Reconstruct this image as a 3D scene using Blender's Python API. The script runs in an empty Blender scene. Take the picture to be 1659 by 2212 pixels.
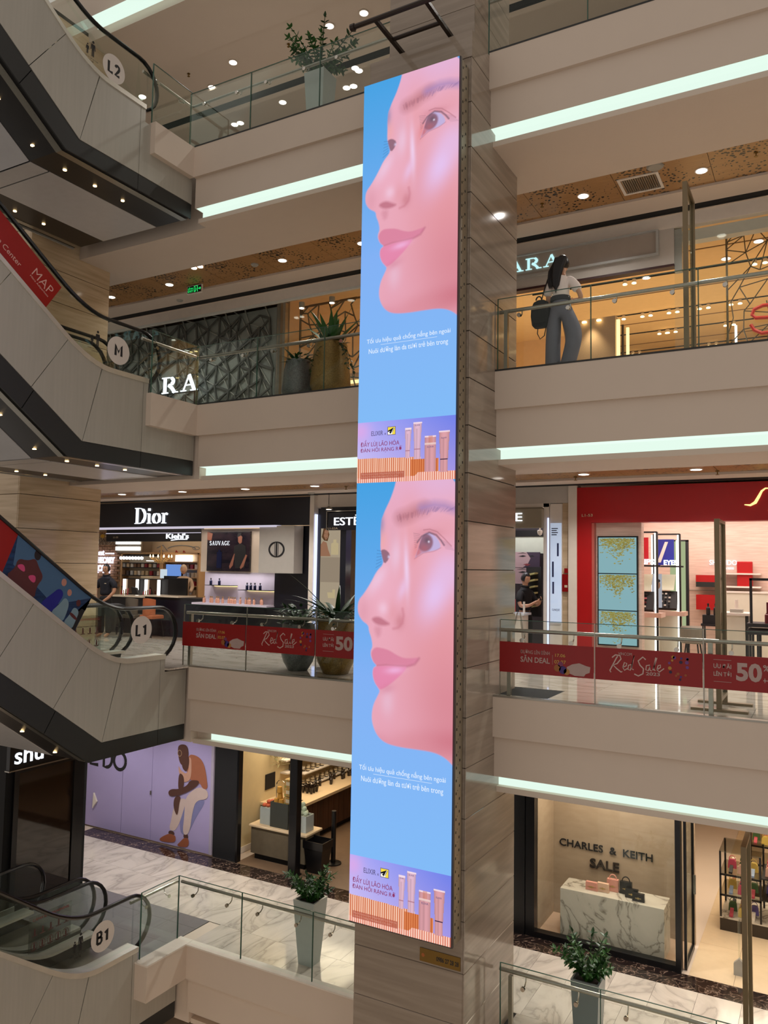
import bpy, bmesh, math, random
import numpy as np
from mathutils import Vector, Matrix
random.seed(7)
PI = math.pi
S = bpy.context.scene
COL = S.collection
# ---------------------------------------------------------------- camera
cam = bpy.data.cameras.new('camera')
cam.sensor_fit = 'VERTICAL'; cam.sensor_height = 36.0
cam.lens = 1718.085 / 2212 * 36
cam.clip_start = 0.05; cam.clip_end = 200
camo = bpy.data.objects.new('camera', cam); COL.objects.link(camo)
R_ = Vector((0.8738006, 0.48601028, 0.01632509))
D_ = Vector((-0.02009801, 0.069636, -0.99736999))
F_ = Vector((-0.48586889, 0.8711744, 0.07061582))
camo.matrix_world = Matrix(((R_.x, -D_.x, -F_.x, 0), (R_.y, -D_.y, -F_.y, 0), (R_.z, -D_.z, -F_.z, 1.65), (0, 0, 0, 1)))
S.camera = camo
# ---------------------------------------------------------------- world, exposure, large lights
W = bpy.data.worlds.new('world'); S.world = W; W.use_nodes = True
W.node_tree.nodes['Background'].inputs[0].default_value = (1.0, 0.90, 0.82, 1)
W.node_tree.nodes['Background'].inputs[1].default_value = 0.49
S.view_settings.view_transform = 'Standard'; S.view_settings.look = 'None'
S.view_settings.exposure = 0.0; S.view_settings.gamma = 1.0
S.view_settings.use_curve_mapping = False

def area(name, loc, size, power, color=(1, .85, .7), rot=(0, 0, 0)):
    l = bpy.data.lights.new(name, 'AREA'); l.shape = 'RECTANGLE'; l.size = size[0]; l.size_y = size[1]
    l.energy = power; l.color = color
    o = bpy.data.objects.new(name, l); COL.objects.link(o); o.location = loc; o.rotation_euler = rot
    return o
def spot(name, loc, power, color=(1, .86, .68), ang=2.2, blend=.8, rad=.06, rot=(0, 0, 0)):
    l = bpy.data.lights.new(name, 'SPOT'); l.energy = power; l.color = color; l.spot_size = ang; l.spot_blend = blend
    l.shadow_soft_size = rad
    o = bpy.data.objects.new(name, l); COL.objects.link(o); o.location = loc; o.rotation_euler = rot
    return o
WARM = (1, .80, .58); SOFT = (1, .96, .91); COOL = (1, .93, .9)
# shop ceiling lamps, then added fills for the lower hall and shop ceilings
area('shop_lamp_or_fill', (-12.6, 15.2, 2.75), (4.5, 2.4), 75, (1, .86, .72))
area('shop_lamp_or_fill', (-7.3, 14.9, 2.9), (3.0, 2.0), 55, (1, .9, .85))
area('shop_lamp_or_fill', (-1.7, 15.8, 2.85), (3.6, 3.2), 125, (1, .86, .8))
area('shop_lamp_or_fill', (-4.95, 13.85, 2.9), (1.0, .7), 28, (.95, .93, 1))
area('shop_lamp_or_fill', (-3.2, 13.65, -1.75), (2.0, .5), 34, (1, .86, .70))
area('shop_lamp_or_fill', (-0.9, 16.2, -1.6), (2.4, 4.5), 150, (1, .84, .64))
area('shop_lamp_or_fill', (-10.2, 15.2, -1.5), (2.0, 2.6), 85, (1, .82, .58))
for x_, y_ in ((-10, 8), (-7, 5), (-3, 6), (-7, 11)): spot('lower_hall_fill', (x_, y_, -5.7), 260, SOFT, 2.6, .6, .1)  # added unseen spots; their bounce off the floor brightens the soffits
area('shop_lamp_or_fill', (-2.0, 18.0, 5.0), (6.0, 5.0), 120, (1, .70, .38), (PI, 0, 0))  # added up-facing fill, out of sight, brightens the right shop's ceiling
area('shop_lamp_or_fill', (-7.0, 16.6, 5.0), (2.4, 3.0), 50, (1, .72, .42), (PI, 0, 0))  # same kind of added unseen fill under the left shop's ceiling

# ================================================================ helpers
MATS = {}
def nodes(m):
    m.use_nodes = True; nt = m.node_tree
    return nt, nt.nodes['Principled BSDF'], nt.nodes, nt.links
def srgb(c):
    return tuple((x / 255 / 12.92 if x / 255 <= .04045 else ((x / 255 + .055) / 1.055) ** 2.4) for x in c)
def mat(name, col, rough=.5, metal=0., emit=0., ecol=None, spec=.5, var=.06, vs=8.):
    """plain procedural material: base colour with a faint noise variation"""
    if name in MATS: return MATS[name]
    m = bpy.data.materials.new(name); nt, b, N, L = nodes(m)
    c = srgb(col)
    b.inputs['Roughness'].default_value = rough; b.inputs['Metallic'].default_value = metal
    b.inputs['Specular IOR Level'].default_value = spec
    if emit:
        b.inputs['Base Color'].default_value = (0, 0, 0, 1)
        e = srgb(ecol or col)
        b.inputs['Emission Color'].default_value = (*e, 1); b.inputs['Emission Strength'].default_value = emit
        b.inputs['Specular IOR Level'].default_value = 0.1
    else:
        tc = N.new('ShaderNodeTexCoord'); n = N.new('ShaderNodeTexNoise'); n.inputs['Scale'].default_value = vs
        n.inputs['Detail'].default_value = 2
        r = N.new('ShaderNodeMix'); r.data_type = 'RGBA'
        L.new(tc.outputs['Object'], n.inputs['Vector']); L.new(n.outputs['Fac'], r.inputs['Factor'])
        r.inputs['A'].default_value = (*[x * (1 - var) for x in c], 1)
        r.inputs['B'].default_value = (*[min(1, x * (1 + var)) for x in c], 1)
        L.new(r.outputs['Result'], b.inputs['Base Color'])
    MATS[name] = m; return m
def ramp_mat(name, stops, scale=(1, 1, 1), nscale=3., detail=4., dist=0., rough=.3, coord='Object', kind='noise', spec=.5, rand=False, bump=0., metal=0.):
    if name in MATS: return MATS[name]
    m = bpy.data.materials.new(name); nt, b, N, L = nodes(m)
    tc = N.new('ShaderNodeTexCoord'); mp = N.new('ShaderNodeMapping'); mp.inputs['Scale'].default_value = scale
    L.new(tc.outputs[coord], mp.inputs['Vector'])
    if rand:
        oi = N.new('ShaderNodeObjectInfo'); mu = N.new('ShaderNodeVectorMath'); mu.operation = 'SCALE'
        cx = N.new('ShaderNodeCombineXYZ')
        for i in range(3): L.new(oi.outputs['Random'], cx.inputs[i])
        L.new(cx.outputs[0], mu.inputs[0]); mu.inputs['Scale'].default_value = 60
        L.new(mu.outputs[0], mp.inputs['Location'])
        L.new(cx.outputs[0], mp.inputs['Rotation']) if rand == 'rot' else None
    t = N.new('ShaderNodeTexNoise'); t.inputs['Scale'].default_value = nscale; t.inputs['Detail'].default_value = detail
    t.inputs['Distortion'].default_value = dist
    L.new(mp.outputs[0], t.inputs['Vector'])
    src = t.outputs['Fac']
    if kind == 'vein':
        s1 = N.new('ShaderNodeMath'); s1.operation = 'SUBTRACT'; s1.inputs[1].default_value = .5; L.new(src, s1.inputs[0])
        s2 = N.new('ShaderNodeMath'); s2.operation = 'ABSOLUTE'; L.new(s1.outputs[0], s2.inputs[0]); src = s2.outputs[0]
    r = N.new('ShaderNodeValToRGB'); L.new(src, r.inputs['Fac'])
    el = r.color_ramp.elements
    while len(el) < len(stops): el.new(.5)
    for e, (p, c) in zip(el, stops): e.position = p; e.color = (*srgb(c), 1)
    L.new(r.outputs['Color'], b.inputs['Base Color'])
    b.inputs['Roughness'].default_value = rough; b.inputs['Specular IOR Level'].default_value = spec; b.inputs['Metallic'].default_value = metal
    if bump:
        bp = N.new('ShaderNodeBump'); bp.inputs['Strength'].default_value = bump; bp.inputs['Distance'].default_value = .01
        L.new(t.outputs['Fac'], bp.inputs['Height']); L.new(bp.outputs[0], b.inputs['Normal'])
    MATS[name] = m; return m
def glass_mat(name, tint, refl=.06, rough=.0):
    if name in MATS: return MATS[name]
    m = bpy.data.materials.new(name); m.use_nodes = True; nt = m.node_tree; N = nt.nodes; L = nt.links
    N.clear(); out = N.new('ShaderNodeOutputMaterial'); t = N.new('ShaderNodeBsdfTransparent'); t.inputs[0].default_value = (*tint, 1)
    g = N.new('ShaderNodeBsdfGlossy'); g.inputs['Roughness'].default_value = rough; g.inputs[0].default_value = (.9, 1, .95, 1)
    lw = N.new('ShaderNodeLayerWeight'); lw.inputs['Blend'].default_value = .25
    mm = N.new('ShaderNodeMath'); mm.operation = 'MULTIPLY_ADD'; mm.inputs[1].default_value = .16; mm.inputs[2].default_value = refl
    L.new(lw.outputs['Fresnel'], mm.inputs[0])
    x = N.new('ShaderNodeMixShader'); L.new(mm.outputs[0], x.inputs[0]); L.new(t.outputs[0], x.inputs[1]); L.new(g.outputs[0], x.inputs[2])
    L.new(x.outputs[0], out.inputs[0]); MATS[name] = m; return m
def vcol_mat(name, emit=1., base=False, rough=.4):
    if name in MATS: return MATS[name]
    m = bpy.data.materials.new(name); nt, b, N, L = nodes(m)
    a = N.new('ShaderNodeAttribute'); a.attribute_name = 'Col'
    if base:
        L.new(a.outputs['Color'], b.inputs['Base Color'])
    else:
        b.inputs['Base Color'].default_value = (.01, .01, .01, 1); b.inputs['Specular IOR Level'].default_value = .2
        L.new(a.outputs['Color'], b.inputs['Emission Color']); b.inputs['Emission Strength'].default_value = emit
    b.inputs['Roughness'].default_value = rough
    MATS[name] = m; return m

class MB:
    """collects geometry in world coordinates; build() links it as ONE mesh object"""
    def __init__(s): s.v = []; s.f = []; s.sm = False
    def add(s, v, f):
        n = len(s.v); s.v += [tuple(p) for p in v]; s.f += [tuple(n + i for i in q) for q in f]; return s
    def box(s, x0, x1, y0, y1, z0, z1):
        return s.add([(x0, y0, z0), (x1, y0, z0), (x1, y1, z0), (x0, y1, z0), (x0, y0, z1), (x1, y0, z1), (x1, y1, z1), (x0, y1, z1)],
                     [(0, 3, 2, 1), (4, 5, 6, 7), (0, 1, 5, 4), (1, 2, 6, 5), (2, 3, 7, 6), (3, 0, 4, 7)])
    def cbox(s, x0, x1, y0, y1, z0, z1, c=.01):
        """box with chamfered vertical and top edges"""
        def ring(a, z): return [(x0 + a, y0, z), (x1 - a, y0, z), (x1, y0 + a, z), (x1, y1 - a, z), (x1 - a, y1, z), (x0 + a, y1, z), (x0, y1 - a, z), (x0, y0 + a, z)]
        r1 = ring(c, z0); r2 = ring(c, z1 - c)
        cx, cy = (x0 + x1) / 2, (y0 + y1) / 2
        kx = 1 - 2 * c / max(x1 - x0, 1e-6); ky = 1 - 2 * c / max(y1 - y0, 1e-6)
        r3 = [(cx + (x - cx) * kx, cy + (y - cy) * ky, z1) for x, y, z in r2]
        f = [tuple(range(7, -1, -1)), tuple(range(16, 24))]
        for k in (0, 8):
            for i in range(8): j = (i + 1) % 8; f.append((k + i, k + j, k + 8 + j, k + 8 + i))
        return s.add(r1 + r2 + r3, f)
    def prism(s, poly, axis, a, b):
        """poly: 2D points; axis X -> (y,z), Y -> (x,z), Z -> (x,y)"""
        n = len(poly)
        def P(p, t): return {'X': (t, p[0], p[1]), 'Y': (p[0], t, p[1]), 'Z': (p[0], p[1], t)}[axis]
        v = [P(p, a) for p in poly] + [P(p, b) for p in poly]
        f = [tuple(range(n)), tuple(range(2 * n - 1, n - 1, -1))] + [(i, i + n, (i + 1) % n + n, (i + 1) % n) for i in range(n)]
        return s.add(v, f)
    def tube(s, pts, r, n=8, cap=True, ry=None):
        pts = [Vector(p) for p in pts]; m = len(pts); base = len(s.v)
        rs = r if isinstance(r, (list, tuple)) else [r] * m
        up = Vector((0, 0, 1)); prev = None
        for i, p in enumerate(pts):
            d = (pts[min(i + 1, m - 1)] - pts[max(i - 1, 0)])
            if d.length < 1e-9: d = Vector((0, 0, 1))
            d.normalize()
            if prev is None:
                u = d.cross(up if abs(d.z) < .9 else Vector((1, 0, 0))).normalized()
            else:
                u = (prev - d * prev.dot(d)); u = u.normalized() if u.length > 1e-6 else d.cross(up).normalized()
            prev = u; w = d.cross(u)
            for k in range(n):
                a = 2 * PI * k / n
                s.v.append(tuple(p + u * math.cos(a) * rs[i] + w * math.sin(a) * (rs[i] if ry is None else ry)))
        for i in range(m - 1):
            for k in range(n):
                a = base + i * n + k; b = base + i * n + (k + 1) % n
                s.f.append((a, b, b + n, a + n))
        if cap:
            s.f.append(tuple(base + k for k in range(n))[::-1]); s.f.append(tuple(base + (m - 1) * n + k for k in range(n)))
        return s
    def lathe(s, prof, c, n=24, sx=1, sy=1):
        base = len(s.v)
        for r, z in prof:
            for k in range(n):
                a = 2 * PI * k / n; s.v.append((c[0] + r * sx * math.cos(a), c[1] + r * sy * math.sin(a), c[2] + z))
        for i in range(len(prof) - 1):
            for k in range(n):
                a = base + i * n + k; b = base + i * n + (k + 1) % n
                s.f.append((a, b, b + n, a + n))
        s.f.append(tuple(base + k for k in range(n))[::-1]); s.f.append(tuple(base + (len(prof) - 1) * n + k for k in range(n)))
        return s
    def disc(s, c, r, axis='Z', t=.01, n=20, rz=None):
        c = Vector(c); rz = rz or r
        def P(a): 
            x, y = r * math.cos(a), rz * math.sin(a)
            return {'X': Vector((0, x, y)), 'Y': Vector((x, 0, y)), 'Z': Vector((x, y, 0))}[axis]
        d = {'X': Vector((t, 0, 0)), 'Y': Vector((0, t, 0)), 'Z': Vector((0, 0, t))}[axis]
        v = [c + P(2 * PI * k / n) for k in range(n)] + [c + d + P(2 * PI * k / n) for k in range(n)]
        return s.add(v, [tuple(range(n)), tuple(range(2 * n - 1, n - 1, -1))] + [(i, i + n, (i + 1) % n + n, (i + 1) % n) for i in range(n)])
    def leaf(s, p, d, l, w, n=5, droop=0., up=Vector((0, 0, 1)), fold=.15):
        """curved lens-shaped leaf"""
        p = Vector(p); d = Vector(d).normalized(); side = d.cross(up)
        side = side.normalized() if side.length > 1e-4 else Vector((1, 0, 0))
        base = len(s.v); q = p.copy(); dd = d.copy()
        for i in range(n + 1):
            t = i / n; ww = w * math.sin(PI * (.06 + .94 * t) ** .8) * .5 if i < n else 0.0005
            nn = dd.cross(side)
            s.v += [tuple(q - side * ww), tuple(q + nn * ww * fold * 2), tuple(q + side * ww)]
            dd = (dd + Vector((0, 0, -droop / n))).normalized(); q = q + dd * (l / n)
        for i in range(n):
            a = base + 3 * i; s.f += [(a, a + 1, a + 4, a + 3), (a + 1, a + 2, a + 5, a + 4)]
        return s
    def build(s, name, m, parent=None, loc=None, smooth=None, **props):
        o = Vector(parent['_w']) if parent is not None else Vector(loc or (0, 0, 0))
        me = bpy.data.meshes.new(name)
        me.from_pydata([(x - o.x, y - o.y, z - o.z) for x, y, z in s.v], [], s.f); me.update()
        bm = bmesh.new(); bm.from_mesh(me); bmesh.ops.recalc_face_normals(bm, faces=bm.faces); bm.to_mesh(me); bm.free()
        if m: me.materials.append(m)
        if smooth or s.sm:
            for p in me.polygons: p.use_smooth = True
            try: me.set_sharp_from_angle(angle=.7)
            except Exception: pass
        ob = bpy.data.objects.new(name, me); COL.objects.link(ob)
        if parent is not None: ob.parent = parent; ob['_w'] = tuple(o)
        else: ob.location = o; ob['_w'] = tuple(o)
        for k, v in props.items(): ob[k] = v
        return ob
def B(*a): return MB().box(*a)
def thing(name, label, cat, loc=(0, 0, 0), group=None):
    o = bpy.data.objects.new(name, None); COL.objects.link(o); o.location = loc; o['_w'] = tuple(loc)
    o.empty_display_size = .1
    o['label'] = label; o['category'] = cat
    if group: o['group'] = group
    return o
def tag(o, label, cat, group=None):
    o['label'] = label; o['category'] = cat
    if group: o['group'] = group
    return o
def struct(name, mb, m, **k): return mb.build(name, m, kind='structure', **k)
def dup(root, delta, label=None, group=None):
    r = root.copy(); COL.objects.link(r); d = Vector(delta); r.location = root.location + d
    r['_w'] = tuple(Vector(root['_w']) + d)
    if label: r['label'] = label
    if group: r['group'] = group
    for ch in list(root.children):
        c = ch.copy(); COL.objects.link(c); c.parent = r
        for g in ch.children:
            e = g.copy(); COL.objects.link(e); e.parent = c
    return r
def piece(src, delta, parent=None):
    """another piece sharing mesh data with src"""
    c = src.copy(); COL.objects.link(c); c.location = src.location + Vector(delta)
    if parent is not None: c.parent = parent
    return c

# ---- lettering: text curve turned into a mesh and fitted to a box on a wall plane
def place2d(v2, face, a0, a1, b0, b1, plane, t, skew=None):
    """v2 array (n,3) -> fits to a0..a1 (x or y) and b0..b1 (z). face 'F' looks to -Y, 'S' looks to +X"""
    xs = v2[:, 0]; ys = v2[:, 1]; w = max(xs.max() - xs.min(), 1e-6); h = max(ys.max() - ys.min(), 1e-6)
    u = a0 + (xs - xs.min()) / w * (a1 - a0); q = b0 + (ys - ys.min()) / h * (b1 - b0)
    zz = v2[:, 2]; zz = (zz - zz.min()) / max(zz.max() - zz.min(), 1e-6) * t if zz.max() - zz.min() > 1e-6 else zz * 0 + t
    if face == 'F': return np.stack([u, plane - zz, q], 1)
    return np.stack([plane + zz, u, q], 1)
TXT = {}
def txt(s, face, a0, a1, b0, b1, plane, m, parent=None, t=.004, name='lettering', bold=0., affine=None, mirror=False, props=None):
    key = (s, bold)
    if key not in TXT:
        cu = bpy.data.curves.new('t', 'FONT'); cu.body = s; cu.size = 1; cu.extrude = .02; cu.offset = bold; cu.resolution_u = 3
        o = bpy.data.objects.new('t', cu); COL.objects.link(o)
        bpy.context.view_layer.update()
        me = bpy.data.meshes.new_from_object(o.evaluated_get(bpy.context.evaluated_depsgraph_get()))
        v = np.zeros(len(me.vertices) * 3); me.vertices.foreach_get('co', v)
        TXT[key] = (v.reshape(-1, 3), [tuple(p.vertices) for p in me.polygons])
        bpy.data.objects.remove(o); bpy.data.curves.remove(cu); bpy.data.meshes.remove(me)
    v, f = TXT[key]; v = v.copy()
    if mirror: v[:, 0] *= -1
    if affine is not None:   # origin, direction (per unit width), height dir given in plane coords
        (ox, oy), (dx, dy), (hx, hy) = affine
        xs = (v[:, 0] - v[:, 0].min()) / (v[:, 0].max() - v[:, 0].min()); ys = (v[:, 1] - v[:, 1].min()) / (v[:, 1].max() - v[:, 1].min())
        a = ox + xs * dx + ys * hx; b = oy + xs * dy + ys * hy; zz = (v[:, 2] - v[:, 2].min()) / max(1e-6, v[:, 2].max() - v[:, 2].min()) * t
        w = np.stack([a, plane - zz, b], 1) if face == 'F' else np.stack([plane + zz, a, b], 1)
    else: w = place2d(v, face, a0, a1, b0, b1, plane, t)
    mb = MB(); mb.add(w.tolist(), f)
    return mb.build(name, m, parent, **(props or {}))
def ribbon(pts, w, closed=False):
    """flat 2D polyline -> quads; w number or list"""
    P = [Vector(p).to_2d() if len(p) > 2 else Vector(p) for p in pts]; n = len(P); out = []
    for i in range(n):
        d = P[min(i + 1, n - 1)] - P[max(i - 1, 0)]
        d = d.normalized() if d.length > 1e-9 else Vector((1, 0)); nn = Vector((-d.y, d.x))
        ww = (w[i] if isinstance(w, (list, tuple)) else w) / 2
        out.append((P[i] - nn * ww, P[i] + nn * ww))
    return out
def strokes(lines, face, plane, m, parent=None, t=.004, name='lettering', **k):
    """lines: list of (points, width) in plane coordinates, made into thin slabs"""
    mb = MB()
    for pts, w in lines:
        r = ribbon(pts, w); n = len(r)
        def P(p, d): return (p.x, plane - d, p.y) if face == 'F' else (plane + d, p.x, p.y)
        v = []; 
        for a, b in r: v += [P(a, 0), P(b, 0), P(a, t), P(b, t)]
        f = [(2, 3, 1, 0), (4 * n - 4, 4 * n - 3, 4 * n - 1, 4 * n - 2)]
        for i in range(n - 1):
            a = 4 * i; f += [(a, a + 4, a + 6, a + 2), (a + 1, a + 3, a + 7, a + 5), (a + 2, a + 6, a + 7, a + 3), (a, a + 1, a + 5, a + 4)]
        mb.add(v, f)
    return mb.build(name, m, parent, **k)
def arc(cx, cy, rx, ry, a0, a1, n=12):
    return [(cx + rx * math.cos(math.radians(a0 + (a1 - a0) * i / n)), cy + ry * math.sin(math.radians(a0 + (a1 - a0) * i / n))) for i in range(n + 1)]
def serif(word, face, x0, x1, z0, z1, plane, m, parent, t=.03, gap=.25, bold=1., **k):
    """hand drawn serif capitals"""
    TH, TN = .17 * bold, .05 * bold
    G = {
     'Z': (.85, [([(.05, .97), (.8, .97)], TN), ([(.05, .97), (.05, .75)], TN), ([(.75, .97), (.1, .03)], TH), ([(.05, .03), (.82, .03)], TN), ([(.82, .03), (.82, .28)], TN)]),
     'A': (1.0, [([(.5, 1), (.18, .02)], TN), ([(.5, 1), (.82, .02)], TH), ([(.29, .36), (.72, .36)], TN), ([(.02, .02), (.34, .02)], TN), ([(.6, .02), (1.0, .02)], TN)]),
     'R': (.95, [([(.2, .02), (.2, .98)], TH), ([(.02, .02), (.4, .02)], TN), ([(.02, .98), (.4, .98)], TN), (arc(.4, .74, .3, .24, 90, -90), [TN] * 3 + [TH] * 7 + [TN] * 3), ([(.42, .5), (.62, .3), (.78, .02)], TH), ([(.66, .02), (.98, .02)], TN)]),
     'D': (1.0, [([(.2, .02), (.2, .98)], TH), ([(.02, .02), (.4, .02)], TN), ([(.02, .98), (.4, .98)], TN), (arc(.4, .5, .5, .48, 90, -90, 14), [TN] * 3 + [TH] * 9 + [TN] * 3)]),
     'i': (.42, [([(.2, .02), (.2, .62)], TH * .9), ([(.03, .02), (.38, .02)], TN), ([(.03, .62), (.22, .62)], TN), ([(.2, .8), (.2, .96)], TH)]),
     'o': (.72, [(arc(.36, .32, .28, .3, 90, 450, 20), [TN, TN, TH, TH, TH, TH, TH, TH, TH, TN, TN, TN, TN, TH, TH, TH, TH, TH, TH, TN, TN])]),
     'r': (.55, [([(.2, .02), (.2, .62)], TH * .9), ([(.03, .02), (.4, .02)], TN), ([(.03, .62), (.22, .62)], TN), ([(.2, .4), (.3, .58), (.42, .62), (.5, .55)], [TN, TN, TH * .6, TH * .7])]),
     'S': (.7, [(arc(.36, .75, .25, .22, 20, 200, 8) + arc(.36, .26, .27, .24, 70, -160, 10), TH * .8)]),
     'U': (.95, [([(.2, .98), (.2, .3)] + arc(.48, .3, .28, .27, 180, 360, 8) + [(.76, .98)], TH * .75), ([(.04, .98), (.36, .98)], TN), ([(.62, .98), (.9, .98)], TN)]),
     'V': (.95, [([(.15, .98), (.5, 0)], TH), ([(.5, 0), (.82, .98)], TN), ([(0, .98), (.32, .98)], TN), ([(.68, .98), (.96, .98)], TN)]),
     'G': (.95, [(arc(.5, .5, .4, .47, 40, 320, 16), TH * .8), ([(.8, .1), (.8, .42)], TH * .8), ([(.6, .42), (.95, .42)], TN)]),
     'E': (.8, [([(.2, .02), (.2, .98)], TH), ([(.02, .02), (.75, .02)], TN), ([(.02, .98), (.72, .98)], TN), ([(.2, .5), (.55, .5)], TN), ([(.75, .02), (.75, .25)], TN), ([(.72, .98), (.72, .75)], TN)]),
    }
    tot = sum(G[c][0] for c in word) + gap * (len(word) - 1); sc = (x1 - x0) / tot; h = z1 - z0
    L = []; x = 0
    for c in word:
        w, st = G[c]
        for pts, ww in st:
            q = min(sc, h)
            L.append(([(x0 + (x + px_) * sc, z0 + py_ * h) for px_, py_ in pts], [a * q for a in ww] if isinstance(ww, list) else ww * q))
        x += w + gap
    return strokes(L, face, plane, m, parent, t, **k)
def smooth2(P, n=2):
    P = [Vector(p) for p in P]
    for _ in range(n):
        Q = []
        for a, c in zip(P, P[1:] + P[:1]): Q += [a * .75 + c * .25, a * .25 + c * .75]
        P = Q
    return [(p.x, p.y) for p in P]
def quadpoly(face, pts, plane, t=.003):
    if face == 'F': return MB().prism(pts, 'Y', plane - t, plane)
    return MB().prism(pts, 'X', plane, plane + t)

# ================================================================ materials
M_paint = mat('cream_paint', (212, 196, 180), .75, var=.02, vs=3)
M_soffit = mat('soffit_paint', (226, 214, 200), .8, var=.02, vs=2)
M_white = mat('white_paint', (228, 218, 206), .6)
M_cream = mat('bulkhead_paint', (232, 220, 206), .7)
M_black = mat('black_lacquer', (16, 15, 17), .3)
M_navy = mat('black_navy_panel', (17, 18, 30), .3)
M_dark = mat('dark_gap', (10, 9, 9), .8)
M_steel = mat('brushed_steel', (170, 165, 155), .28, .95, var=.1, vs=30)
M_deck = mat('bright_steel_deck', (226, 222, 210), .36, .75, var=.12, vs=6)
M_chrome = mat('polished_steel', (205, 200, 190), .12, 1.)
M_rubber = mat('handrail_rubber', (14, 12, 13), .25, spec=.6)
M_cove = mat('cove_diffuser', (224, 246, 232), emit=1.05)
M_coveblock = mat('cove_white', (235, 235, 225), .7)
M_lamp = mat('lamp_disc', (255, 244, 230), emit=6)
M_lampwarm = mat('lamp_warm', (255, 214, 150), emit=8)
M_tube = mat('tube_white', (255, 252, 245), emit=2.6)
M_cool = mat('letter_white', (240, 246, 255), emit=1.6)
M_cyan = mat('letter_cyan', (190, 238, 240), emit=1.1)
M_glass = glass_mat('balustrade_glass', (.96, .985, .97), .010)
M_shopglass = glass_mat('shop_glass', (.96, .97, .96), .03)
M_edge = mat('glass_edge', (58, 92, 78), .2)
M_red = mat('banner_red', (140, 8, 10), .35)
M_grey = mat('grey_box', (160, 156, 146), .5)
M_ink = mat('black_ink', (22, 20, 22), .6)
M_offwhite = mat('off_white_print', (215, 205, 195), .6)
M_leaf = mat('leaf_green', (40, 88, 26), .45, var=.35, vs=20)
M_leafd = mat('leaf_dark', (24, 60, 20), .4, var=.3, vs=20)
M_stem = mat('stem_green', (48, 70, 34), .6)
M_soil = mat('soil', (40, 30, 24), .9)
M_gold = ramp_mat('gold_pot_paint', [(0.3, (112, 88, 40)), (.7, (150, 122, 62))], nscale=60, rough=.38, metal=.35, bump=.2)
M_silver = ramp_mat('silver_pot_paint', [(0.3, (84, 88, 86)), (.7, (118, 122, 120))], nscale=60, rough=.38, metal=.35, bump=.2)
M_stone = ramp_mat('grey_wood_vein_marble', [(.25, (138, 124, 110)), (.5, (150, 136, 121)), (.75, (164, 150, 135))], scale=(.35, .35, 5), nscale=2.2, detail=6, dist=.3, rough=.10, rand=True, spec=.6)
M_stonew = ramp_mat('beige_wood_vein_marble', [(.25, (186, 162, 130)), (.5, (204, 180, 148)), (.75, (220, 198, 166))], scale=(.35, .35, 5), nscale=2.6, detail=6, dist=.6, rough=.10, rand=True, spec=.6)
M_marble = ramp_mat('white_vein_marble', [(0, (176, 166, 156)), (.02, (198, 188, 176)), (.10, (214, 204, 192)), (.3, (222, 212, 200))], scale=(1, .5, 1), nscale=1.1, detail=6, dist=1.6, rough=.10, kind='vein', rand='rot', spec=.5)
M_marble2 = ramp_mat('beige_polished_marble', [(0, (180, 168, 154)), (.05, (206, 196, 184)), (.4, (222, 212, 200))], scale=(.6, 3, 1), nscale=1.2, detail=5, dist=1.0, rough=.06, kind='vein', rand=True, spec=.7)
M_emper = ramp_mat('dark_brown_marble', [(0, (150, 130, 115)), (.012, (74, 58, 50)), (.05, (38, 28, 26)), (.4, (26, 20, 20))], nscale=3.2, detail=7, dist=2.2, rough=.08, kind='vein', spec=.6)
M_calacatta = ramp_mat('grey_vein_marble', [(0, (120, 112, 98)), (.008, (160, 152, 138)), (.03, (194, 186, 170)), (.3, (206, 198, 182))], nscale=1.3, detail=5, dist=1.6, rough=.25, kind='vein')
M_panel = ramp_mat('grey_cladding', [(.3, (172, 168, 157)), (.7, (178, 174, 163))], scale=(1, 14, .6), nscale=1.5, detail=4, rough=.42, metal=.15)
M_under = mat('grey_underside_panel', (204, 200, 198), .3, .05)
M_band = mat('charcoal_band', (38, 39, 38), .45)
M_underb = mat('black_underside_strip', (24, 17, 13), .35)
M_gold_mesh = mat('bronze_mesh', (110, 92, 66), .35, .6)
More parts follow.
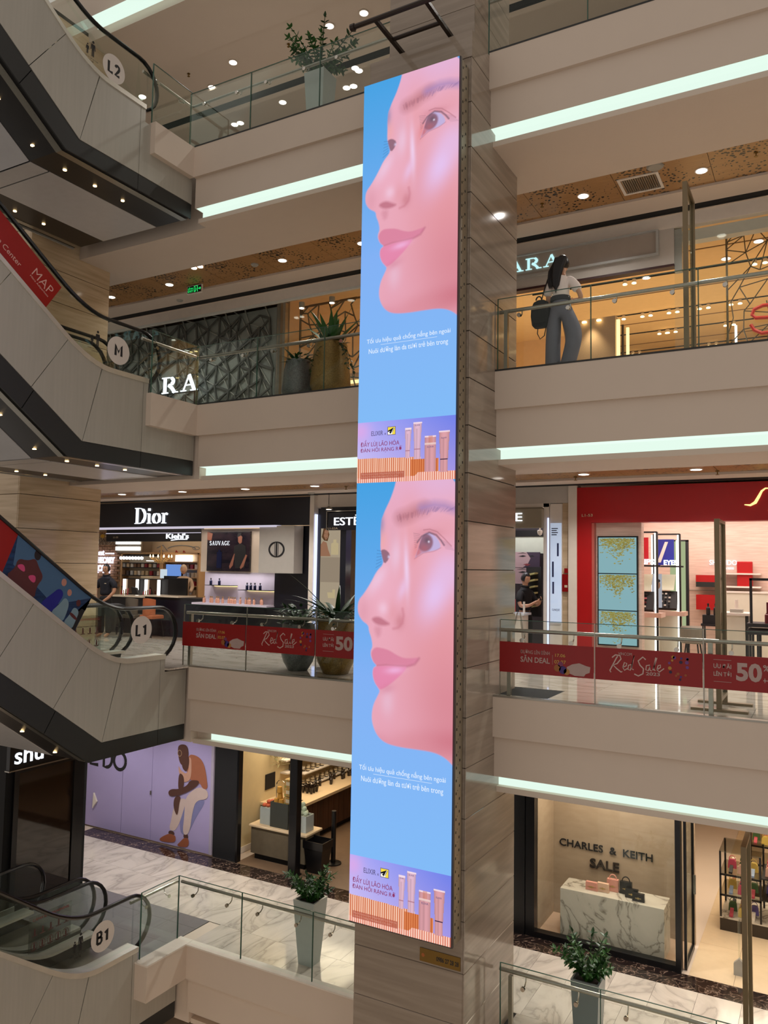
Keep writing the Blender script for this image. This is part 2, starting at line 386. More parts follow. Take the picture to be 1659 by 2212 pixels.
def perforated():
    m = bpy.data.materials.new('perforated_wood'); nt, b, N, L = nodes(m)
    tc = N.new('ShaderNodeTexCoord'); mp = N.new('ShaderNodeMapping'); mp.inputs['Scale'].default_value = (17, 17, 1)
    L.new(tc.outputs['Object'], mp.inputs['Vector'])
    vo = N.new('ShaderNodeTexVoronoi'); vo.inputs['Scale'].default_value = 1; L.new(mp.outputs[0], vo.inputs['Vector'])
    no = N.new('ShaderNodeTexNoise'); no.inputs['Scale'].default_value = 1.1; no.inputs['Detail'].default_value = 1; L.new(tc.outputs['Object'], no.inputs['Vector'])
    mr = N.new('ShaderNodeMapRange'); mr.inputs['From Min'].default_value = .42; mr.inputs['From Max'].default_value = .62; mr.inputs['To Min'].default_value = .12; mr.inputs['To Max'].default_value = .42
    L.new(no.outputs['Fac'], mr.inputs['Value'])
    lt = N.new('ShaderNodeMath'); lt.operation = 'LESS_THAN'; L.new(vo.outputs['Distance'], lt.inputs[0]); L.new(mr.outputs[0], lt.inputs[1])
    wv = N.new('ShaderNodeTexNoise'); wv.inputs['Scale'].default_value = 3; mp2 = N.new('ShaderNodeMapping'); mp2.inputs['Scale'].default_value = (1, 12, 1)
    L.new(tc.outputs['Object'], mp2.inputs['Vector']); L.new(mp2.outputs[0], wv.inputs['Vector'])
    r = N.new('ShaderNodeValToRGB'); r.color_ramp.elements[0].color = (*srgb((150, 108, 62)), 1); r.color_ramp.elements[1].color = (*srgb((182, 138, 86)), 1)
    L.new(wv.outputs['Fac'], r.inputs['Fac'])
    mx = N.new('ShaderNodeMix'); mx.data_type = 'RGBA'; L.new(lt.outputs[0], mx.inputs['Factor']); L.new(r.outputs['Color'], mx.inputs['A'])
    mx.inputs['B'].default_value = (.012, .008, .005, 1)
    L.new(mx.outputs['Result'], b.inputs['Base Color']); b.inputs['Roughness'].default_value = .35
    return m
M_perf = perforated()
def brick_m():
    return ramp_mat('brick_clay', [(.3, (140, 104, 70)), (.7, (178, 138, 98))], nscale=9, rough=.8, rand=True)
# ================================================================ STRUCTURE: slabs of each storey
LV = {'B1': -4.38, 'L1': 0.0, 'M': 4.35, 'L2': 8.70, 'L3': 13.05}
YE = {'B1': 10.0, 'L1': 10.0, 'M': 10.0, 'L2': 9.72, 'L3': 9.72}
XCL, XCR = -5.42, -3.89          # column faces
XL = -9.2
def slab_profile(ye, z, lip=True):
    a = [(ye, z), (ye, z - .52), (ye + .06, z - .52), (ye + .06, z - 1.04), (ye + .26, z - 1.04), (ye + .26, z - 1.185), (ye + .15, z - 1.185), (ye + .15, z - 1.26), (11.37, z - 1.25), (11.37, z - 1.19), (12.4, z - 1.19), (12.4, z - 1.25), (12.93, z - 1.25), (12.93, z - 1.17), (13.05, z - 1.17), (13.05, z - 1.25), (13.25, z - 1.25), (13.25, z - .9), (24, z - .9), (24, z)]
    return a
tn = 0
for k in LV:
    z = LV[k]; ye = YE[k]; xl = -9.05 if k == 'B1' else XL
    for i, (x0, x1) in enumerate(((xl, XCL), (XCR, 1.6))):
        tn += 1
        struct('trim_%d' % tn, MB().prism(slab_profile(ye, z - .012), 'X', x0, x1), M_paint)
    # slab between the two facade parts (behind the column) and behind the escalators
    tn += 1
    struct('trim_%d' % tn, MB().prism([(10.86, z - .012), (10.86, z - 1.25)] + slab_profile(10, z - .012)[8:-1] + [(24, z - .012)], 'X', XCL, XCR), M_paint)
    tn += 1
    back = [(10.1, z - .012), (10.1, z - 1.25)] + slab_profile(10, z - .012)[8:]
    struct('trim_%d' % tn, MB().prism(back, 'X', -18, xl), M_paint)
    # return block beside the escalator landing
    if k != 'L1' and k != 'L3':
        w0, w1 = (-9.3, -9.05) if k == 'B1' else (-9.38, -9.2)
        ys = {'B1': 9.15, 'M': 8.95, 'L2': 8.83}[k]
        tn += 1; struct('trim_%d' % tn, B(w0, w1, ys, ye + .02, z - .53, z - .012), M_paint)
# dark floor far below and enclosing walls
struct('floor', B(-20, 6, -4, 26, -8.85, -8.7), mat('lower_hall_floor', (196, 176, 152), .4))
struct('wall_back', B(-20, 6, 24, 24.2, -8.7, 13), M_cream)
struct('wall_left', B(-18.2, -18, 9, 24, -8.7, 13), M_cream)
struct('wall_right', B(1.6, 1.75, 10.4, 24, -8.7, 13), M_cream)
for k, xa, xb in (('L1', -8.95, -8.86), ('L1', -3.78, -3.64)):
    pass
# cove lights: one long diffuser lamp per facade run
for k in ('L3', 'L2', 'M', 'L1'):
    z = LV[k]; ye = YE[k]
    wh = {'L3': 'topmost ceiling edge', 'L2': 'under the highest balcony', 'M': 'under the middle balcony', 'L1': 'under the cosmetics floor edge'}[k]
    for x0, x1, side in ((XL + (.32 if k == 'L1' else .02), XCL, 'left'), (XCR, 1.6, 'right')):
        if k == 'L3': x0 = -12 if side == 'left' else x0
        t = thing('cove_light', 'long glowing recessed strip light, %s, %s of column' % (wh, side), 'light', ((x0 + x1) / 2, ye + .3, z - 1.15))
        m = MB(); m.prism([(ye + .075, z - 1.044), (ye + .252, z - 1.044), (ye + .252, z - 1.195), (ye + .235, z - 1.195), (ye + .235, z - 1.06), (ye + .075, z - 1.054)], 'X', x0, x1); m.build('diffuser', M_cove, t)
# wood ceiling panels in every walkway ceiling
c1 = None
for k in ('L3', 'L2', 'M', 'L1'):
    z = LV[k] - 1.205
    root = struct('ceiling', B(-17.9, 1.5, 11.371, 12.399, z + .004, z + .03), M_soffit if k == 'L3' else M_dark)
    x = -17.3
    while x < 1.2:
        w = 1.33
        if k == 'L3': break
        if c1 is None:
            c1 = B(0, w - .008, 11.376, 12.394, 0, .022).build('ceiling_panel', M_perf, root, ); c1.location = (x, 0, z - .02)
        else: piece(c1, (0, 0, 0), root).location = (x, 0, z - .02)
        x += w
# dark slot in the bulkhead
for k in ('L3', 'L2', 'M', 'L1'):
    tn += 1; struct('trim_%d' % tn, B(-17.9, 1.5, 12.91, 13.07, LV[k] - 1.266, LV[k] - 1.258), M_dark)
    tn += 1; struct('trim_%d' % tn, B(-17.9, 1.5, 13.05, 13.1, LV[k] - 1.27, LV[k] - 1.255), M_dark)
# ---- floors
def tiles(rootname, x0, x1, y0, y1, z, tw, th, m, off=0., skip=None, nm='tile'):
    root = struct(rootname, B(x0, x1, y0, y1, z - .01, z - .006), M_dark)
    src = {}; j = 0; y = y0
    while y < y1 - .05:
        h = min(th, y1 - y); x = x0 - (tw * off * (j % 2)); 
        while x < x1 - .03:
            xa = max(x, x0); xb = min(x + tw, x1)
            if not (skip and skip(xa, xb, y, y + h)):
                key = (round(xb - xa, 3), round(h, 3))
                if key not in src:
                    o = MB().add(*plate(0, key[0] - .004, 0, h - .004, 0, .006)).build(nm, m, root)
                    o.parent = root; src[key] = o
                else: o = src[key].copy(); COL.objects.link(o); o.parent = root
                o.location = (xa, y, z - .006)
            x += tw
        y += th; j += 1
    return root
def plate(x0, x1, y0, y1, z0, z1):
    b = MB().box(x0, x1, y0, y1, z0, z1); return b.v, b.f
tiles('floor', -14.8, 1.5, 10.82, 12.68, LV['B1'], .58, .93, M_marble, .5)
tiles('floor', -9.05, 1.5, 10.005, 10.82, LV['B1'], .58, .815, M_marble, .5, skip=lambda a, b, c, d: b > XCL and a < XCR)
tiles('floor', -14.8, 1.5, 12.68, 13.14, LV['B1'], 1.16, .46, M_emper)
tiles('floor', -12.4, -9.3, 9.25, 10.82, LV['B1'], .62, .62, mat('grey_landing_tile', (120, 116, 116), .3, var=.12), .0)
tiles('floor', -14.8, 1.5, 10.95, 13.14, 0., 1.2, 1.1, M_marble2, .5)
tiles('floor', -9.2, 1.5, 10.005, 10.95, 0., 1.2, .945, M_marble2, .5, skip=lambda a, b, c, d: b > XCL and a < XCR)
struct('floor', B(-12.3, -9.2, 9.55, 10.95, -.03, -.001), M_marble2)
struct('floor', B(-9.0, -3.6, 13.16, 19, -.01, 0), M_marble2)
struct('floor', B(-3.6, 1.55, 13.16, 22, -.01, 0), mat('cream_floor', (206, 192, 176), .08, spec=.7))
struct('floor', B(-15.5, -9.0, 13.16, 20, -.01, 0), mat('shop_floor', (170, 150, 130), .15))
struct('floor', B(-10.66, -5.5, 13.14, 20, LV['B1'] - .01, LV['B1']), mat('concrete_floor', (120, 96, 74), .45, var=.15))
tiles('floor', -1.95, 1.5, 13.14, 21.2, LV['B1'], .62, 1.24, mat('shop_floor_tile', (216, 194, 162), .25), 0)
for z in (4.35, 8.7):
    struct('floor', B(-18, 1.5, 10.1, 24, z - .011, z - .001), M_marble2)
# cap on the B1 edge
tn += 1; struct('trim_%d' % tn, B(-9.3, XCL, 9.97, 10.14, LV['B1'] - .01, LV['B1'] + .012), M_white)
tn += 1; struct('trim_%d' % tn, B(-9.31, -9.04, 9.14, 10.14, LV['B1'] - .01, LV['B1'] + .014), M_white)
# thin metal edge strips at the foot of glass
for k, x0, x1 in (('L1', XL, XCL), ('L1', XCR, 1.6), ('M', XL, XCL), ('M', XCR, 1.6), ('L2', XL, XCL), ('L2', XCR, 1.6)):
    tn += 1; struct('trim_%d' % tn, B(x0, x1, YE[k] - .004, YE[k] + .09, LV[k] - .012, LV[k] + .012), M_steel if k == 'L1' else M_band)

# ================================================================ COLUMN clad in stone panels
col = thing('column', 'tall square column clad in grey-brown veined stone panels, carrying the giant screen', 'column', (-4.65, 9.98, -8.7))
B(XCL + .02, XCR - .02, 9.14, 10.83, -8.7, 8.62).build('core', M_dark, col)
B(-5.32, -4.05, 9.54, 10.83, 8.62, 12.2).build('core', M_dark, col)
zs = [-8.6 + i * .6033 for i in range(60)]; z0 = 1.049 - .6033 * 17
first = {}
def stone(key, x0, x1, y0, y1, z, h):
    if key in first:
        o = first[key].copy(); COL.objects.link(o); o.location.z = z - first[key]['_z'] + first[key].location.z
    else:
        o = MB().cbox(x0, x1, y0, y1, z, z + h, .006).build('stone_panel', M_stone, col); o['_z'] = z; first[key] = o
    return o
for i in range(30):
    z = z0 + i * .6033
    if z + .6 > 8.66: break
    stone('f', XCL, XCR - .02, 9.12, 9.145, z + .004, .595)
    stone('r', XCR - .02, XCR, 9.12, 10.85, z + .004, .595)
    stone('l', XCL - .0, XCL + .02, 9.146, 10.85, z + .004, .595)
zt = z
B(XCL, XCR, 9.12, 10.85, zt + .004, 8.65).build('stone_panel', M_stone, col)
for za, zb in ((8.656, 9.296), (9.304, 9.9), (9.908, 10.5), (10.508, 11.1), (11.108, 11.78)):
    B(-5.34, -4.03, 9.52, 9.545, za, zb).build('stone_panel', M_stone, col)
    B(-4.05, -4.03, 9.546, 10.85, za, zb).build('stone_panel', M_stone, col)
    B(-5.34, -5.32, 9.546, 10.85, za, zb).build('stone_panel', M_stone, col)
# hoist frame above the screen
hf = thing('hoist_frame', 'dark steel tube frame jutting out from the column above the screen', 'frame', (-4.6, 9.15, 8.7))
MB().tube([(-5.3, 8.45, 8.72), (-3.9, 8.45, 8.72)], .032).build('rail', mat('dark_bronze_steel', (52, 42, 36), .35, .6), hf)
md = MATS['dark_bronze_steel']
MB().tube([(-4.94, 8.9, 8.72), (-4.22, 8.9, 8.72)], .028).build('rail', md, hf)
for x in (-4.96, -4.23):
    MB().box(x - .025, x + .025, 8.45, 9.5, 8.69, 8.74).build('arm', md, hf)
    B(x - .05, x + .05, 9.49, 9.515, 8.66, 8.78).build('foot_plate', md, hf)
MB().tube([(-5.33, 8.45, 8.72), (-5.27, 8.45, 8.72)], .045).build('end_cap', md, hf)

# left pillar clad in beige stone
pil = thing('column', 'beige veined stone pillar behind the escalators at the left', 'column', (-13.2, 9.95, -8.7))
B(-14.4, -12.43, 9.08, 10.82, -1.4, 12).build('core', M_dark, pil)
B(-14.4, -12.43, 9.08, 10.82, -8.7, -4.4).build('core', M_dark, pil)
f2 = {}
z = 1.049 - .6033 * 4
while z < 11.7:
    for key, a in (('r', (-12.43, -12.4, 9.05, 10.85)), ('f', (-14.43, -12.431, 9.05, 9.08))):
        zz = z
        if key in f2:
            o = f2[key].copy(); COL.objects.link(o); o.location.z = zz + .004
        else:
            o = MB().cbox(a[0], a[1], a[2], a[3], 0, .595 * 1, .006).build('stone_panel', M_stonew, pil); f2[key] = o
            o.location.z = zz + .004
        o.location.z = zz + .004 + 8.7
    z += .6033
for o in f2.values():
    for v in o.data.vertices: v.co.z -= 8.7
    
# ================================================================ SCREEN
NX, NY = 216, 850
def paint():
    s = (np.arange(NX) + .5) / NX; t = (np.arange(NY) + .5) / NY
    Sx, T = np.meshgrid(s, t); A = 5.5 / 1.395     # aspect: distances in widths
    Y_ = T * A
    img = np.zeros((NY, NX, 3))
    def lin(c): return np.array(srgb(c))
    def poly_mask(pts, soft=.008, smooth=2):
        P = np.array(pts, float)
        for _ in range(smooth):     # chaikin
            Q = np.roll(P, -1, 0); P = np.stack([P * .75 + Q * .25, P * .25 + Q * .75], 1).reshape(-1, 2)
        P = P * [1, A]
        lo = P.min(0) - 3 * soft; hi = P.max(0) + 3 * soft
        m = np.zeros((NY, NX)); jy = np.where((t * A >= lo[1]) & (t * A <= hi[1]))[0]; jx = np.where((s >= lo[0]) & (s <= hi[0]))[0]
        if len(jy) == 0 or len(jx) == 0: return m
        X = Sx[jy[0]:jy[-1] + 1, jx[0]:jx[-1] + 1]; Yv = Y_[jy[0]:jy[-1] + 1, jx[0]:jx[-1] + 1]
        d = np.full(X.shape, 9.); ins = np.zeros(X.shape, bool)
        for (x1, y1), (x2, y2) in zip(P, np.roll(P, -1, 0)):
            dx, dy = x2 - x1, y2 - y1; q = dx * dx + dy * dy + 1e-12
            u = np.clip(((X - x1) * dx + (Yv - y1) * dy) / q, 0, 1)
            d = np.minimum(d, np.hypot(X - x1 - u * dx, Yv - y1 - u * dy))
            if abs(dy) > 1e-12:
                c = ((y1 > Yv) != (y2 > Yv)) & (X < dx * (Yv - y1) / dy + x1); ins ^= c
        sd = np.where(ins, -d, d)
        m[jy[0]:jy[-1] + 1, jx[0]:jx[-1] + 1] = np.clip(.5 - sd / (2 * soft), 0, 1)
        return m
    def line_mask(pts, w, soft=.004):
        P = np.array(pts, float) * [1, A]; d = np.full(Sx.shape, 9.)
        for (x1, y1), (x2, y2) in zip(P[:-1], P[1:]):
            dx, dy = x2 - x1, y2 - y1; q = dx * dx + dy * dy + 1e-12
            u = np.clip(((Sx - x1) * dx + (Y_ - y1) * dy) / q, 0, 1)
            d = np.minimum(d, np.hypot(Sx - x1 - u * dx, Y_ - y1 - u * dy))
        return np.clip(.5 - (d - w) / (2 * soft), 0, 1)
    def blob(x, y, rx, ry, rot=0):
        a = math.radians(rot); dx = Sx - x; dy = Y_ - y * A
        u = dx * math.cos(a) + dy * math.sin(a); v = -dx * math.sin(a) + dy * math.cos(a)
        return np.exp(-((u / rx) ** 2 + (v / ry) ** 2))
    def over(c, m, k=1.):
        nonlocal img
        img = img * (1 - m[..., None] * k) + lin(c) * m[..., None] * k
    # sky-blue ground, top to bottom
    top, mid, low = np.array((66, 160, 226)), np.array((128, 176, 244)), np.array((128, 186, 246))
    g = np.clip(T / .45, 0, 1)[..., None]; g2 = np.clip((T - .45) / .4, 0, 1)[..., None]
    c8 = top * (1 - g) + mid * g; c8 = c8 * (1 - g2) + low * g2
    def L8(c): c = c / 255; return np.where(c <= .04045, c / 12.92, ((c + .055) / 1.055) ** 2.4)
    img[:] = L8(c8)
    PROF = [(0.42, -0.02), (0.414, 0.0027), (0.364, 0.0385), (0.308, 0.0645), (0.286, 0.0776), (0.268, 0.0875), (0.262, 0.1105), (0.265, 0.1304), (0.263, 0.1535), (0.282, 0.1731), (0.302, 0.1895), (0.229, 0.206), (0.171, 0.2325), (0.097, 0.2595), (0.045, 0.2731), (0.033, 0.2896), (0.041, 0.3062), (0.085, 0.322), (0.152, 0.3311), (0.157, 0.344), (0.186, 0.36), (0.2, 0.3793), (0.18, 0.3893), (0.181, 0.4007), (0.208, 0.4147), (0.248, 0.422), (0.207, 0.4276), (0.202, 0.444), (0.226, 0.4611), (0.271, 0.474), (0.282, 0.4793), (0.258, 0.4909), (0.215, 0.5113), (0.199, 0.5373), (0.216, 0.5593), (0.265, 0.5802), (0.346, 0.5936), (0.49, 0.598), (0.658, 0.598), (0.796, 0.5984), (0.89, 0.6029), (0.958, 0.6115), (1.004, 0.6218), (1.2, 0.66), (1.2, -0.02)]
    face = poly_mask(PROF, .007, 2)
    bg = img.copy()
    over((232, 164, 180), np.ones_like(T))
    over((224, 176, 212), blob(.8, .0, .5, .22)); over((230, 168, 196), blob(.5, .05, .25, .3), .6)
    over((232, 152, 152), blob(.56, .1, .12, .3), .55); over((226, 150, 158), blob(.9, .11, .25, .12), .5)
    over((226, 136, 134), blob(.9, .36, .35, .5), .6); over((222, 140, 146), blob(.62, .3, .14, .35), .45)
    over((205, 110, 116), blob(1.0, .5, .45, .5), .75); over((196, 92, 102), blob(.98, .575, .4, .12, -8), .85)
    over((214, 130, 140), blob(.6, .585, .3, .09), .7); over((206, 112, 128), blob(.32, .59, .2, .06, 15), .5)
    over((226, 152, 170), blob(.35, .54, .14, .25), .6); over((230, 184, 204), blob(.36, .5, .07, .13), .8)
    over((236, 172, 192), blob(.3, .245, .16, .18), .7)
    over((226, 196, 244), blob(.83, .25, .13, .26, 25), .95); over((226, 186, 228), blob(.95, .205, .14, .16), .8)
    over((238, 210, 240), blob(.535, .2, .025, .22, -3), .9); over((232, 196, 234), blob(.5, .245, .04, .1, 20), .7)
    over((238, 206, 232), blob(.42, .165, .05, .14), .7); over((236, 200, 226), blob(.24, .225, .06, .16, 35), .75)
    over((220, 160, 176), blob(.4, .12, .05, .25), .35)
    # brows
    bw = line_mask([(.40 + .07, .083), (.55, .078), (.62, .069), (.70, .063)], .055, .05); over((172, 92, 96), bw, .75)
    bw = line_mask([(.68, .062), (.80, .056), (.9, .059), (1.02, .069)], .035, .035); over((150, 120, 178), bw, .8)
    rng = np.random.RandomState(3)
    for i in range(70):
        u = rng.rand(); x = .43 + u * .55; y = .088 - .03 * u + .008 * rng.rand() if u < .6 else .07 - .004 * u + .006 * rng.rand()
        dx = -.015 + .06 * u; over((134, 66, 84) if u < .5 else (104, 80, 140), line_mask([(x, y), (x + dx, y - .013 + .006 * u)], .0015, .003), .55)
    over((110, 120, 170), blob(.27, .1, .035, .11), .75)
    # near eye
    over((222, 120, 116), blob(.63, .155, .04, .1, 15), .7); over((198, 112, 124), blob(.76, .118, .12, .035), .6)
    EYE = [(0.613, 0.1769), (0.647, 0.1555), (0.677, 0.1304), (0.708, 0.1205), (0.755, 0.118), (0.801, 0.1235), (0.841, 0.1324), (0.868, 0.1465), (0.857, 0.1553), (0.788, 0.1589), (0.726, 0.1616), (0.663, 0.1662)]
    e = poly_mask(EYE, .006, 1); over((184, 174, 220), e); over((196, 92, 92), e * blob(.645, .16, .05, .08), .95)
    over((112, 52, 70), e * np.clip((.088 - np.hypot(Sx - .715, (Y_ - .140 * A))) / .02, 0, 1), .9)
    over((160, 66, 72), e * blob(.71, .153, .04, .04), .7); over((52, 32, 52), e * blob(.735, .135, .032, .03), .95)
    over((240, 235, 255), blob(.752, .1385, .009, .009), .8)
    over((70, 40, 62), line_mask([(.64, .1395), (.68, .1265), (.755, .1178), (.824, .1235), (.868, .135), (.90, .146)], .008, .006), .8)
    over((150, 70, 80), line_mask([(.70, .112), (.76, .1105), (.83, .116), (.9, .131), (.97, .148)], .004, .005), .7)
    over((150, 80, 100), line_mask([(.613, .1769), (.70, .164), (.80, .160), (.87, .152)], .003, .005), .6)
    for i in range(9): over((70, 46, 70), line_mask([(.665 - .004 * i, .122 + .0035 * i), (.60 + .002 * i, .119 + .0042 * i)], .002, .003), .6)
    for i in range(8): over((80, 50, 90), line_mask([(.86 + .008 * i, .133 + .003 * i), (.93 + .01 * i, .140 + .0025 * i)], .0015, .003), .4)
    # far eye
    over((240, 166, 160), blob(.29, .135, .04, .1), .6)
    over((98, 58, 76), poly_mask([(0.268, 0.157), (0.316, 0.1556), (0.366, 0.1665), (0.351, 0.1793), (0.306, 0.1904), (0.272, 0.1704)], .006, 1), .9)
    over((225, 215, 250), blob(.352, .173, .012, .014), .7)
    # nose
    over((198, 112, 120), blob(.47, .318, .05, .07), .85); over((226, 150, 160), blob(.40, .30, .06, .09), .8)
    over((240, 196, 216), blob(.30, .291, .05, .06), .9)
    over((188, 92, 106), line_mask([(.50, .29), (.512, .305), (.50, .322), (.46, .333), (.41, .336)], .008, .014), .6)
    over((214, 140, 156), blob(.1, .30, .06, .12), .5); over((176, 82, 98), poly_mask([(0.185, 0.3155), (0.22, 0.311), (0.27, 0.311), (0.32, 0.3175), (0.385, 0.3262), (0.313, 0.3312), (0.238, 0.3286), (0.196, 0.3217)], .014, 1), .85)
    over((186, 96, 112), poly_mask([(0.205, 0.3333), (0.288, 0.3324), (0.283, 0.3524), (0.24, 0.3585)], .02, 1), .4)
    # lips
    over((214, 118, 146), poly_mask([(0.185, 0.392), (0.225, 0.3804), (0.292, 0.3811), (0.373, 0.3851), (0.447, 0.3947), (0.52, 0.4005), (0.599, 0.3991), (0.672, 0.3962), (0.662, 0.4051), (0.607, 0.4149), (0.537, 0.4196), (0.424, 0.42), (0.343, 0.4196), (0.262, 0.4238), (0.22, 0.4184), (0.19, 0.4044)], .008, 1), 1)
    over((178, 84, 106), line_mask([(.25, .423), (.34, .4195), (.43, .42), (.55, .4185), (.63, .412), (.672, .398)], .008, .012), .75)
    over((226, 122, 162), poly_mask([(0.25, 0.4231), (0.377, 0.4196), (0.478, 0.4209), (0.563, 0.4185), (0.48, 0.4416), (0.38, 0.4627), (0.308, 0.4738), (0.276, 0.4751), (0.226, 0.4611), (0.202, 0.444), (0.207, 0.4276)], .008, 1), 1)
    over((240, 178, 222), blob(.43, .429, .09, .03, -8), .8); over((198, 90, 116), blob(.36, .472, .08, .04, -20), .4)
    over((236, 186, 214), np.ones_like(T), .16)
    img = bg * (1 - face[..., None]) + img * face[..., None]
    for i in range(6): over((60, 90, 140), line_mask([(.275, .160 + .006 * i), (.23 - .002 * i, .158 + .008 * i)], .002, .004), .6)
    # ---- product band
    yb = .8535; band = (T > yb).astype(float)
    gx = np.clip(Sx, 0, 1)[..., None]; gy = np.clip((T - yb) / (1 - yb), 0, 1)[..., None]
    cb = (np.array((176, 172, 246)) * (1 - gx) + np.array((112, 128, 232)) * gx) * (1 - gy) + (np.array((214, 196, 238)) * (1 - gx) + np.array((168, 150, 226)) * gx) * gy
    img = np.where(band[..., None] > 0, L8(cb), img); over((216, 168, 232), band * blob(.03, .875, .1, .1), .9)
    stripe = .5 + .5 * np.sin(Sx * 2 * PI * 46); st = np.clip((stripe - .35) * 3, 0, 1)
    def plat(m, a, b):
        nonlocal img
        c = lin(a) * (1 - st[..., None]) + lin(b) * st[..., None]; img = img * (1 - m[..., None]) + c * m[..., None]
    plat(((T > .9405 + .006 * Sx) & (Sx < .66)).astype(float), (206, 106, 66), (250, 206, 180))
    m2 = ((T > .949) & (Sx >= .56) & (Sx < .84)).astype(float); plat(m2, (190, 92, 44), (226, 136, 84))
    m3 = (T > .9795 + np.clip(.64 - Sx, 0, 1) * .25).astype(float) * (Sx > .56) + ((T > .9885) & (Sx <= .6)); plat(np.clip(m3, 0, 1), (218, 120, 96), (255, 216, 200))
    over((176, 80, 60), ((T > .975) & (T < .9905) & (Sx > .035) & (Sx < .5)).astype(float), .8)
    def tubeshape(x0, x1, xb0, xb1, y0, ym, y1, cap=True, dark=False):
        f = np.clip((T - y0) / (ym - y0), 0, 1); a = x0 + (xb0 - x0) * f; b = x1 + (xb1 - x1) * f
        m = ((Sx > a) & (Sx < b) & (T > y0) & (T < y1)).astype(float); u = (Sx - a) / (b - a + 1e-9)
        sh = .62 + .38 * np.sin(np.clip(u, 0, 1) * PI) ** .7 - .25 * np.exp(-((u - .42) / .10) ** 2) * (f > .25)
        base = lin((222, 160, 168)) if dark else lin((226, 184, 206))
        nonlocal img
        img = img * (1 - m[..., None]) + base * np.clip(sh, 0, 1.15)[..., None] * m[..., None]
        over((170, 110, 130), m * (np.abs(T - ym) < .0012), .8); over((246, 226, 238), m * (T < y0 + .004), .8)
    tubeshape(.499, .566, .506, .552, .8745, .9288, .9464); tubeshape(.581, .67, .594, .656, .862, .9255, .949)
    tubeshape(.839, .944, .852, .928, .8865, .953, .982, dark=True); over((64, 40, 70), ((np.abs(T - .953) < .0012) & (Sx > .852) & (Sx < .928)).astype(float))
    tubeshape(.70, .812, .70, .812, .8965, .916, .9805, dark=True); over((205, 130, 110), ((T > .8965) & (T < .913) & (Sx > .735) & (Sx < .78)).astype(float), .6)
    over((250, 225, 215), ((T > .913) & (T < .9175) & (Sx > .7) & (Sx < .812)).astype(float), .6)
    return np.clip(img, 0, 1)
ART = paint()
def art_mesh():
    me = bpy.data.meshes.new('picture'); n = (NX + 1) * (NY + 1)
    gx, gy = np.meshgrid(np.linspace(0, 1.395, NX + 1), np.linspace(0, -1, NY + 1))
    co = np.stack([gx, np.zeros_like(gx), gy], -1).reshape(-1, 3); me.vertices.add(n); me.vertices.foreach_set('co', co.ravel())
    i = (np.arange(NY)[:, None] * (NX + 1) + np.arange(NX)[None]).ravel()
    q = np.stack([i, i + NX + 1, i + NX + 2, i + 1], 1)
    me.loops.add(q.size); me.loops.foreach_set('vertex_index', q.ravel().astype(np.int32))
    me.polygons.add(len(q)); me.polygons.foreach_set('loop_start', (np.arange(len(q)) * 4).astype(np.int32))
    me.update(); a = me.color_attributes.new('Col', 'FLOAT_COLOR', 'CORNER')
    c = np.concatenate([ART, np.ones((NY, NX, 1))], -1).reshape(-1, 1, 4).repeat(4, 1); a.data.foreach_set('color', c.astype(np.float32).ravel())
    me.materials.append(vcol_mat('screen_picture', 1.0)); me.validate(); return me
scr = thing('led_screen', 'tall narrow lit advertising screen showing a woman\'s face twice, hung on the column', 'screen', (-4.63, 8.97, -2.76))
WX0, WX1, SY = -5.33, -3.935, 8.82
M_case = mat('beige_metal_case', (150, 138, 118), .4, .5)
B(WX0 - .012, WX1 + .012, SY + .02, SY + .06, -2.775, 8.14).build('bezel', mat('dark_bezel', (70, 62, 60), .5), scr)
B(WX1 - .03, WX1 + .002, SY + .06, 9.105, -2.77, 8.135).build('side_plate', M_case, scr)
B(WX0, WX0 + .03, SY + .06, 9.105, -2.77, 8.135).build('side_plate', M_case, scr)
B(WX0 + .03, WX1 - .03, SY + .06, 9.10, -2.77, -2.74).build('bottom_plate', M_case, scr)
B(WX0 + .03, WX1 - .03, SY + .06, 9.10, 8.10, 8.135).build('top_plate', M_case, scr)
h = MB(); z = -2.7
while z < 8.1:      # ventilation holes punched in the side plate, two rows
    h.box(WX1 + .001, WX1 + .004, SY + .105, SY + .125, z, z + .03); h.box(WX1 + .001, WX1 + .004, SY + .20, SY + .222, z + .075, z + .105); 
    h.box(WX1 + .001, WX1 + .004, SY + .155, SY + .162, z + .04, z + .05); z += .151
h.build('vent_hole', M_dark, scr, kind='stuff')
am = art_mesh()
M_st = mat('screen_white_text', (228, 240, 255), emit=1.0); M_sm = mat('screen_maroon_text', (150, 60, 110), emit=.9)
M_sd = mat('screen_grey_text', (92, 84, 130), emit=.9); M_sy = mat('screen_yellow', (246, 220, 70), emit=1.); M_sk = mat('screen_black', (24, 22, 30), emit=.5); M_sw = mat('screen_logo_white', (248, 246, 240), emit=1.)
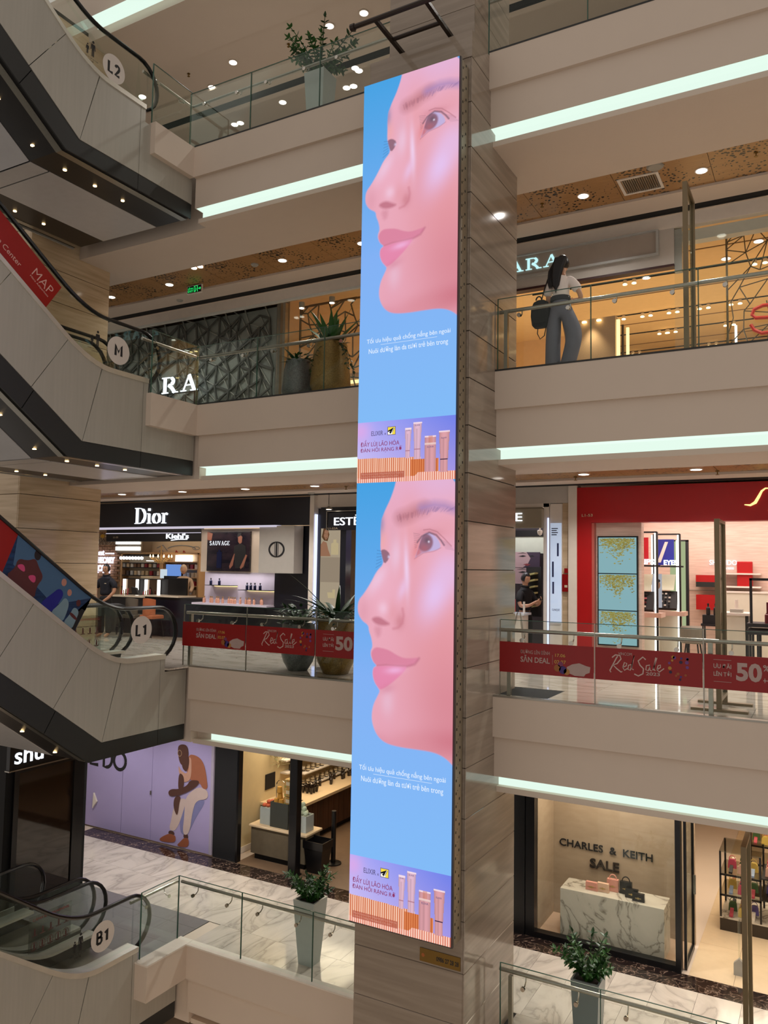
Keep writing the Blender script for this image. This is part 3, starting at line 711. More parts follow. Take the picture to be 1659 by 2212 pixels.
for k, (zt_, H) in enumerate(((8.125, 5.378), (2.747, 5.50))):
    o = bpy.data.objects.new('picture', am); COL.objects.link(o); o.parent = scr
    o.location = Vector((WX0, SY, zt_)) - Vector(scr['_w']); o.scale = (1, 1, H)
    def sx(a): return WX0 + a * 1.395
    def tz(b): return zt_ - b * H
    pl = SY - .002
    txt('Tối ưu hiệu quả chống nắng bên ngoài', 'F', sx(.082), sx(.94), tz(.663), tz(.646), pl, M_st, scr, .002)
    txt('Nuôi dưỡng làn da tươi trẻ bên trong', 'F', sx(.104), sx(.918), tz(.689), tz(.672), pl, M_st, scr, .002)
    B(sx(.23), sx(.81), pl - .001, pl, tz(.6662), tz(.6655)).build('rule', M_st, scr)
    txt('ELIXIR', 'F', sx(.148), sx(.272), tz(.887), tz(.876), pl, M_sd, scr, .002)
    txt('x', 'F', sx(.286), sx(.304), tz(.8865), tz(.882), pl, M_sd, scr, .002)
    B(sx(.318), sx(.403), pl - .001, pl, tz(.888), tz(.868)).build('logo_frame', M_sd, scr)
    B(sx(.323), sx(.398), pl - .0015, pl - .001, tz(.8868), tz(.8692)).build('logo_ground', M_sy, scr)
    MB().prism([(sx(.324), tz(.8866)), (sx(.366), tz(.8866)), (sx(.39), tz(.871)), (sx(.324), tz(.877))], 'Y', pl - .0018, pl - .0015).build('logo_shape', M_sw, scr)
    MB().prism([(sx(.323), tz(.8775)), (sx(.384), tz(.8705)), (sx(.352), tz(.8855)), (sx(.336), tz(.8815)), (sx(.35), tz(.8785)), (sx(.323), tz(.8805))], 'Y', pl - .0022, pl - .0018).build('logo_shape', M_sk, scr)
    strokes([([(sx(.366), tz(.883)), (sx(.39), tz(.8715))], .006)], 'F', pl - .0018, M_sk, scr, .0006, 'logo_shape')
    txt('ĐẨY LÙI LÃO HÓA', 'F', sx(.035), sx(.443), tz(.9125), tz(.896), pl, M_sm, scr, .002)
    txt('ĐÀN HỒI RẠNG RỠ', 'F', sx(.034), sx(.47), tz(.9285), tz(.912), pl, M_sm, scr, .002)
    M_cap = mat('screen_caption_text', (226, 160, 140), emit=.9)
    txt('Tầng B2, Vincom Center Đồng Khởi, Số 72 Lê Thánh Tôn', 'F', sx(.045), sx(.49), tz(.9815), tz(.977), pl, M_cap, scr, .001)
    txt('và đường Tự Thắng, P. Bến Nghé, Q. 1, Tp. HCM', 'F', sx(.045), sx(.43), tz(.988), tz(.9835), pl, M_cap, scr, .001)
    for a, b, c, d in ((.60, .65, .8715, .868), (.725, .79, .9245, .9205), (.862, .915, .9055, .902), (.515, .55, .882, .879)):
        txt('ELIXIR', 'F', sx(a), sx(b), tz(c), tz(d), pl, M_sd, scr, .001)
np_ = thing('number_plate', 'small brass phone-number plate on the column just below the screen', 'sign', (-4.2, 9.12, -3.08))
B(-4.475, -3.935, 9.108, 9.119, -3.145, -2.99).build('plate', mat('brass_plate', (128, 98, 42), .35, .6), np_)
txt('0986 27 28 28', 'F', -4.25, -3.955, -3.10, -3.045, 9.108, M_ink, np_, .002, bold=.02)
MB().disc((-4.43, 9.107, -3.07), .022, 'Y', .002).build('emblem', mat('orange_mark', (170, 90, 30), .4), np_)
# ================================================================ ESCALATORS
SL = .70; CA = 1 / math.hypot(1, SL); SA = SL * CA
def esc_curve(ykink, zflat, y_end, y_lo, fillet=.5, n=8):
    """flat from y_end to the kink, then rising toward the viewer with slope SL; rounded"""
    pts = [(y_end, zflat)]
    a = Vector((ykink + fillet * .8, zflat)); c = Vector((ykink, zflat)); b = Vector((ykink - fillet, zflat + SL * fillet))
    for i in range(n + 1):
        t = i / n; p = a * (1 - t) ** 2 + c * 2 * t * (1 - t) + b * t * t; pts.append((p.x, p.y))
    pts.append((y_lo, zflat + SL * (ykink - y_lo))); return pts
YLO = 2.4
def escalator(name, floor, z0, dy, label, yend_truss, marks):
    """twin escalator whose lower landing meets the storey at z0; dy shifts it along Y"""
    t = thing(name, label, 'escalator', (-10.75, 9.0 + dy, z0 - .02))
    X = -9.3
    top = esc_curve(8.44 + dy, z0 + .19, 9.56 + dy, YLO)
    kb = 8.34 + dy; zb = z0 - .95; kc = 8.12 + dy; zc = z0 - 1.2
    ye = yend_truss
    def bot(y): return zb + SL * max(0, kb - y)
    # outer cladding panels
    def panel(poly): MB().prism(poly, 'X', X - .02, X).build('side_panel', M_panel, t)
    g = .004
    yv = 9.46 + dy
    panel([(9.56 + dy, z0 + .19), (yv + g, z0 + .19), (yv + g, zb), (ye, zb), (ye, z0 - .06), (9.56 + dy, z0 - .06)])
    crv = [p for p in top if p[0] < yv and p[0] > 8.66 + dy]
    panel([(yv - g, z0 + .19)] + crv + [(8.66 + dy, z0 + .21), (kb + g, zb), (yv - g, zb)])
    def topz(y):
        for (a, b), (c, d) in zip(top[:-1], top[1:]):
            if c <= y <= a: return b + (d - b) * (a - y) / max(a - c, 1e-9)
        return top[-1][1]
    cuts = [8.04 + dy - .935 * i for i in range(8)]
    prev_t = 8.64 + dy; prev_b = (kb - g, zb)
    for c in cuts:
        if c < YLO + .9: break
        tz_ = topz(c); h = (z0 + .19 + SL * (8.44 + dy - c)) - (zb + SL * (kb - c)); perp = h * CA
        b = (c - perp * SA, tz_ - perp * CA); b = (b[0], bot(b[0]))
        arcp = [p for p in top if c < p[0] < prev_t]
        panel([(prev_t, topz(prev_t))] + arcp + [(c + g, topz(c + g)), (b[0] + g, bot(b[0] + g)), prev_b])
        prev_t = c - g; prev_b = (b[0] - g, bot(b[0] - g))
    panel([(prev_t, topz(prev_t)), (YLO, topz(YLO)), (YLO, bot(YLO)), prev_b])
    # charcoal lower band
    segs = [(ye, yv + g), (yv - g, kb)]
    def band(y): return zc + SL * max(0, kc - y)
    MB().prism([(ye, zb - .006), (yv + g, zb - .006), (yv + g, zc), (ye, zc)], 'X', X - .03, X - .006).build('lower_band', M_band, t)
    c1_ = 7.35 + dy
    MB().prism([(yv - g, zb - .006), (kb, zb - .006), (c1_ + .17, bot(c1_ + .17) - .006), (c1_, band(c1_)), (kc, zc), (yv - g, zc)], 'X', X - .03, X - .006).build('lower_band', M_band, t)
    MB().prism([(c1_ + .16, bot(c1_ + .16) - .006), (YLO, bot(YLO) - .006), (YLO, band(YLO)), (c1_ - .01, band(c1_ - .01))], 'X', X - .03, X - .006).build('lower_band', M_band, t)
    # truss body
    XR = -12.2
    body = [(ye, zc + .03), (kc + .02, zc + .03), (YLO, band(YLO) + .03), (YLO, z0 - .35 + SL * (8.3 + dy - YLO)), (8.3 + dy, z0 - .35), (8.6 + dy, z0 - .06), (ye, z0 - .06)]
    MB().prism(body, 'X', XR + .02, X - .03).build('truss', M_dark, t)
    MB().prism([(ye, z0 - .06)] + [(9.56 + dy, z0 - .06), (9.56 + dy, z0 + .19)] + [p for p in top[1:]] + [(YLO, band(YLO)), (kc, zc), (ye, zc)], 'X', XR - .02, XR).build('side_panel', M_panel, t)
    # underside strips: silver line, black strip with lamps, grey panels, black strip, silver line
    def strip(x0, x1, d, m, nm, y0=None, y1=None):
        ya = y0 if y0 is not None else ye; yb = y1 if y1 is not None else YLO
        P = [(y, band(y)) for y in ([ya] + ([kc] if ya > kc > yb else []) + [yb])]
        return MB().prism([(y, z + d + .012) for y, z in P] + [(y, z + d) for y, z in P[::-1]], 'X', x0, x1).build(nm, m, t)
    strip(-9.40, -9.33, .02, M_dark, 'gap')
    strip(-9.52, -9.40, .004, M_steel, 'metal_strip')
    strip(-10.1, -9.52, .014, M_underb, 'lamp_strip')
    yy = [ye, kc + .36, kc]
    y = ye - .02; ystep = 1.12; lim = kc
    edges = [ye, kc + .33, kc - .0] + [kc - i * 1.0 for i in range(1, 7)]
    for a, b in zip(edges[:-1], edges[1:]):
        if b < YLO: break
        strip(-11.4, -10.1, .004, M_under, 'underside_panel', a - .012, b + .012)
    strip(-12.0, -11.4, .014, M_underb, 'lamp_strip')
    strip(-12.1, -12.0, .004, M_steel, 'metal_strip')
    for xx in (-9.84, -11.76):
        y = kc + 1.53
        while y > 5.2:
            z = band(y)
            l = MB().disc((xx, y, z + .002), .028, 'Z', .012, 12).build('lamp', M_lampwarm, t); y -= .56
    # four balustrades
    for bi, (xb, near) in enumerate(((-9.38, 1), (-10.35, 0), (-10.62, 0), (-11.86, 1))):
        hc = esc_curve(8.38 + dy, z0 + .97, 9.45 + dy, YLO, .5)
        path = [(xb, 9.45 + dy + .41 * math.sin(a), z0 + .56 - .41 * math.cos(a)) for a in [PI * i / 12 for i in range(0, 12)]]
        path += [(xb, y, z) for y, z in hc]
        hr = MB().tube(path, .036, 8, ry=.028); hr.sm = True; hr.build('handrail', M_rubber, t)
        ge = [(9.40 + dy, z0 + .19)] + [(9.43 + dy + .385 * math.sin(a), z0 + .56 - .385 * math.cos(a)) for a in [PI * i / 8 for i in range(1, 8)]]
        gl = ge + [(y, z - .03) for y, z in hc] + [(YLO, topz(YLO))] + [p for p in top[::-1] if p[0] > YLO + .01]
        MB().prism(gl, 'X', xb - .005, xb + .005).build('glass_panel', M_glass, t)
        w = .085
        P = top; cap = [(y, z) for y, z in P] + [(y, z + .018) for y, z in P[::-1]]
        x0_, x1_ = {0: (xb - .14, -9.285), 1: (xb - .05, xb + .15), 2: (xb - .15, xb + .05), 3: (xb - .1, xb + .16)}[bi]
        sk = MB(); r1 = [(y, z + .03) for y, z in P]; r0 = [(y, z - (.045 if bi == 0 else .012)) for y, z in P]
        sk.prism(r1 + r0[::-1], 'X', x0_, x1_); sk.build('skirt_trim', M_deck, t)
        if bi in (1, 2):
            low = [(9.5 + dy, z0 - .02), (8.6 + dy, z0 - .02), (YLO, z0 - .3 + SL * (8.4 + dy - YLO))]
            MB().prism([(9.56 + dy, z0 + .18)] + P[1:] + low[::-1], 'X', xb - .07, xb + .07).build('inner_skirt', M_band, t)
    # steps and landing plates of both runs
    for (xa, xb_) in ((-10.27, -9.48), (-11.78, -10.70)):
        B(xa, xb_, 8.75 + dy, 9.62 + dy, z0 - .03, z0 + .002).build('landing_plate', M_steel, t)
        st = MB().box(xa, xb_, 0, .40, -.2, 0); st.box(xa, xb_, .0, .012, -.01, .003)
        s0 = None
        for i in range(13):
            y = 8.75 + dy - .4 - i * .40; z = z0 - .0 + max(0, i - 1.2) * .28 - .02
            if y < YLO + .1: break
            if s0 is None: s0 = st.build('step', M_panel, t)
            s = s0 if i == 0 else s0.copy()
            if i: COL.objects.link(s)
            s.location = (0, y, z)
    # round storey sign and stick-figure notice on the glass
    sy, sz, txt_ = marks
    g0 = -9.374
    MB().disc((g0, sy, sz), .215, 'X', .003, 32).build('round_sticker', M_offwhite, t)
    wl = .085 if len(txt_) == 2 else .075
    GL = {'L': [([(0, 1), (0, 0), (.62, 0)], .2)], '1': [([(.1, .72), (.42, .98), (.42, 0)], .2)], '2': [([(.02, .78), (.12, .95), (.34, 1), (.56, .92), (.6, .72), (.48, .5), (.04, .02), (.66, .02)], .19)],
          'M': [([(0, 0), (0, 1), (.45, .35), (.9, 1), (.9, 0)], .2)], 'B': [([(0, 0), (0, 1), (.4, 1), (.56, .88), (.56, .66), (.4, .54), (.05, .54), (.44, .54), (.62, .4), (.62, .14), (.46, 0), (0, 0)], .18)]}
    hgt = .16; yc = sy - (.058 if len(txt_) == 1 else .103); LS = []
    for ch in txt_:
        for pts, ww in GL[ch]: LS.append(([(yc + a * .16 * .8, sz - .08 + c_ * hgt) for a, c_ in pts], ww * .21))
        yc += .125
    strokes(LS, 'S', g0 + .003, M_ink, t, .003, 'storey_lettering')
    fy, fz = sy - .44, sz + .02
    mb = MB()
    def fig(y, z, h):
        mb.disc((g0, y, z + h * .92), h * .085, 'X', .002, 10)
        mb.prism([(y - h * .14, z + h * .78), (y + h * .14, z + h * .78), (y + h * .19, z + h * .42), (y + h * .13, z + h * .42), (y + h * .09, z + h * .68), (y + h * .09, z), (y + h * .015, z), (y + h * .01, z + h * .4), (y - h * .01, z + h * .4), (y - h * .015, z), (y - h * .09, z), (y - h * .09, z + h * .68), (y - h * .13, z + h * .42), (y - h * .19, z + h * .42)], 'X', g0, g0 + .002)
    fig(fy + .04, fz - .06, .24); fig(fy - .06, fz - .06, .155)
    mb.build('notice_figure', M_ink, t)
    txt('CHUNG TAY GIỮ AN TOÀN', 'S', fy - .14, fy + .14, fz - .11, fz - .085, g0, M_ink, t, .001)
    txt('CHO BÉ', 'S', fy - .06, fy + .06, fz - .15, fz - .122, g0, M_ink, t, .001)
    return t
E2 = escalator('escalator', 'L2', 8.70, -.85, 'topmost twin escalator with grey cladding and L2 sticker, descending to the highest balcony', 9.80, (8.11, 9.19, 'L2'))
E3 = escalator('escalator', 'M', 4.35, -.58, 'middle twin escalator with a red printed panel and M sticker on its glass', 10.05, (8.42, 4.89, 'M'))
E4 = escalator('escalator', 'L1', 0.0, 0., 'twin escalator with a beach photo on its glass and an L1 sticker', 10.05, (9.10, .63, 'L1'))
E5 = escalator('escalator', 'B1', -4.38, -.36, 'lowest twin escalator with B1 sticker beside the marble landing', 10.05, (8.57, -3.785, 'B1'))
# printed panels on the balustrade glass
def slope_z(z0, dy, y, f): # f 0 = skirt, 1 = handrail
    a = z0 + .19 + SL * (8.44 + dy - y); b = z0 + .97 + SL * (8.38 + dy - y)
    return a + .02 + (b - a - .06) * f
G0 = -9.372
MB().prism([(7.07, slope_z(4.35, -.58, 7.07, 0)), (7.35, 5.53), (3.2, slope_z(4.35, -.58, 3.2, 1)), (3.2, slope_z(4.35, -.58, 3.2, 0))], 'X', G0, G0 + .003).build('red_print', mat('print_red', (150, 22, 12), .3), E3)
M_pt = mat('print_pinkwhite', (214, 170, 160), .6)
dS = (CA, -SA); nS = (SA, CA)
def slanted(s, y, z, w, h, par=E3, bold=0., m=None):
    # text running down the slope; y,z = lower left start
    txt(s, 'S', 0, 1, 0, 1, G0 + .003, m or M_pt, par, .002, bold=bold, affine=((y, z), (dS[0] * w, dS[1] * w), (nS[0] * h, nS[1] * h)))
slanted('Vincom Center', 6.08, 6.00, .72, .075)
slanted('Đồng Khởi, HCMC', 5.92, 5.93, .80, .075)
slanted('MAP', 6.86, 5.565, .36, .13, bold=-.012)
slanted('Mitra Adiperkasa', 6.83, 5.52, .36, .035)
# beach photograph print on the L1 escalator
ph = MB().prism([(7.81, slope_z(0, 0, 7.81, 0)), (8.10, 1.15), (6.85, 2.02), (6.63, slope_z(0, 0, 6.63, 0))], 'X', G0, G0 + .002)
ph.build('beach_print', ramp_mat('sea_print', [(.35, (14, 36, 70)), (.65, (28, 62, 104))], scale=(1, 2, 9), nscale=3, rough=.3), E4)
MB().prism([(7.45, 1.07), (8.10, 1.15), (6.85, 2.02), (6.80, 1.62), (7.2, 1.3)], 'X', G0 + .002, G0 + .003).build('beach_print', mat('sky_print', (66, 100, 134), .4), E4)
MB().prism([(6.85, 2.02), (6.63, slope_z(0, 0, 6.63, 0)), (4, slope_z(0, 0, 4, 0)), (4, slope_z(0, 0, 4, 1))], 'X', G0, G0 + .003).build('red_print', MATS['print_red'], E4)
MB().prism([(7.81, .67), (8.10, 1.15), (8.0, .97), (7.94, 1.0), (7.62, .80)], 'X', G0 + .0025, G0 + .0035).build('dark_print', M_ink, E4)
M_skd = mat('print_skin_dark', (86, 34, 34), .5); M_skp = mat('print_skin', (184, 128, 112), .5); M_pink = mat('print_pink', (206, 70, 120), .5); M_blu = mat('print_blue', (18, 22, 130), .5); M_pale = mat('print_pale', (120, 146, 158), .5)
from_px = lambda *p: None
def shp(pts, m, d=.004): MB().prism(smooth2(pts), 'X', G0 + d - .001, G0 + d).build('figure_print', m, E4)
def spt(u, f):  # u along slope (y at skirt), f across
    y = u; z = slope_z(0, 0, y, 0); return (y + nS[0] * .62 * f, z + nS[1] * .62 * f)
def fy_(lst): return [spt(a, b) for a, b in lst]
shp(fy_([(6.66, .02), (6.72, .3), (6.68, .52), (6.80, .62), (6.86, .78), (6.96, .66), (7.08, .56), (7.06, .3), (7.14, .0)]), M_skd)
shp(fy_([(6.70, .36), (6.78, .52), (6.86, .36)]), M_pink, .005); shp(fy_([(6.88, .34), (6.98, .5), (7.03, .3)]), M_pink, .005)
shp([(a, b) for a, b in arc(*spt(6.86, .86), .055, .075, 0, 360, 10)[:-1]], mat('print_hair', (30, 14, 16), .5), .005)
shp(fy_([(7.20, .02), (7.28, .4), (7.32, .62), (7.42, .58), (7.42, .3), (7.40, .02)]), M_blu, .0045)
shp([(a, b) for a, b in arc(*spt(7.335, .78), .045, .055, 0, 360, 10)[:-1]], M_skp, .005)
shp(fy_([(7.38, .02), (7.44, .34), (7.45, .54), (7.54, .5), (7.58, .28), (7.60, .02)]), M_pale, .0046)
shp([(a, b) for a, b in arc(*spt(7.47, .68), .04, .05, 0, 360, 10)[:-1]], M_skp, .005)
shp(fy_([(7.60, .03), (7.63, .3), (7.62, .5), (7.72, .5), (7.74, .28), (7.76, .03)]), M_pale, .0047)
shp([(a, b) for a, b in arc(*spt(7.65, .63), .04, .05, 0, 360, 10)[:-1]], M_skd, .005)
shp(fy_([(7.62, .28), (7.62, .36), (7.74, .34), (7.75, .27)]), M_skd, .0052)
# safety notice with pictograms on the second balustrade (L1 and B1)
def notice(par, z0, dy, y0=8.5):
    g = -10.345
    B(g, g + .002, y0 + dy, y0 + .75 + dy, z0 + .25, z0 + .82).build('notice_sheet', glass_mat('clear_film', (.8, .82, .8), .05), par)
    txt('CẢNH BÁO/WARNING', 'S', y0 + .06 + dy, y0 + .7 + dy, z0 + .74, z0 + .79, g + .003, MATS['print_red'], par, .001)
    mb = MB()
    for r in range(2):
        for c in range(5):
            y = y0 + .1 + .14 * c + dy; z = z0 + .58 - .2 * r
            if r: 
                for a in range(16):
                    p = (y + .05 * math.cos(a * PI / 8), z + .06 * math.sin(a * PI / 8)); mb.box(g + .002, g + .004, p[0] - .006, p[0] + .006, p[1] - .006, p[1] + .006)
            mb.disc((g + .002, y, z + .035), .014, 'X', .002, 8); mb.box(g + .002, g + .004, y - .012, y + .016, z - .04, z + .02)
            mb.box(g + .002, g + .004, y - .045, y + .045, z - .055, z - .045)
    mb.build('pictogram', mat('print_maroon', (90, 34, 34), .6), par)
notice(E4, 0, 0, 8.42); notice(E5, -4.38, -.36, 8.42)

# ================================================================ BALUSTRADES
def rail_run(k, x0, x1, joints, label, post=None, side=None):
    z = LV[k]; y = YE[k] + .05
    t = thing('glass_balustrade', label, 'railing', ((x0 + x1) / 2, y, z))
    xs = [x0] + joints + [x1]
    for a, b in zip(xs[:-1], xs[1:]):
        gp_ = B(a + .006, b - .006, y - .006, y + .006, z - .01, z + 1.0).build('glass_panel', M_glass, t)
        B(a + .006, b - .006, y - .0065, y + .0065, z + .995, z + 1.003).build('glass_edge', M_edge, gp_)
    for a in joints + [x0]:
        B(a - .006, a + .006, y - .009, y + .009, z - .01, z + 1.0).build('joint_strip', M_edge if k != 'L1' else M_steel, t)
    hr = MB().tube([(x0 - .06, y + .13, z + .855), (x1, y + .13, z + .855)], .026, 10); hr.sm = True; hro = hr.build('handrail', M_steel, t)
    for a in xs[:-1]:
        for s in (.3, -.3):
            xx = a + s
            if a == x0 and s < 0: continue
            if xx > x1: continue
            br = MB().tube([(xx, y + .01, z + .74), (xx, y + .08, z + .745), (xx, y + .12, z + .78), (xx, y + .13, z + .835)], .008, 6)
            br.disc((xx, y + .006, z + .74), .028, 'Y', .012, 14); br.disc((xx, y - .014, z + .74), .028, 'Y', .008, 14); br.build('bracket', M_chrome, hro)
    for p in (post or []):
        B(p - .025, p + .025, y + .03, y + .09, z - .01, z + .84).build('post', M_steel, t)
    if side:   # glass return beside the escalator
        xg, ya = side
        B(xg - .006, xg + .006, ya, y - .006, z - .01, z + 1.0).build('glass_panel', M_glass, t)
        B(xg - .0065, xg + .0065, ya, y - .006, z + .995, z + 1.003).build('glass_edge', M_edge, t)
        B(xg - .009, xg + .009, ya - .008, ya + .004, z - .01, z + 1.0).build('joint_strip', M_edge, t)
        hr = MB().tube([(xg - .13, ya - .1, z + .855), (xg - .13, y + .13, z + .855)], .026, 10); hr.sm = True; hro = hr.build('handrail', M_steel, t)
        for yy in (ya + .12, y - .2):
            br = MB().tube([(xg - .01, yy, z + .74), (xg - .08, yy, z + .745), (xg - .12, yy, z + .78), (xg - .13, yy, z + .835)], .008, 6)
            br.disc((xg - .02, yy, z + .74), .028, 'X', .012, 14); br.build('bracket', M_chrome, hro)
    return t
rail_run('B1', -9.3, XCL, [-8.0, -6.68], 'glass balustrade with steel handrail around the lowest floor edge, left of the column', side=(-9.3, 9.24))
rail_run('B1', -3.78, 1.5, [-2.5, -1.2, .1], 'glass balustrade with steel handrail on the lowest floor, right of the column', post=[-3.66])
RL = rail_run('L1', -9.38, XCL, [-8.06, -6.74], 'glass balustrade with red sale banner left of the column', post=[-9.28])
RR = rail_run('L1', -3.81, 1.5, [-2.56, -1.29, 0.], 'glass balustrade with red sale banner right of the column', post=[-3.7, -1.22])
rail_run('M', -9.28, XCL, [-8.0, -6.7], 'glass balustrade in front of the two potted plants on the middle balcony', side=(-9.24, 8.98))
rail_run('M', -3.87, 1.5, [-2.6, -1.3, 0.], 'glass balustrade the woman in white stands behind', post=[-3.77])
rail_run('L2', -9.36, XCL, [-8.06, -6.71], 'glass balustrade of the highest balcony left of the column', side=(-9.32, 8.86))
rail_run('L2', -3.92, 1.5, [-2.56, -1.3], 'glass balustrade of the highest balcony right of the column')

# red sale banners
M_btx = mat('banner_pale_text', (176, 152, 146), .5); M_bye = mat('banner_yellow_text', (190, 150, 70), .5)
def banner(x0, x1, rl, label):
    y = 10.035; t = thing('sale_banner', label, 'banner', ((x0 + x1) / 2, y, .32)); z0, z1 = .32, .715
    for a, b in rl: B(a, b, y - .004, y, z0, z1).build('sheet', M_red, t)
    src_ = [0, .29, .73, .80, .96, 1.2, 1.5, 2.44, 2.57, 2.79, 2.95, 3.2, 3.24, 3.58, 3.72, 6]
    dst_ = [0, .30, .72, .77, .91, .98, 1.65, 2.31, 2.38, 2.57, 2.79, 2.98, 3.01, 3.31, 3.4, 6] if x0 < -5 else [0, .29, .68, .75, .89, .99, 1.44, 2.08, 2.14, 2.35, 2.63, 2.82, 2.87, 3.14, 3.22, 6]
    def X(v): return x0 + float(np.interp(v, src_, dst_))
    def Xm(v): return x0 + (.90 if x0 > -5 else 1.0) + (v - 1.2)
    p = y - .005
    txt('ĐƯỜNG LÊN ĐỈNH', 'F', X(.29), X(.73), .575, .635, p, M_btx, t, .001); txt('SĂN DEAL', 'F', X(.29), X(.73), .465, .56, p, M_btx, t, .001, bold=.02)
    B(X(.765), X(.768), p - .001, p, .46, .58).build('rule', M_btx, t)
    txt('17.06', 'F', X(.80), X(.95), .56, .6, p, M_bye, t, .001, bold=.01); txt('02.07', 'F', X(.79), X(.96), .475, .52, p, M_bye, t, .001, bold=.01)
    mc = MB().prism([(Xm(1.22), .37), (Xm(1.2), .44), (Xm(1.27), .48), (Xm(1.36), .5), (Xm(1.45), .47), (Xm(1.5), .46), (Xm(1.49), .39), (Xm(1.44), .37), (Xm(1.42), .34), (Xm(1.3), .34)], 'Y', p - .001, p); mc.build('white_shape', M_btx, t)
    for c_, (cx, cz, r) in (((150, 90, 40), (1.08, .42, .045)), ((60, 40, 110), (1.15, .40, .05)), ((170, 120, 60), (1.2, .38, .04)), ((120, 50, 90), (1.12, .47, .035))):
        MB().disc((Xm(cx), p - .0015, cz), r, 'Y', .001, 14).build('colour_spot', mat('spot_%d%d%d' % c_, c_, .5), t)
    serif_ = 'VINCOM'; txt(serif_, 'F', X(1.65), X(1.89), .635, .67, p, M_btx, t, .001)
    # brush-lettered Red Sale
    q = .018
    L = []
    def C(pts, w=q): L.append(([(X(a), b) for a, b in pts], w))
    C([(1.52, .42), (1.50, .44), (1.62, .6), (1.64, .62)], .014); C([(1.54, .60), (1.60, .635), (1.68, .63), (1.70, .59), (1.63, .53), (1.56, .51), (1.62, .47), (1.70, .43), (1.72, .44)], .014)
    C([(1.73, .49), (1.79, .51), (1.80, .54), (1.76, .55), (1.73, .49), (1.76, .455), (1.81, .48)], .012)
    C([(1.88, .53), (1.83, .52), (1.82, .47), (1.86, .46), (1.89, .52), (1.93, .64), (1.88, .48), (1.92, .47)], .012)
    C([(2.13, .60), (2.08, .63), (2.0, .58), (2.03, .53), (2.09, .49), (2.08, .43), (2.0, .40), (1.93, .42)], .015)
    C([(2.20, .54), (2.14, .53), (2.13, .48), (2.17, .47), (2.21, .53), (2.20, .48), (2.23, .47)], .012)
    C([(2.25, .48), (2.32, .63), (2.30, .635), (2.265, .5), (2.29, .475)], .012); C([(2.32, .49), (2.38, .52), (2.38, .55), (2.34, .54), (2.32, .49), (2.36, .465), (2.44, .51)], .012)
    strokes(L, 'F', p, mat('banner_script', (196, 168, 160), .4), t, .001, 'script_lettering')
    txt('2023', 'F', X(2.13), X(2.37), .415, .455, p, M_btx, t, .001, bold=.02)
    rr = random.Random(5)
    cols = [(40, 20, 60), (110, 60, 130), (180, 130, 50), (60, 50, 130), (150, 80, 40)]
    for i in range(17):
        c_ = cols[i % 5]; MB().disc((X(2.57 + .22 * rr.random()), p - .0015, .39 + .28 * rr.random()), .012 + .01 * rr.random(), 'Y', .001, 10).build('confetti', mat('spot_%d%d%d' % c_, c_, .5), t)
    if x1 > x0 + 3:
        for zz in (.655, .395) : B(X(3.0 - .05), X(3.2), p - .001, p, zz if zz > .5 else zz + .01, (zz if zz > .5 else zz + .01) + .004).build('rule', M_btx, t)
        txt('ƯU ĐÃI', 'F', X(2.95), X(3.2), .56, .62, p, M_btx, t, .001, bold=.02); txt('LÊN TỚI', 'F', X(2.95), X(3.2), .47, .535, p, M_btx, t, .001, bold=.02)
        txt('50', 'F', X(3.24), X(3.58), .43, .64, p, M_btx, t, .001, bold=.04)
        if x1 > x0 + 3.7: txt('%', 'F', X(3.60), X(3.72), .56, .63, p, M_btx, t, .001, bold=.02); txt('++', 'F', X(3.60), X(3.72), .43, .48, p, M_btx, t, .001, bold=.02)
    return t
banner(-9.39, XCL - .02, [(-9.39, -8.07), (-8.05, -6.75), (-6.73, XCL - .02)], 'red sale banner fixed to the glass between escalator and column')
banner(-3.81, 1.45, [(-3.81, -2.57), (-2.55, -1.30), (-1.28, -.01), (.01, 1.45)], 'red sale banner fixed to the glass right of the column')
# ================================================================ CEILING FITTINGS
ORD = ('first', 'second', 'third', 'fourth', 'fifth', 'sixth', 'seventh', 'eighth', 'ninth', 'tenth')
def downlight(x, y, z, label, grp, r=.075, power=0, warm=False, shared={}):
    if 'o' not in shared:
        t = thing('ceiling_light', label, 'light', (x, y, z), grp)
        MB().disc((x, y, z - .012), r * 1.25, 'Z', .012, 20).build('trim_ring', M_white, t)
        MB().disc((x, y, z - .016), r, 'Z', .006, 20).build('lens', M_lamp, t); shared['o'] = t
    else: t = dup(shared['o'], Vector((x, y, z)) - shared['o'].location, label, grp)
    if grp is None and 'group' in t.keys(): del t['group']
    if power: spot('ceiling_lamp', (x, y, z - .03), power, SOFT, 2.4, .7, .05)
    return t
for k, zz, xs, nm, pw in (('L2', 7.478, (-13.57, -11.86, -8.96, -7.2, -3.2, -1.48, .2), 'middle walkway', 120), ('L3', 11.84, (-12.86, -10.33, -8.0, -7.25, -3.2, -1.5), 'highest balcony', 130),
                       ('M', 3.128, (-14.6, -13.0, -11.3, -9.7, -8.1, -6.4, -3.2, -1.6, .1), 'cosmetics floor', 120), ('L1', -1.222, (-14.0, -12.0, -10.2, -8.4, -6.6, -3.3, -1.5, .2), 'lowest floor', 130)):
    for i_, x in enumerate(sorted(xs)): downlight(x, 11.93, zz, 'round recessed downlight over the %s, %s from the left' % (nm, ORD[i_]), 'downlights over the %s' % nm, power=pw)
for i_, (x, y) in enumerate(((-11.28, 12.83), (-10.22, 13.47), (-11.73, 13.67), (-11.57, 13.68), (-8.19, 13.18), (-8.17, 13.29), (-8.70, 13.67), (-8.54, 13.69))):
    downlight(x, min(y, 12.38) if y < 12.9 else y, 11.84 if y < 12.9 else 11.80, 'small ceiling spot deep over the highest balcony, %s of eight' % ORD[i_], 'small spots over the highest balcony', .04)
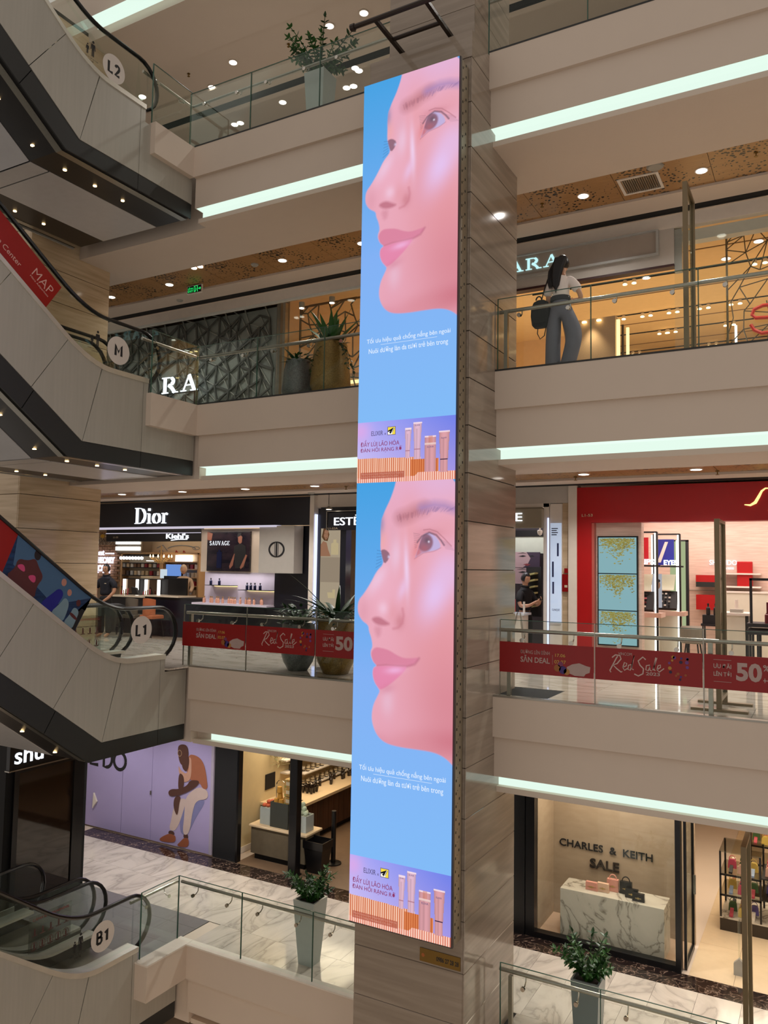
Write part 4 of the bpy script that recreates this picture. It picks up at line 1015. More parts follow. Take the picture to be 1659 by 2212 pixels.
for i_, x in enumerate((-14.85, -11.95, -9.09, -3.33)):
    t = thing('twin_spotlight', 'pair of small spotlights in the dark ceiling slot, %s pair from the left' % ORD[i_], 'light', (x, 12.99, 7.5), 'twin spots in the slot')
    for s in (-.08, .08):
        MB().disc((x + s, 12.99, 7.487), .052, 'Z', .02, 16).build('lens', M_lamp, t); MB().disc((x + s, 12.99, 7.495), .064, 'Z', .02, 16).build('trim_ring', M_steel, t)
    spot('twin_lamp', (x, 12.99, 7.46), 8, SOFT, 2.0, .8, .05)
t = thing('twin_spotlight', 'pair of bright spotlights near the soffit edge over the middle walkway', 'light', (-10.67, 11.5, 7.45))
for s in (-.08, .08): MB().disc((-10.67 + s, 11.46, 7.458), .052, 'Z', .02, 16).build('lens', M_lamp, t)
# air vent, speakers, sprinklers, detectors
t = thing('air_vent', 'square slatted air vent in the perforated ceiling above the shop sign', 'vent', (-2.33, 11.93, 7.47))
a = MB(); x0, x1, y0, y1, z = -2.63, -2.04, 11.66, 12.2, 7.46
a.box(x0, x1, y0, y0 + .04, z, z + .02).box(x0, x1, y1 - .04, y1, z, z + .02).box(x0, x0 + .04, y0 + .04, y1 - .04, z, z + .02).box(x1 - .04, x1, y0 + .04, y1 - .04, z, z + .02); a.build('frame', M_white, t)
B(x0 + .04, x1 - .04, y0 + .04, y1 - .04, z + .016, z + .02).build('backing', M_dark, t)
s0 = None
for i in range(16):
    xx = x0 + .06 + i * .031
    if s0 is None: s0 = MB().prism([(xx, z + .002), (xx + .012, z + .002), (xx + .02, z + .014), (xx + .008, z + .014)], 'Y', y0 + .04, y1 - .04).build('slat', M_steel, t)
    else: piece(s0, (i * .031, 0, 0), t)
def fitting(nm, lab, cat, x, y, z, prof, m, grp=None):
    o = MB().lathe(prof, (x, y, z), 16); return tag(o.build(nm, m, None, (x, y, z), True), lab, cat, grp)
fitting('ceiling_speaker', 'round ceiling speaker cut by the soffit edge near the vent', 'speaker', -2.05, 11.5, 7.475, [(0.02, -.03), (.10, -.028), (.12, -.01), (.12, 0)], M_grey)
for i, (x, y, z, w) in enumerate(((-9.56, 11.85, 7.475, 'middle walkway left of the screen'), (-12.29, 12.69, 7.45, 'middle walkway by the exit sign'), (-8.7, 12.7, 3.10, 'cosmetics floor left of the screen'))):
    fitting('smoke_detector', 'small round smoke detector on the ceiling of the %s' % w, 'detector', x, y, z, [(.02, -.045), (.05, -.04), (.075, -.015), (.075, 0)], M_grey)
for i, (x, y, z, w) in enumerate(((-3.85, 11.9, 7.475, 'beside the column on the middle walkway'), (-.75, 11.75, 7.475, 'at the right edge of the middle walkway'), (-9.0, 12.0, 11.84, 'over the highest balcony near the plant'), (-11.4, 11.8, 11.84, 'over the highest balcony by the escalator'), (-3.4, 12.2, 3.12, 'over the walkway before the red shop'), (-1.35, 12.2, 3.12, 'over the red shop walkway, further right'), (-7.6, 12.2, 3.12, 'over the walkway beside the screen'))):
    fitting('sprinkler', 'small brass sprinkler head %s' % w, 'sprinkler', x, y, z, [(.025, -.06), (.028, -.055), (.008, -.05), (.008, -.015), (.03, -.008), (.03, 0)], MATS['brass_plate'])
t = thing('exit_sign', 'green lit exit sign hanging under the ceiling left of the screen', 'sign', (-11.38, 12.17, 7.3))
B(-11.58, -11.18, 12.16, 12.20, 7.285, 7.455).build('housing', M_white, t); B(-11.565, -11.195, 12.155, 12.16, 7.30, 7.44).build('panel', M_dark, t)
M_green = mat('exit_green', (40, 230, 110), emit=1.2)
txt('LỐI RA', 'F', -11.55, -11.41, 7.375, 7.43, 12.155, M_green, t, .002); txt('EXIT', 'F', -11.55, -11.41, 7.315, 7.36, 12.155, M_green, t, .002)
strokes([([(-11.38, 7.31), (-11.38, 7.43), (-11.29, 7.43), (-11.29, 7.31)], .014), ([(-11.355, 7.31), (-11.33, 7.36), (-11.34, 7.40)], .016), ([(-11.27, 7.37), (-11.21, 7.37)], .014), ([(-11.23, 7.395), (-11.205, 7.37), (-11.23, 7.345)], .012)], 'F', 12.155, M_green, t, .002, 'pictogram')

# ================================================================ MIDDLE FLOOR SHOPS
# right: shop with grey sign band
sf = thing('storefront', 'storefront with a grey band, lit serif letters and tall glass, right', 'shop front', (-2.5, 13.2, 4.35))
M_gband = mat('grey_shop_band', (196, 188, 178), .5)
B(-5.4, -2.06, 13.16, 13.3, 6.62, 7.22).build('band', M_gband, sf)
B(-5.4, -2.06, 13.14, 13.3, 6.58, 6.62).build('door_head', mat('maroon_trim', (58, 24, 20), .5), sf)
f = MB(); f.box(-5.4, -2.29, 13.09, 13.16, 7.19, 7.22).box(-5.4, -2.29, 13.09, 13.16, 6.79, 6.83).box(-2.33, -2.29, 13.09, 13.16, 6.83, 7.19); f.build('sign_frame', mat('pale_sign_frame', (176, 176, 172), .4), sf)
B(-5.4, -2.33, 13.13, 13.16, 6.83, 7.19).build('sign_ground', mat('sign_ground', (172, 160, 148), .5), sf)
serif('ZARA', 'F', -5.17, -3.93, 6.925, 7.125, 13.13, M_cyan, sf, .02, .12, bold=1.25)
B(-5.4, -.2, 13.16, 13.3, 7.22, 7.46).build('upper_band', M_cream, sf)
B(-2.06, 1.5, 13.18, 13.192, 4.35, 7.22).build('shop_window', M_shopglass, sf)
B(-2.06, 1.5, 13.32, 13.5, 7.02, 7.2).build('window_beam', mat('pale_beam', (214, 214, 206), .5), sf)
B(-2.06, -1.95, 13.2, 13.3, 6.5, 7.2).build('window_frame', mat('pale_sign_frame', (0, 0, 0)), sf)
MB().tube([(-.62, 13.10, 5.72), (-.78, 13.10, 5.725), (-.9, 13.10, 5.68), (-.93, 13.10, 5.60), (-.88, 13.10, 5.545), (-.7, 13.10, 5.53)], .028, 6).build('red_letter', mat('red_letter', (206, 50, 34), .4), sf)
MB().tube([(-.95, 13.10, 5.45), (-.9, 13.10, 5.36), (-.8, 13.10, 5.30), (-.62, 13.10, 5.30)], .028, 6).build('red_letter', MATS['red_letter'], sf)
struct('ceiling', B(-5.5, 1.5, 13.31, 23.9, 7.6, 7.64), mat('warm_shop_ceiling', (222, 188, 140), .8)); 
struct('wall_back', B(-5.5, 1.5, 23.5, 23.9, 4.35, 7.6), mat('warm_wall', (214, 180, 140), .8))
# ceiling seams + track rails with spots
for y in (15.2, 17.2, 19.2, 21.0, 22.6): B(-5.5, 1.5, y, y + .03, 7.59, 7.6).build('ceiling_seam', mat('seam_brown', (120, 90, 60), .7), sf)
for y, xs in ((18.46, (-6.4, -4.75, -4.1, -3.5, -2.92, -2.27, -1.63, -.8)), (20.0, (-6.2, -5.0, -3.4, -3.2, -1.9, -.6)), (21.65, (-7.4, -5.6, -4.38, -2.47, -.9)), (16.2, (-4.9, -3.4, -1.0))):
    tr = thing('track_light', 'black ceiling track with bright spots in the middle-floor shop, %s' % {18.46: 'second row from the front', 20.0: 'third row from the front', 21.65: 'deepest row', 16.2: 'row nearest the entrance'}[y], 'light', (-3, y, 7.6))
    B(-5.45, 1.45, y - .008, y + .008, 7.575, 7.6).build('rail', M_dark, tr)
    for x in xs:
        if x < -5.3: continue
        for s in (-.09, .09):
            MB().tube([(x + s, y, 7.57), (x + s, y - .02, 7.50)], .045, 10).build('spot_head', M_white, tr); MB().disc((x + s, y - .02, 7.488), .045, 'Z', .012, 12).build('lens', M_lampwarm, tr)
for x, y, l in ((-3.47, 15.3, 'near the vent grille'), (-.96, 15.3, 'behind the bronze mesh'), (-1.56, 15.9, 'left of the bronze mesh'), (-3.08, 16.24, 'over the entrance of the middle shop')):
    downlight(x, y, 7.598, 'round downlight in the warm shop ceiling %s' % l, None, .09, 0)
# bronze polygon mesh screen (right) and lattice wall (left)
def mesh_screen(x0, x1, y, z0, z1, m, label, seed, cell=.26, r=.009, fr=True, nm='mesh_screen', depth=0):
    rg = random.Random(seed); t = thing(nm, label, 'screen', ((x0 + x1) / 2, y, z0))
    nx = int((x1 - x0) / cell) + 1; nz = int((z1 - z0) / cell) + 1; P = {}
    for i in range(nx + 1):
        for j in range(nz + 1):
            P[i, j] = Vector((min(max(x0 + i * cell + (rg.random() - .5) * cell * .75, x0), x1), y, min(max(z0 + j * cell + (rg.random() - .5) * cell * .75, z0), z1)))
    mb = MB()
    for (i, j), p in P.items():
        for d in ((1, 0), (0, 1), (1, 1)):
            q = P.get((i + d[0], j + d[1]))
            if q is None or rg.random() < (.22 if d != (1, 1) else .55) or (p - q).length < .03: continue
            mb.tube([p, q], r, 5)
    mb.build('wire_net', m, t, kind='stuff')
    if fr:
        for a in ((x0, x0 + .03, z0, z1), (x1 - .03, x1, z0, z1), (x0, x1, z1 - .03, z1), (x0, x1, z0, z0 + .03)): B(a[0], a[1], y - .02, y + .02, a[2], a[3]).build('frame_bar', m, t)
    return t
mesh_screen(-1.34, 1.4, 13.62, 4.4, 7.24, M_gold_mesh, 'bronze wire mesh screen of irregular polygons in the right shop window', 3, .27)
mesh_screen(-9.72, -6.0, 13.62, 4.4, 7.18, M_gold_mesh, 'bronze wire mesh screen behind the two potted plants', 5, .27, .016)
t = thing('light_bar', 'vertical glowing bar low behind the bronze mesh at the right', 'light', (-1.2, 13.8, 5.3)); B(-1.235, -1.2, 13.75, 13.78, 4.6, 5.66).build('tube', M_tube, t)
t = thing('display_column', 'cream textured display column with glowing strips inside the middle shop', 'column', (-3.6, 15.2, 4.35))
B(-4.15, -3.42, 15.0, 15.3, 4.36, 6.5).build('body', mat('textured_cream', (196, 170, 140), .8, var=.15, vs=60), t)
for a, b in ((-3.40, -3.34), (-3.22, -3.17)): B(a, b, 15.0, 15.05, 4.36, 6.42 - (a + 3.4)).build('light_strip', mat('warm_strip', (255, 226, 160), emit=1.6), t)
B(-3.30, -3.26, 14.98, 15.02, 4.36, 6.3).build('edge_rail', M_gold_mesh, t)
for s in (-4.0, -3.72):
    l = MB().disc((s, 14.97, 6.43), .045, 'Z', .02, 12); l.build('lamp', M_lampwarm, t)
spot('column_lamp', (-3.85, 14.85, 6.45), 30, (1, .75, .45), 1.4, .8, .05)
# left: grey folded lattice wall, lit letters
lw = thing('lattice_wall', 'grey relief wall of crossing folded strips behind the middle balcony', 'wall panel', (-12.5, 13.4, 4.35))
B(-17.5, -10.1, 13.45, 13.55, 4.36, 7.21).build('backing', mat('slate_panel', (134, 140, 132), .6, var=.12), lw)
rg = random.Random(9); a = MB(); b_ = MB(); c = .30; hh = .42
P = {}
for i in range(26):
    for j in range(9): P[i, j] = (-17.5 + i * c + (rg.random() - .5) * .13, 4.40 + j * hh * .86 + (.2 if i % 2 else 0) + (rg.random() - .5) * .12)
def lath(mb, p, q, w, y0):
    p = Vector((p[0], y0, p[1])); q = Vector((q[0], y0 - .02, q[1])); d = (q - p).normalized(); n = Vector((d.z, 0, -d.x)) * w; k_ = Vector((0, .03, 0))
    mb.add([p - n, p + n, q + n, q - n, p - n + k_, p + n + k_, q + n + k_, q - n + k_], [(0, 1, 2, 3), (0, 4, 5, 1), (3, 2, 6, 7), (0, 3, 7, 4), (1, 5, 6, 2)])
for (i, j), p in P.items():
    for d_, mb, w, y0 in (((1, 0), a, .024, 13.41), ((0, 1), a, .02, 13.40), ((1, -1), b_, .009, 13.42), ((2, 1), a, .017, 13.405)):
        q = P.get((i + d_[0], j + d_[1]))
        if q is None or q[0] > -10.15 or q[1] > 7.2 or rg.random() < .12: continue
        lath(mb, p, q, w, y0)
a.build('strip', mat('dark_slate_strip', (74, 76, 70), .5), lw, kind='stuff')
b_.build('thin_strip', mat('pale_slate_strip', (150, 152, 142), .5), lw, kind='stuff')
B(-10.1, -10.0, 13.3, 13.55, 4.36, 7.24).build('end_post', mat('grey_post', (110, 108, 100), .4, .3), lw)
sgn = thing('shop_sign', 'white glowing serif letters low in front of the grey lattice wall', 'sign', (-13, 13.1, 5.5))
serif('RA', 'F', -13.15, -12.08, 5.52, 5.88, 13.12, M_cool, sgn, .03, .18, bold=1.3)
B(-13.2, -12.05, 13.13, 13.15, 5.49, 5.51).build('carrier_rail', M_dark, sgn)
MB().box(-13.0, -12.97, 13.13, 13.15, 4.35, 5.5).box(-12.2, -12.17, 13.13, 13.15, 4.35, 5.5).build('leg', M_dark, sgn)
wf = thing('storefront', 'glazed shop front with pale transom, middle floor left of the screen', 'shop front', (-10, 13.2, 4.35))
B(-17.5, -5.5, 13.15, 13.25, 7.22, 7.46).build('transom', M_cream, wf); B(-17.5, -5.5, 13.14, 13.2, 7.17, 7.22).build('transom_rail', mat('pale_beam', (0, 0, 0)), wf)
B(-9.98, -6.0, 13.18, 13.192, 4.36, 7.17).build('shop_window', M_shopglass, wf)
B(-9.86, -9.80, 13.2, 13.3, 4.36, 7.17).build('mullion', M_steel, wf)
struct('ceiling', B(-10.0, -5.5, 13.31, 22, 7.6, 7.64), MATS['warm_shop_ceiling']); struct('wall_back', B(-10, -5.5, 19.5, 19.7, 4.35, 7.6), MATS['warm_wall']); struct('wall_side', B(-10.05, -9.98, 13.6, 22, 4.35, 7.6), MATS['warm_wall'])
for i, (x, y, l) in enumerate(((-9.5, 13.36, 'leftmost of the pair above the plants'), (-8.75, 13.36, 'right one above the plants'))):
    t = thing('spotlight', 'grey can spotlight under the shop transom, %s' % l, 'light', (x, y, 7.1)); MB().tube([(x, y, 7.17), (x, y, 7.05)], .06, 14).build('can', M_grey, t); MB().disc((x, y, 7.042), .05, 'Z', .01, 14).build('lens', M_lamp, t)
for x, y, w in ((-9.5, 15.6, 'far left'), (-8.6, 16.0, 'middle'), (-7.7, 15.4, 'near the screen')):
    t = thing('wall_light', 'warm glowing strip light inside the left middle-floor shop, %s' % w, 'light', (x, y, 6.2)); B(x - .35, x + .35, y, y + .05, 6.05 + .2 * (x + 9), 6.12 + .2 * (x + 9)).build('strip', MATS['warm_strip'], t); B(x - .35, x + .35, y + .05, y + .1, 4.36, 6.2).build('upright_panel', MATS['warm_wall'], t)
t = thing('poster_stand', 'red and grey poster stand behind the trailing plant', 'poster', (-7.4, 14.6, 4.35)); B(-7.65, -6.9, 14.6, 14.63, 4.75, 5.85).build('sheet', MATS['red_letter'], t); MB().prism([(-7.45, 5.0), (-7.05, 4.9), (-7.0, 5.35), (-7.3, 5.5)], 'Y', 14.59, 14.6).build('print', M_ink, t); B(-7.5, -7.2, 14.59, 14.6, 5.5, 5.75).build('print', M_grey, t); B(-7.7, -6.8, 14.58, 14.6, 4.36, 4.75).build('base_panel', M_silver, t)

# ================================================================ INFORMATION STANDS (tall frames on feet)
def totem(x, y, z, h, label, tilt=0.):
    t = thing('information_stand', label, 'stand', (x, y, z)); w = .62
    a = MB().box(x - .03, x + .03, y, y + .055, z + .02, z + h); a.build('post', MATS.get('bronze_frame') or mat('bronze_frame', (128, 112, 86), .35, .6), t)
    m = MATS['bronze_frame']
    B(x - .03, x + .03, y + w, y + w + .055, z + .02, z + h).build('post', m, t); B(x - .03, x + .03, y + .055, y + w, z + h - .04, z + h).build('rail', m, t); B(x - .03, x + .03, y + .055, y + w, z + .12, z + .16).build('rail', m, t)
    B(x - .008, x + .008, y + .055, y + w, z + .16, z + h - .04).build('glass_panel', M_shopglass, t)
    B(x - .32, x + .32, y - .02, y + .09, z, z + .03).build('foot_plate', m, t); B(x - .32, x + .32, y + w - .02, y + w + .09, z, z + .03).build('foot_plate', m, t)
    return t
totem(-1.17, 10.42, 0, 2.32, 'tall narrow bronze-framed glass stand before the red shop')
totem(-1.50, 10.45, 4.35, 2.31, 'tall narrow bronze-framed glass stand on the middle balcony')
totem(-.97, 10.9, -4.38, 2.70, 'tall narrow bronze-framed glass stand on the lowest floor at right')
# ================================================================ PLANTERS
def pot_lathe(x, y, z, rb, rm, rt, h, m, t, zm=.5):
    mb = MB(); mb.lathe([(rb * .9, 0), (rb, .01), (rb + (rm - rb) * .6, h * .18), (rm, h * zm * .8), (rm * .99, h * zm), (rt + (rm - rt) * .45, h * .8), (rt, h), (rt - .03, h), (rt - .035, h - .06), (.02, h - .06)], (x, y, z), 32); mb.sm = True
    mb.build('pot', m, t); MB().disc((x, y, z + h - .075), rt - .03, 'Z', .02, 20).build('soil', M_soil, t)
def strap_leaves(t, x, y, z, n, L, w, m, seed, spread=1., up=1.2, droop=.55):
    r = random.Random(seed); src = None
    for i in range(n):
        a = 2 * PI * i / n + r.random() * .7; u = up * (.45 + r.random())
        d = Vector((math.cos(a) * spread, math.sin(a) * spread, u)); l = L * (.65 + .5 * r.random())
        mb = MB(); mb.leaf((x + d.x * .02, y + d.y * .02, z), d, l, w * (.8 + .4 * r.random()), 7, droop * (.5 + r.random())); mb.sm = True
        mb.build('leaf', m, t)
def bushy(t, x, y, z, n, R, h, m, seed, lw=.05, ll=.1, nm='foliage'):
    r = random.Random(seed); mb = MB()
    for i in range(n):
        a = r.random() * 2 * PI; rr = R * math.sqrt(r.random()); p = (x + rr * math.cos(a), y + rr * math.sin(a), z + h * r.random())
        d = Vector((math.cos(a) * .8 + r.random() - .5, math.sin(a) * .8 + r.random() - .5, r.random() * 1.2 - .2)); mb.leaf(p, d, ll * (.6 + .8 * r.random()), lw, 3, .5)
    mb.build(nm, m, t, kind='stuff')
def vine(t, x, y, z, n, seed, L=.5):
    r = random.Random(seed)
    for i in range(n):
        a = r.random() * 2 * PI; p = Vector((x, y, z)); d = Vector((math.cos(a), math.sin(a) * .8, .3)); pts = [p.copy()]; mb = MB()
        for k in range(8):
            d = (d + Vector((0, 0, -.35))).normalized(); p = p + d * L / 8; pts.append(p.copy())
            mb.leaf(p, Vector((r.random() - .5, r.random() - .5, -.2)), .07, .05, 3, .2)
        mb.tube(pts, .004, 4); mb.build('vine', M_leafd, t)
# middle balcony
t = thing('potted_plant', 'tall gold urn with large strap-leaved plant on the middle balcony', 'plant', (-7.06, 10.78, 4.35))
pot_lathe(-7.06, 10.78, 4.35, .24, .335, .26, .96, M_gold, t, .35); strap_leaves(t, -7.06, 10.78, 5.24, 15, .82, .105, M_leaf, 4, .62, 1.25, .45); vine(t, -6.95, 10.7, 5.30, 6, 2, .7); bushy(t, -7.06, 10.78, 5.28, 50, .24, .1, M_leafd, 12)
t = thing('potted_plant', 'grey-silver urn with a low leafy plant on the middle balcony', 'plant', (-7.68, 10.75, 4.35))
pot_lathe(-7.68, 10.75, 4.35, .19, .275, .21, .74, M_silver, t, .35); strap_leaves(t, -7.68, 10.75, 5.02, 16, .36, .085, M_leafd, 8, .9, .8, .8); bushy(t, -7.68, 10.75, 5.05, 50, .2, .15, M_leaf, 13)
# cosmetics floor
t = thing('potted_plant', 'wide gold urn with spiky long-leaved plant behind the red banner', 'plant', (-6.74, 10.62, 0))
pot_lathe(-6.74, 10.62, 0, .2, .31, .285, .84, M_gold, t, .45); strap_leaves(t, -6.74, 10.62, .80, 22, .95, .085, M_leafd, 14, .8, .9, .8); bushy(t, -6.74, 10.62, .8, 110, .33, .2, M_leafd, 15); vine(t, -6.7, 10.55, .84, 5, 5, .4)
t = thing('potted_plant', 'silver-grey urn with a dark leafy plant behind the red banner', 'plant', (-7.46, 10.62, 0))
pot_lathe(-7.46, 10.62, 0, .16, .285, .26, .74, M_silver, t, .5); strap_leaves(t, -7.46, 10.62, .70, 20, .5, .09, M_leafd, 20, .9, 1.0, .8); bushy(t, -7.46, 10.62, .72, 120, .3, .3, M_leafd, 21, .06, .13)
t = thing('potted_plant', 'small gold urn half hidden between the two larger urns', 'plant', (-7.2, 11.15, 0)); pot_lathe(-7.2, 11.15, 0, .15, .25, .22, .62, M_gold, t); bushy(t, -7.2, 11.15, .62, 60, .22, .25, M_leafd, 23)
# ZZ plants in tapered square pots
def zz(x, y, z, wt, wb, h, m, label, seed, n=11, L=.62):
    t = thing('potted_plant', label, 'plant', (x, y, z))
    def ring(w, zz_): return [(x - w, y - w, zz_), (x + w, y - w, zz_), (x + w, y + w, zz_), (x - w, y + w, zz_)]
    v = ring(wb, z) + ring(wt, z + h) + ring(wt - .025, z + h) + ring(wt - .03, z + h - .05)
    f = [(3, 2, 1, 0)] + [(a + i, a + (i + 1) % 4, a + 4 + (i + 1) % 4, a + 4 + i) for a in (0, 4, 8) for i in range(4)] + [(12, 13, 14, 15)]
    MB().add(v, f).build('pot', m, t); B(x - wt + .03, x + wt - .03, y - wt + .03, y + wt - .03, z + h - .06, z + h - .045).build('soil', M_soil, t)
    r = random.Random(seed)
    for i in range(n):
        a = 2 * PI * i / n + r.random() * .5; sp = .10 + .55 * r.random(); l = L * (.55 + .6 * r.random()); d = Vector((math.cos(a) * sp, math.sin(a) * sp, 1)).normalized(); p = Vector((x + .05 * math.cos(a), y + .05 * math.sin(a), z + h - .04)); pts = [p.copy()]; mb = MB(); k = 11
        for q in range(k):
            d = (d + Vector((math.cos(a) * .05, math.sin(a) * .05, -.03))).normalized(); p = p + d * l / k; pts.append(p.copy())
            if q > 1:
                sd = d.cross(Vector((math.sin(a), math.cos(a) + .01, .2))).normalized(); s2 = d.cross(sd)
                for s in (1, -1):
                    ww = sd * math.cos(q * 1.1) + s2 * math.sin(q * 1.1); mb.leaf(p, ww * s + d * .55, .075 + .03 * r.random(), .046, 4, .35)
        mb.leaf(p, d, .09, .045, 4); mb.tube(pts, [.014 * (1 - .06 * j) for j in range(len(pts))], 6); mb.build('leaf_stem', M_leaf if i % 3 else M_leafd, t)
    return t
M_wpot = mat('white_planter', (176, 184, 180), .3); M_gpot = mat('grey_planter', (120, 130, 132), .3)
zz(-7.05, 10.52, -4.38, .19, .12, .96, M_wpot, 'leafy ZZ plant in a tapered white square pot on the marble floor', 31, 26, .46)
zz(-2.86, 10.85, -4.38, .185, .15, .72, M_gpot, 'leafy ZZ plant in a square grey pot before the handbag shop', 32, 24, .50)
zz(-7.05, 10.28, 8.70, .19, .14, .92, M_wpot, 'leafy ZZ plant in a white square pot on the highest balcony', 33, 30, .74)

# ================================================================ LOWEST FLOOR SHOPS (B1)
b = LV['B1']
# lilac hoarding with seated man poster
hd = thing('hoarding', 'lilac shop hoarding with black letters and a seated man in white trousers', 'poster', (-13.2, 13.15, b))
M_lil = mat('lilac_print', (172, 160, 206), .6, var=.04, vs=2)
for x0, x1 in ((-15.4, -13.96), (-13.95, -13.06), (-13.05, -11.38)): B(x0, x1, 13.15, 13.19, b + .03, -1.5).build('board', M_lil, hd)
B(-11.37, -11.30, 13.13, 13.19, b + .03, -1.5).build('edge_strip', mat('pale_lilac', (176, 166, 186), .6), hd)
strokes([(arc(-14.06, -2.77 - .02, .185, .19, 0, 360, 22), .075), (arc(-14.47, -2.79, .16, .185, 90, -90, 12) + [(-14.57, -2.975), (-14.57, -2.6), (-14.47, -2.6)], .075), ([(-15.0, -2.6), (-15.0, -2.965), (-14.75, -2.965)], .075), ([(-14.98, -2.79), (-14.8, -2.79)], .07), ([(-15.35, -2.97), (-15.2, -2.6), (-15.1, -2.97)], .07)], 'F', 13.148, M_ink, hd, .004)
MB().tube([(-13.07, 13.135, -3.38), (-13.07, 13.135, -3.30)], .018, 8).build('latch', M_steel, hd)
MB().prism([(-14.85, -3.95), (-14.72, -3.78), (-14.83, -3.6)], 'Y', 13.11, 13.148).build('white_arrow', M_white, hd)
def hp(pts, m, d=.002): MB().prism(smooth2(pts), 'Y', 13.15 - d - .002, 13.15 - d).build('figure_print', m, hd)
def hx(px_, py_):  # figure drawing grid -> board
    return (-12.89 + px_ * 1.45, -4.30 + py_ * 1.61)
def H(l): return [hx(a, c) for a, c in l]
M_ms = mat('print_brown_skin', (84, 52, 44), .6); M_sh = mat('print_shirt', (160, 98, 72), .6); M_sl = mat('print_shirt_light', (196, 150, 130), .6); M_tr = mat('print_trousers', (206, 184, 178), .6); M_sd2 = mat('print_shadow_blue', (128, 128, 176), .6); M_shoe = mat('print_shoe', (156, 88, 58), .6)
for m_, l_, P_ in [(M_sd2, 1, [(-12.21, -4.07), (-12.19, -3.46), (-11.72, -3.3), (-11.47, -3.26), (-11.8, -3.72), (-11.97, -4.07)]),
 (M_tr, 2, [(-12.25, -3.35), (-12.05, -3.31), (-12.06, -3.44), (-12.28, -4.03), (-12.51, -4.05), (-12.45, -3.83), (-12.39, -3.53)]),
 (M_ms, 3, [(-12.51, -4.05), (-12.36, -4.05), (-12.33, -4.13), (-12.52, -4.14)]),
 (M_ms, 3, [(-12.09, -4.05), (-11.97, -4.03), (-11.94, -4.14), (-12.08, -4.15)]),
 (M_shoe, 4, [(-12.77, -4.27), (-12.65, -4.19), (-12.48, -4.11), (-12.33, -4.13), (-12.3, -4.17), (-12.31, -4.27), (-12.55, -4.31), (-12.75, -4.31)]),
 (M_shoe, 4, [(-12.27, -4.32), (-12.18, -4.24), (-12.06, -4.12), (-11.93, -4.13), (-11.93, -4.3), (-12.15, -4.34)]),
 (M_tr, 5, [(-12.08, -3.29), (-11.73, -3.01), (-11.45, -3.05), (-11.44, -3.24), (-11.75, -3.3), (-11.85, -3.52), (-11.92, -4.04), (-12.12, -4.08), (-12.07, -3.62)]),
 (M_sh, 6, [(-12.01, -2.38), (-11.8, -2.38), (-11.64, -2.45), (-11.54, -2.61), (-11.48, -2.86), (-11.45, -3.03), (-11.59, -3.05), (-11.67, -2.93), (-11.93, -2.92), (-12.05, -2.83), (-12.02, -2.58)]),
 (M_sl, 7, [(-12.29, -2.64), (-12.23, -2.74), (-12.07, -2.81), (-11.98, -2.7), (-12.03, -2.48), (-11.97, -2.43), (-11.92, -2.5), (-11.92, -2.91), (-12.1, -2.99), (-12.19, -2.96), (-12.27, -2.8)]),
 (M_ms, 8, [(-12.19, -2.46), (-12.0, -2.4), (-11.98, -2.58), (-12.04, -2.75), (-12.14, -2.73), (-12.2, -2.63)]),
 (M_ms, 9, [(-12.33, -2.27), (-12.25, -2.2), (-12.1, -2.19), (-12.03, -2.26), (-12.01, -2.4), (-12.04, -2.54), (-12.13, -2.63), (-12.22, -2.63), (-12.29, -2.51)]),
 (M_ms, 9, [(-12.27, -2.79), (-12.12, -2.85), (-12.11, -3.08), (-12.21, -3.18), (-12.28, -3.14)]),
 (M_ms, 10, [(-12.26, -3.15), (-12.46, -3.17), (-12.56, -3.24), (-12.52, -3.33), (-12.4, -3.32), (-12.18, -3.26), (-11.76, -3.04), (-11.66, -2.88), (-11.95, -2.91), (-12.02, -3.04)]),
 (M_ms, 9, [(-12.37, -3.31), (-12.4, -3.53), (-12.29, -3.72), (-12.25, -3.62), (-12.23, -3.44), (-12.18, -3.28)])]: hp(P_, m_, .001 + .0012 * l_)
strokes([(arc(-12.26, -2.39, .055, .065, 0, 360, 12), .012)], 'F', 13.134, mat('glasses_frame', (170, 140, 110), .4), hd, .002, 'figure_print')
# black panel beside it
t = thing('wall_panel', 'tall matt black wall panel between hoarding and soap shop', 'panel', (-10.98, 13.18, b)); B(-11.29, -10.68, 13.16, 13.24, b, -1.3).build('panel', mat('matt_black', (20, 20, 24), .7), t); B(-10.68, -10.63, 13.14, 13.26, b, -1.3).build('edge', M_black, t)
# soap shop
struct('wall_side', B(-10.98, -10.92, 13.25, 19.5, b, -1.25), mat('cream_shop_wall', (214, 194, 150), .7))
struct('wall_back', B(-10.98, -5.5, 19.4, 19.5, b, -1.25), MATS['cream_shop_wall'])
struct('baseboard_left', B(-10.92, -10.90, 13.25, 19.4, b, b + .12), M_white)
t = thing('door_post', 'black square steel post at the soap shop entrance', 'post', (-9.25, 13.2, b)); MB().cbox(-9.35, -9.17, 13.12, 13.30, b, -1.26, .01).build('post', M_black, t); B(-9.37, -9.15, 13.10, 13.32, b, b + .03).build('base_plate', M_black, t)
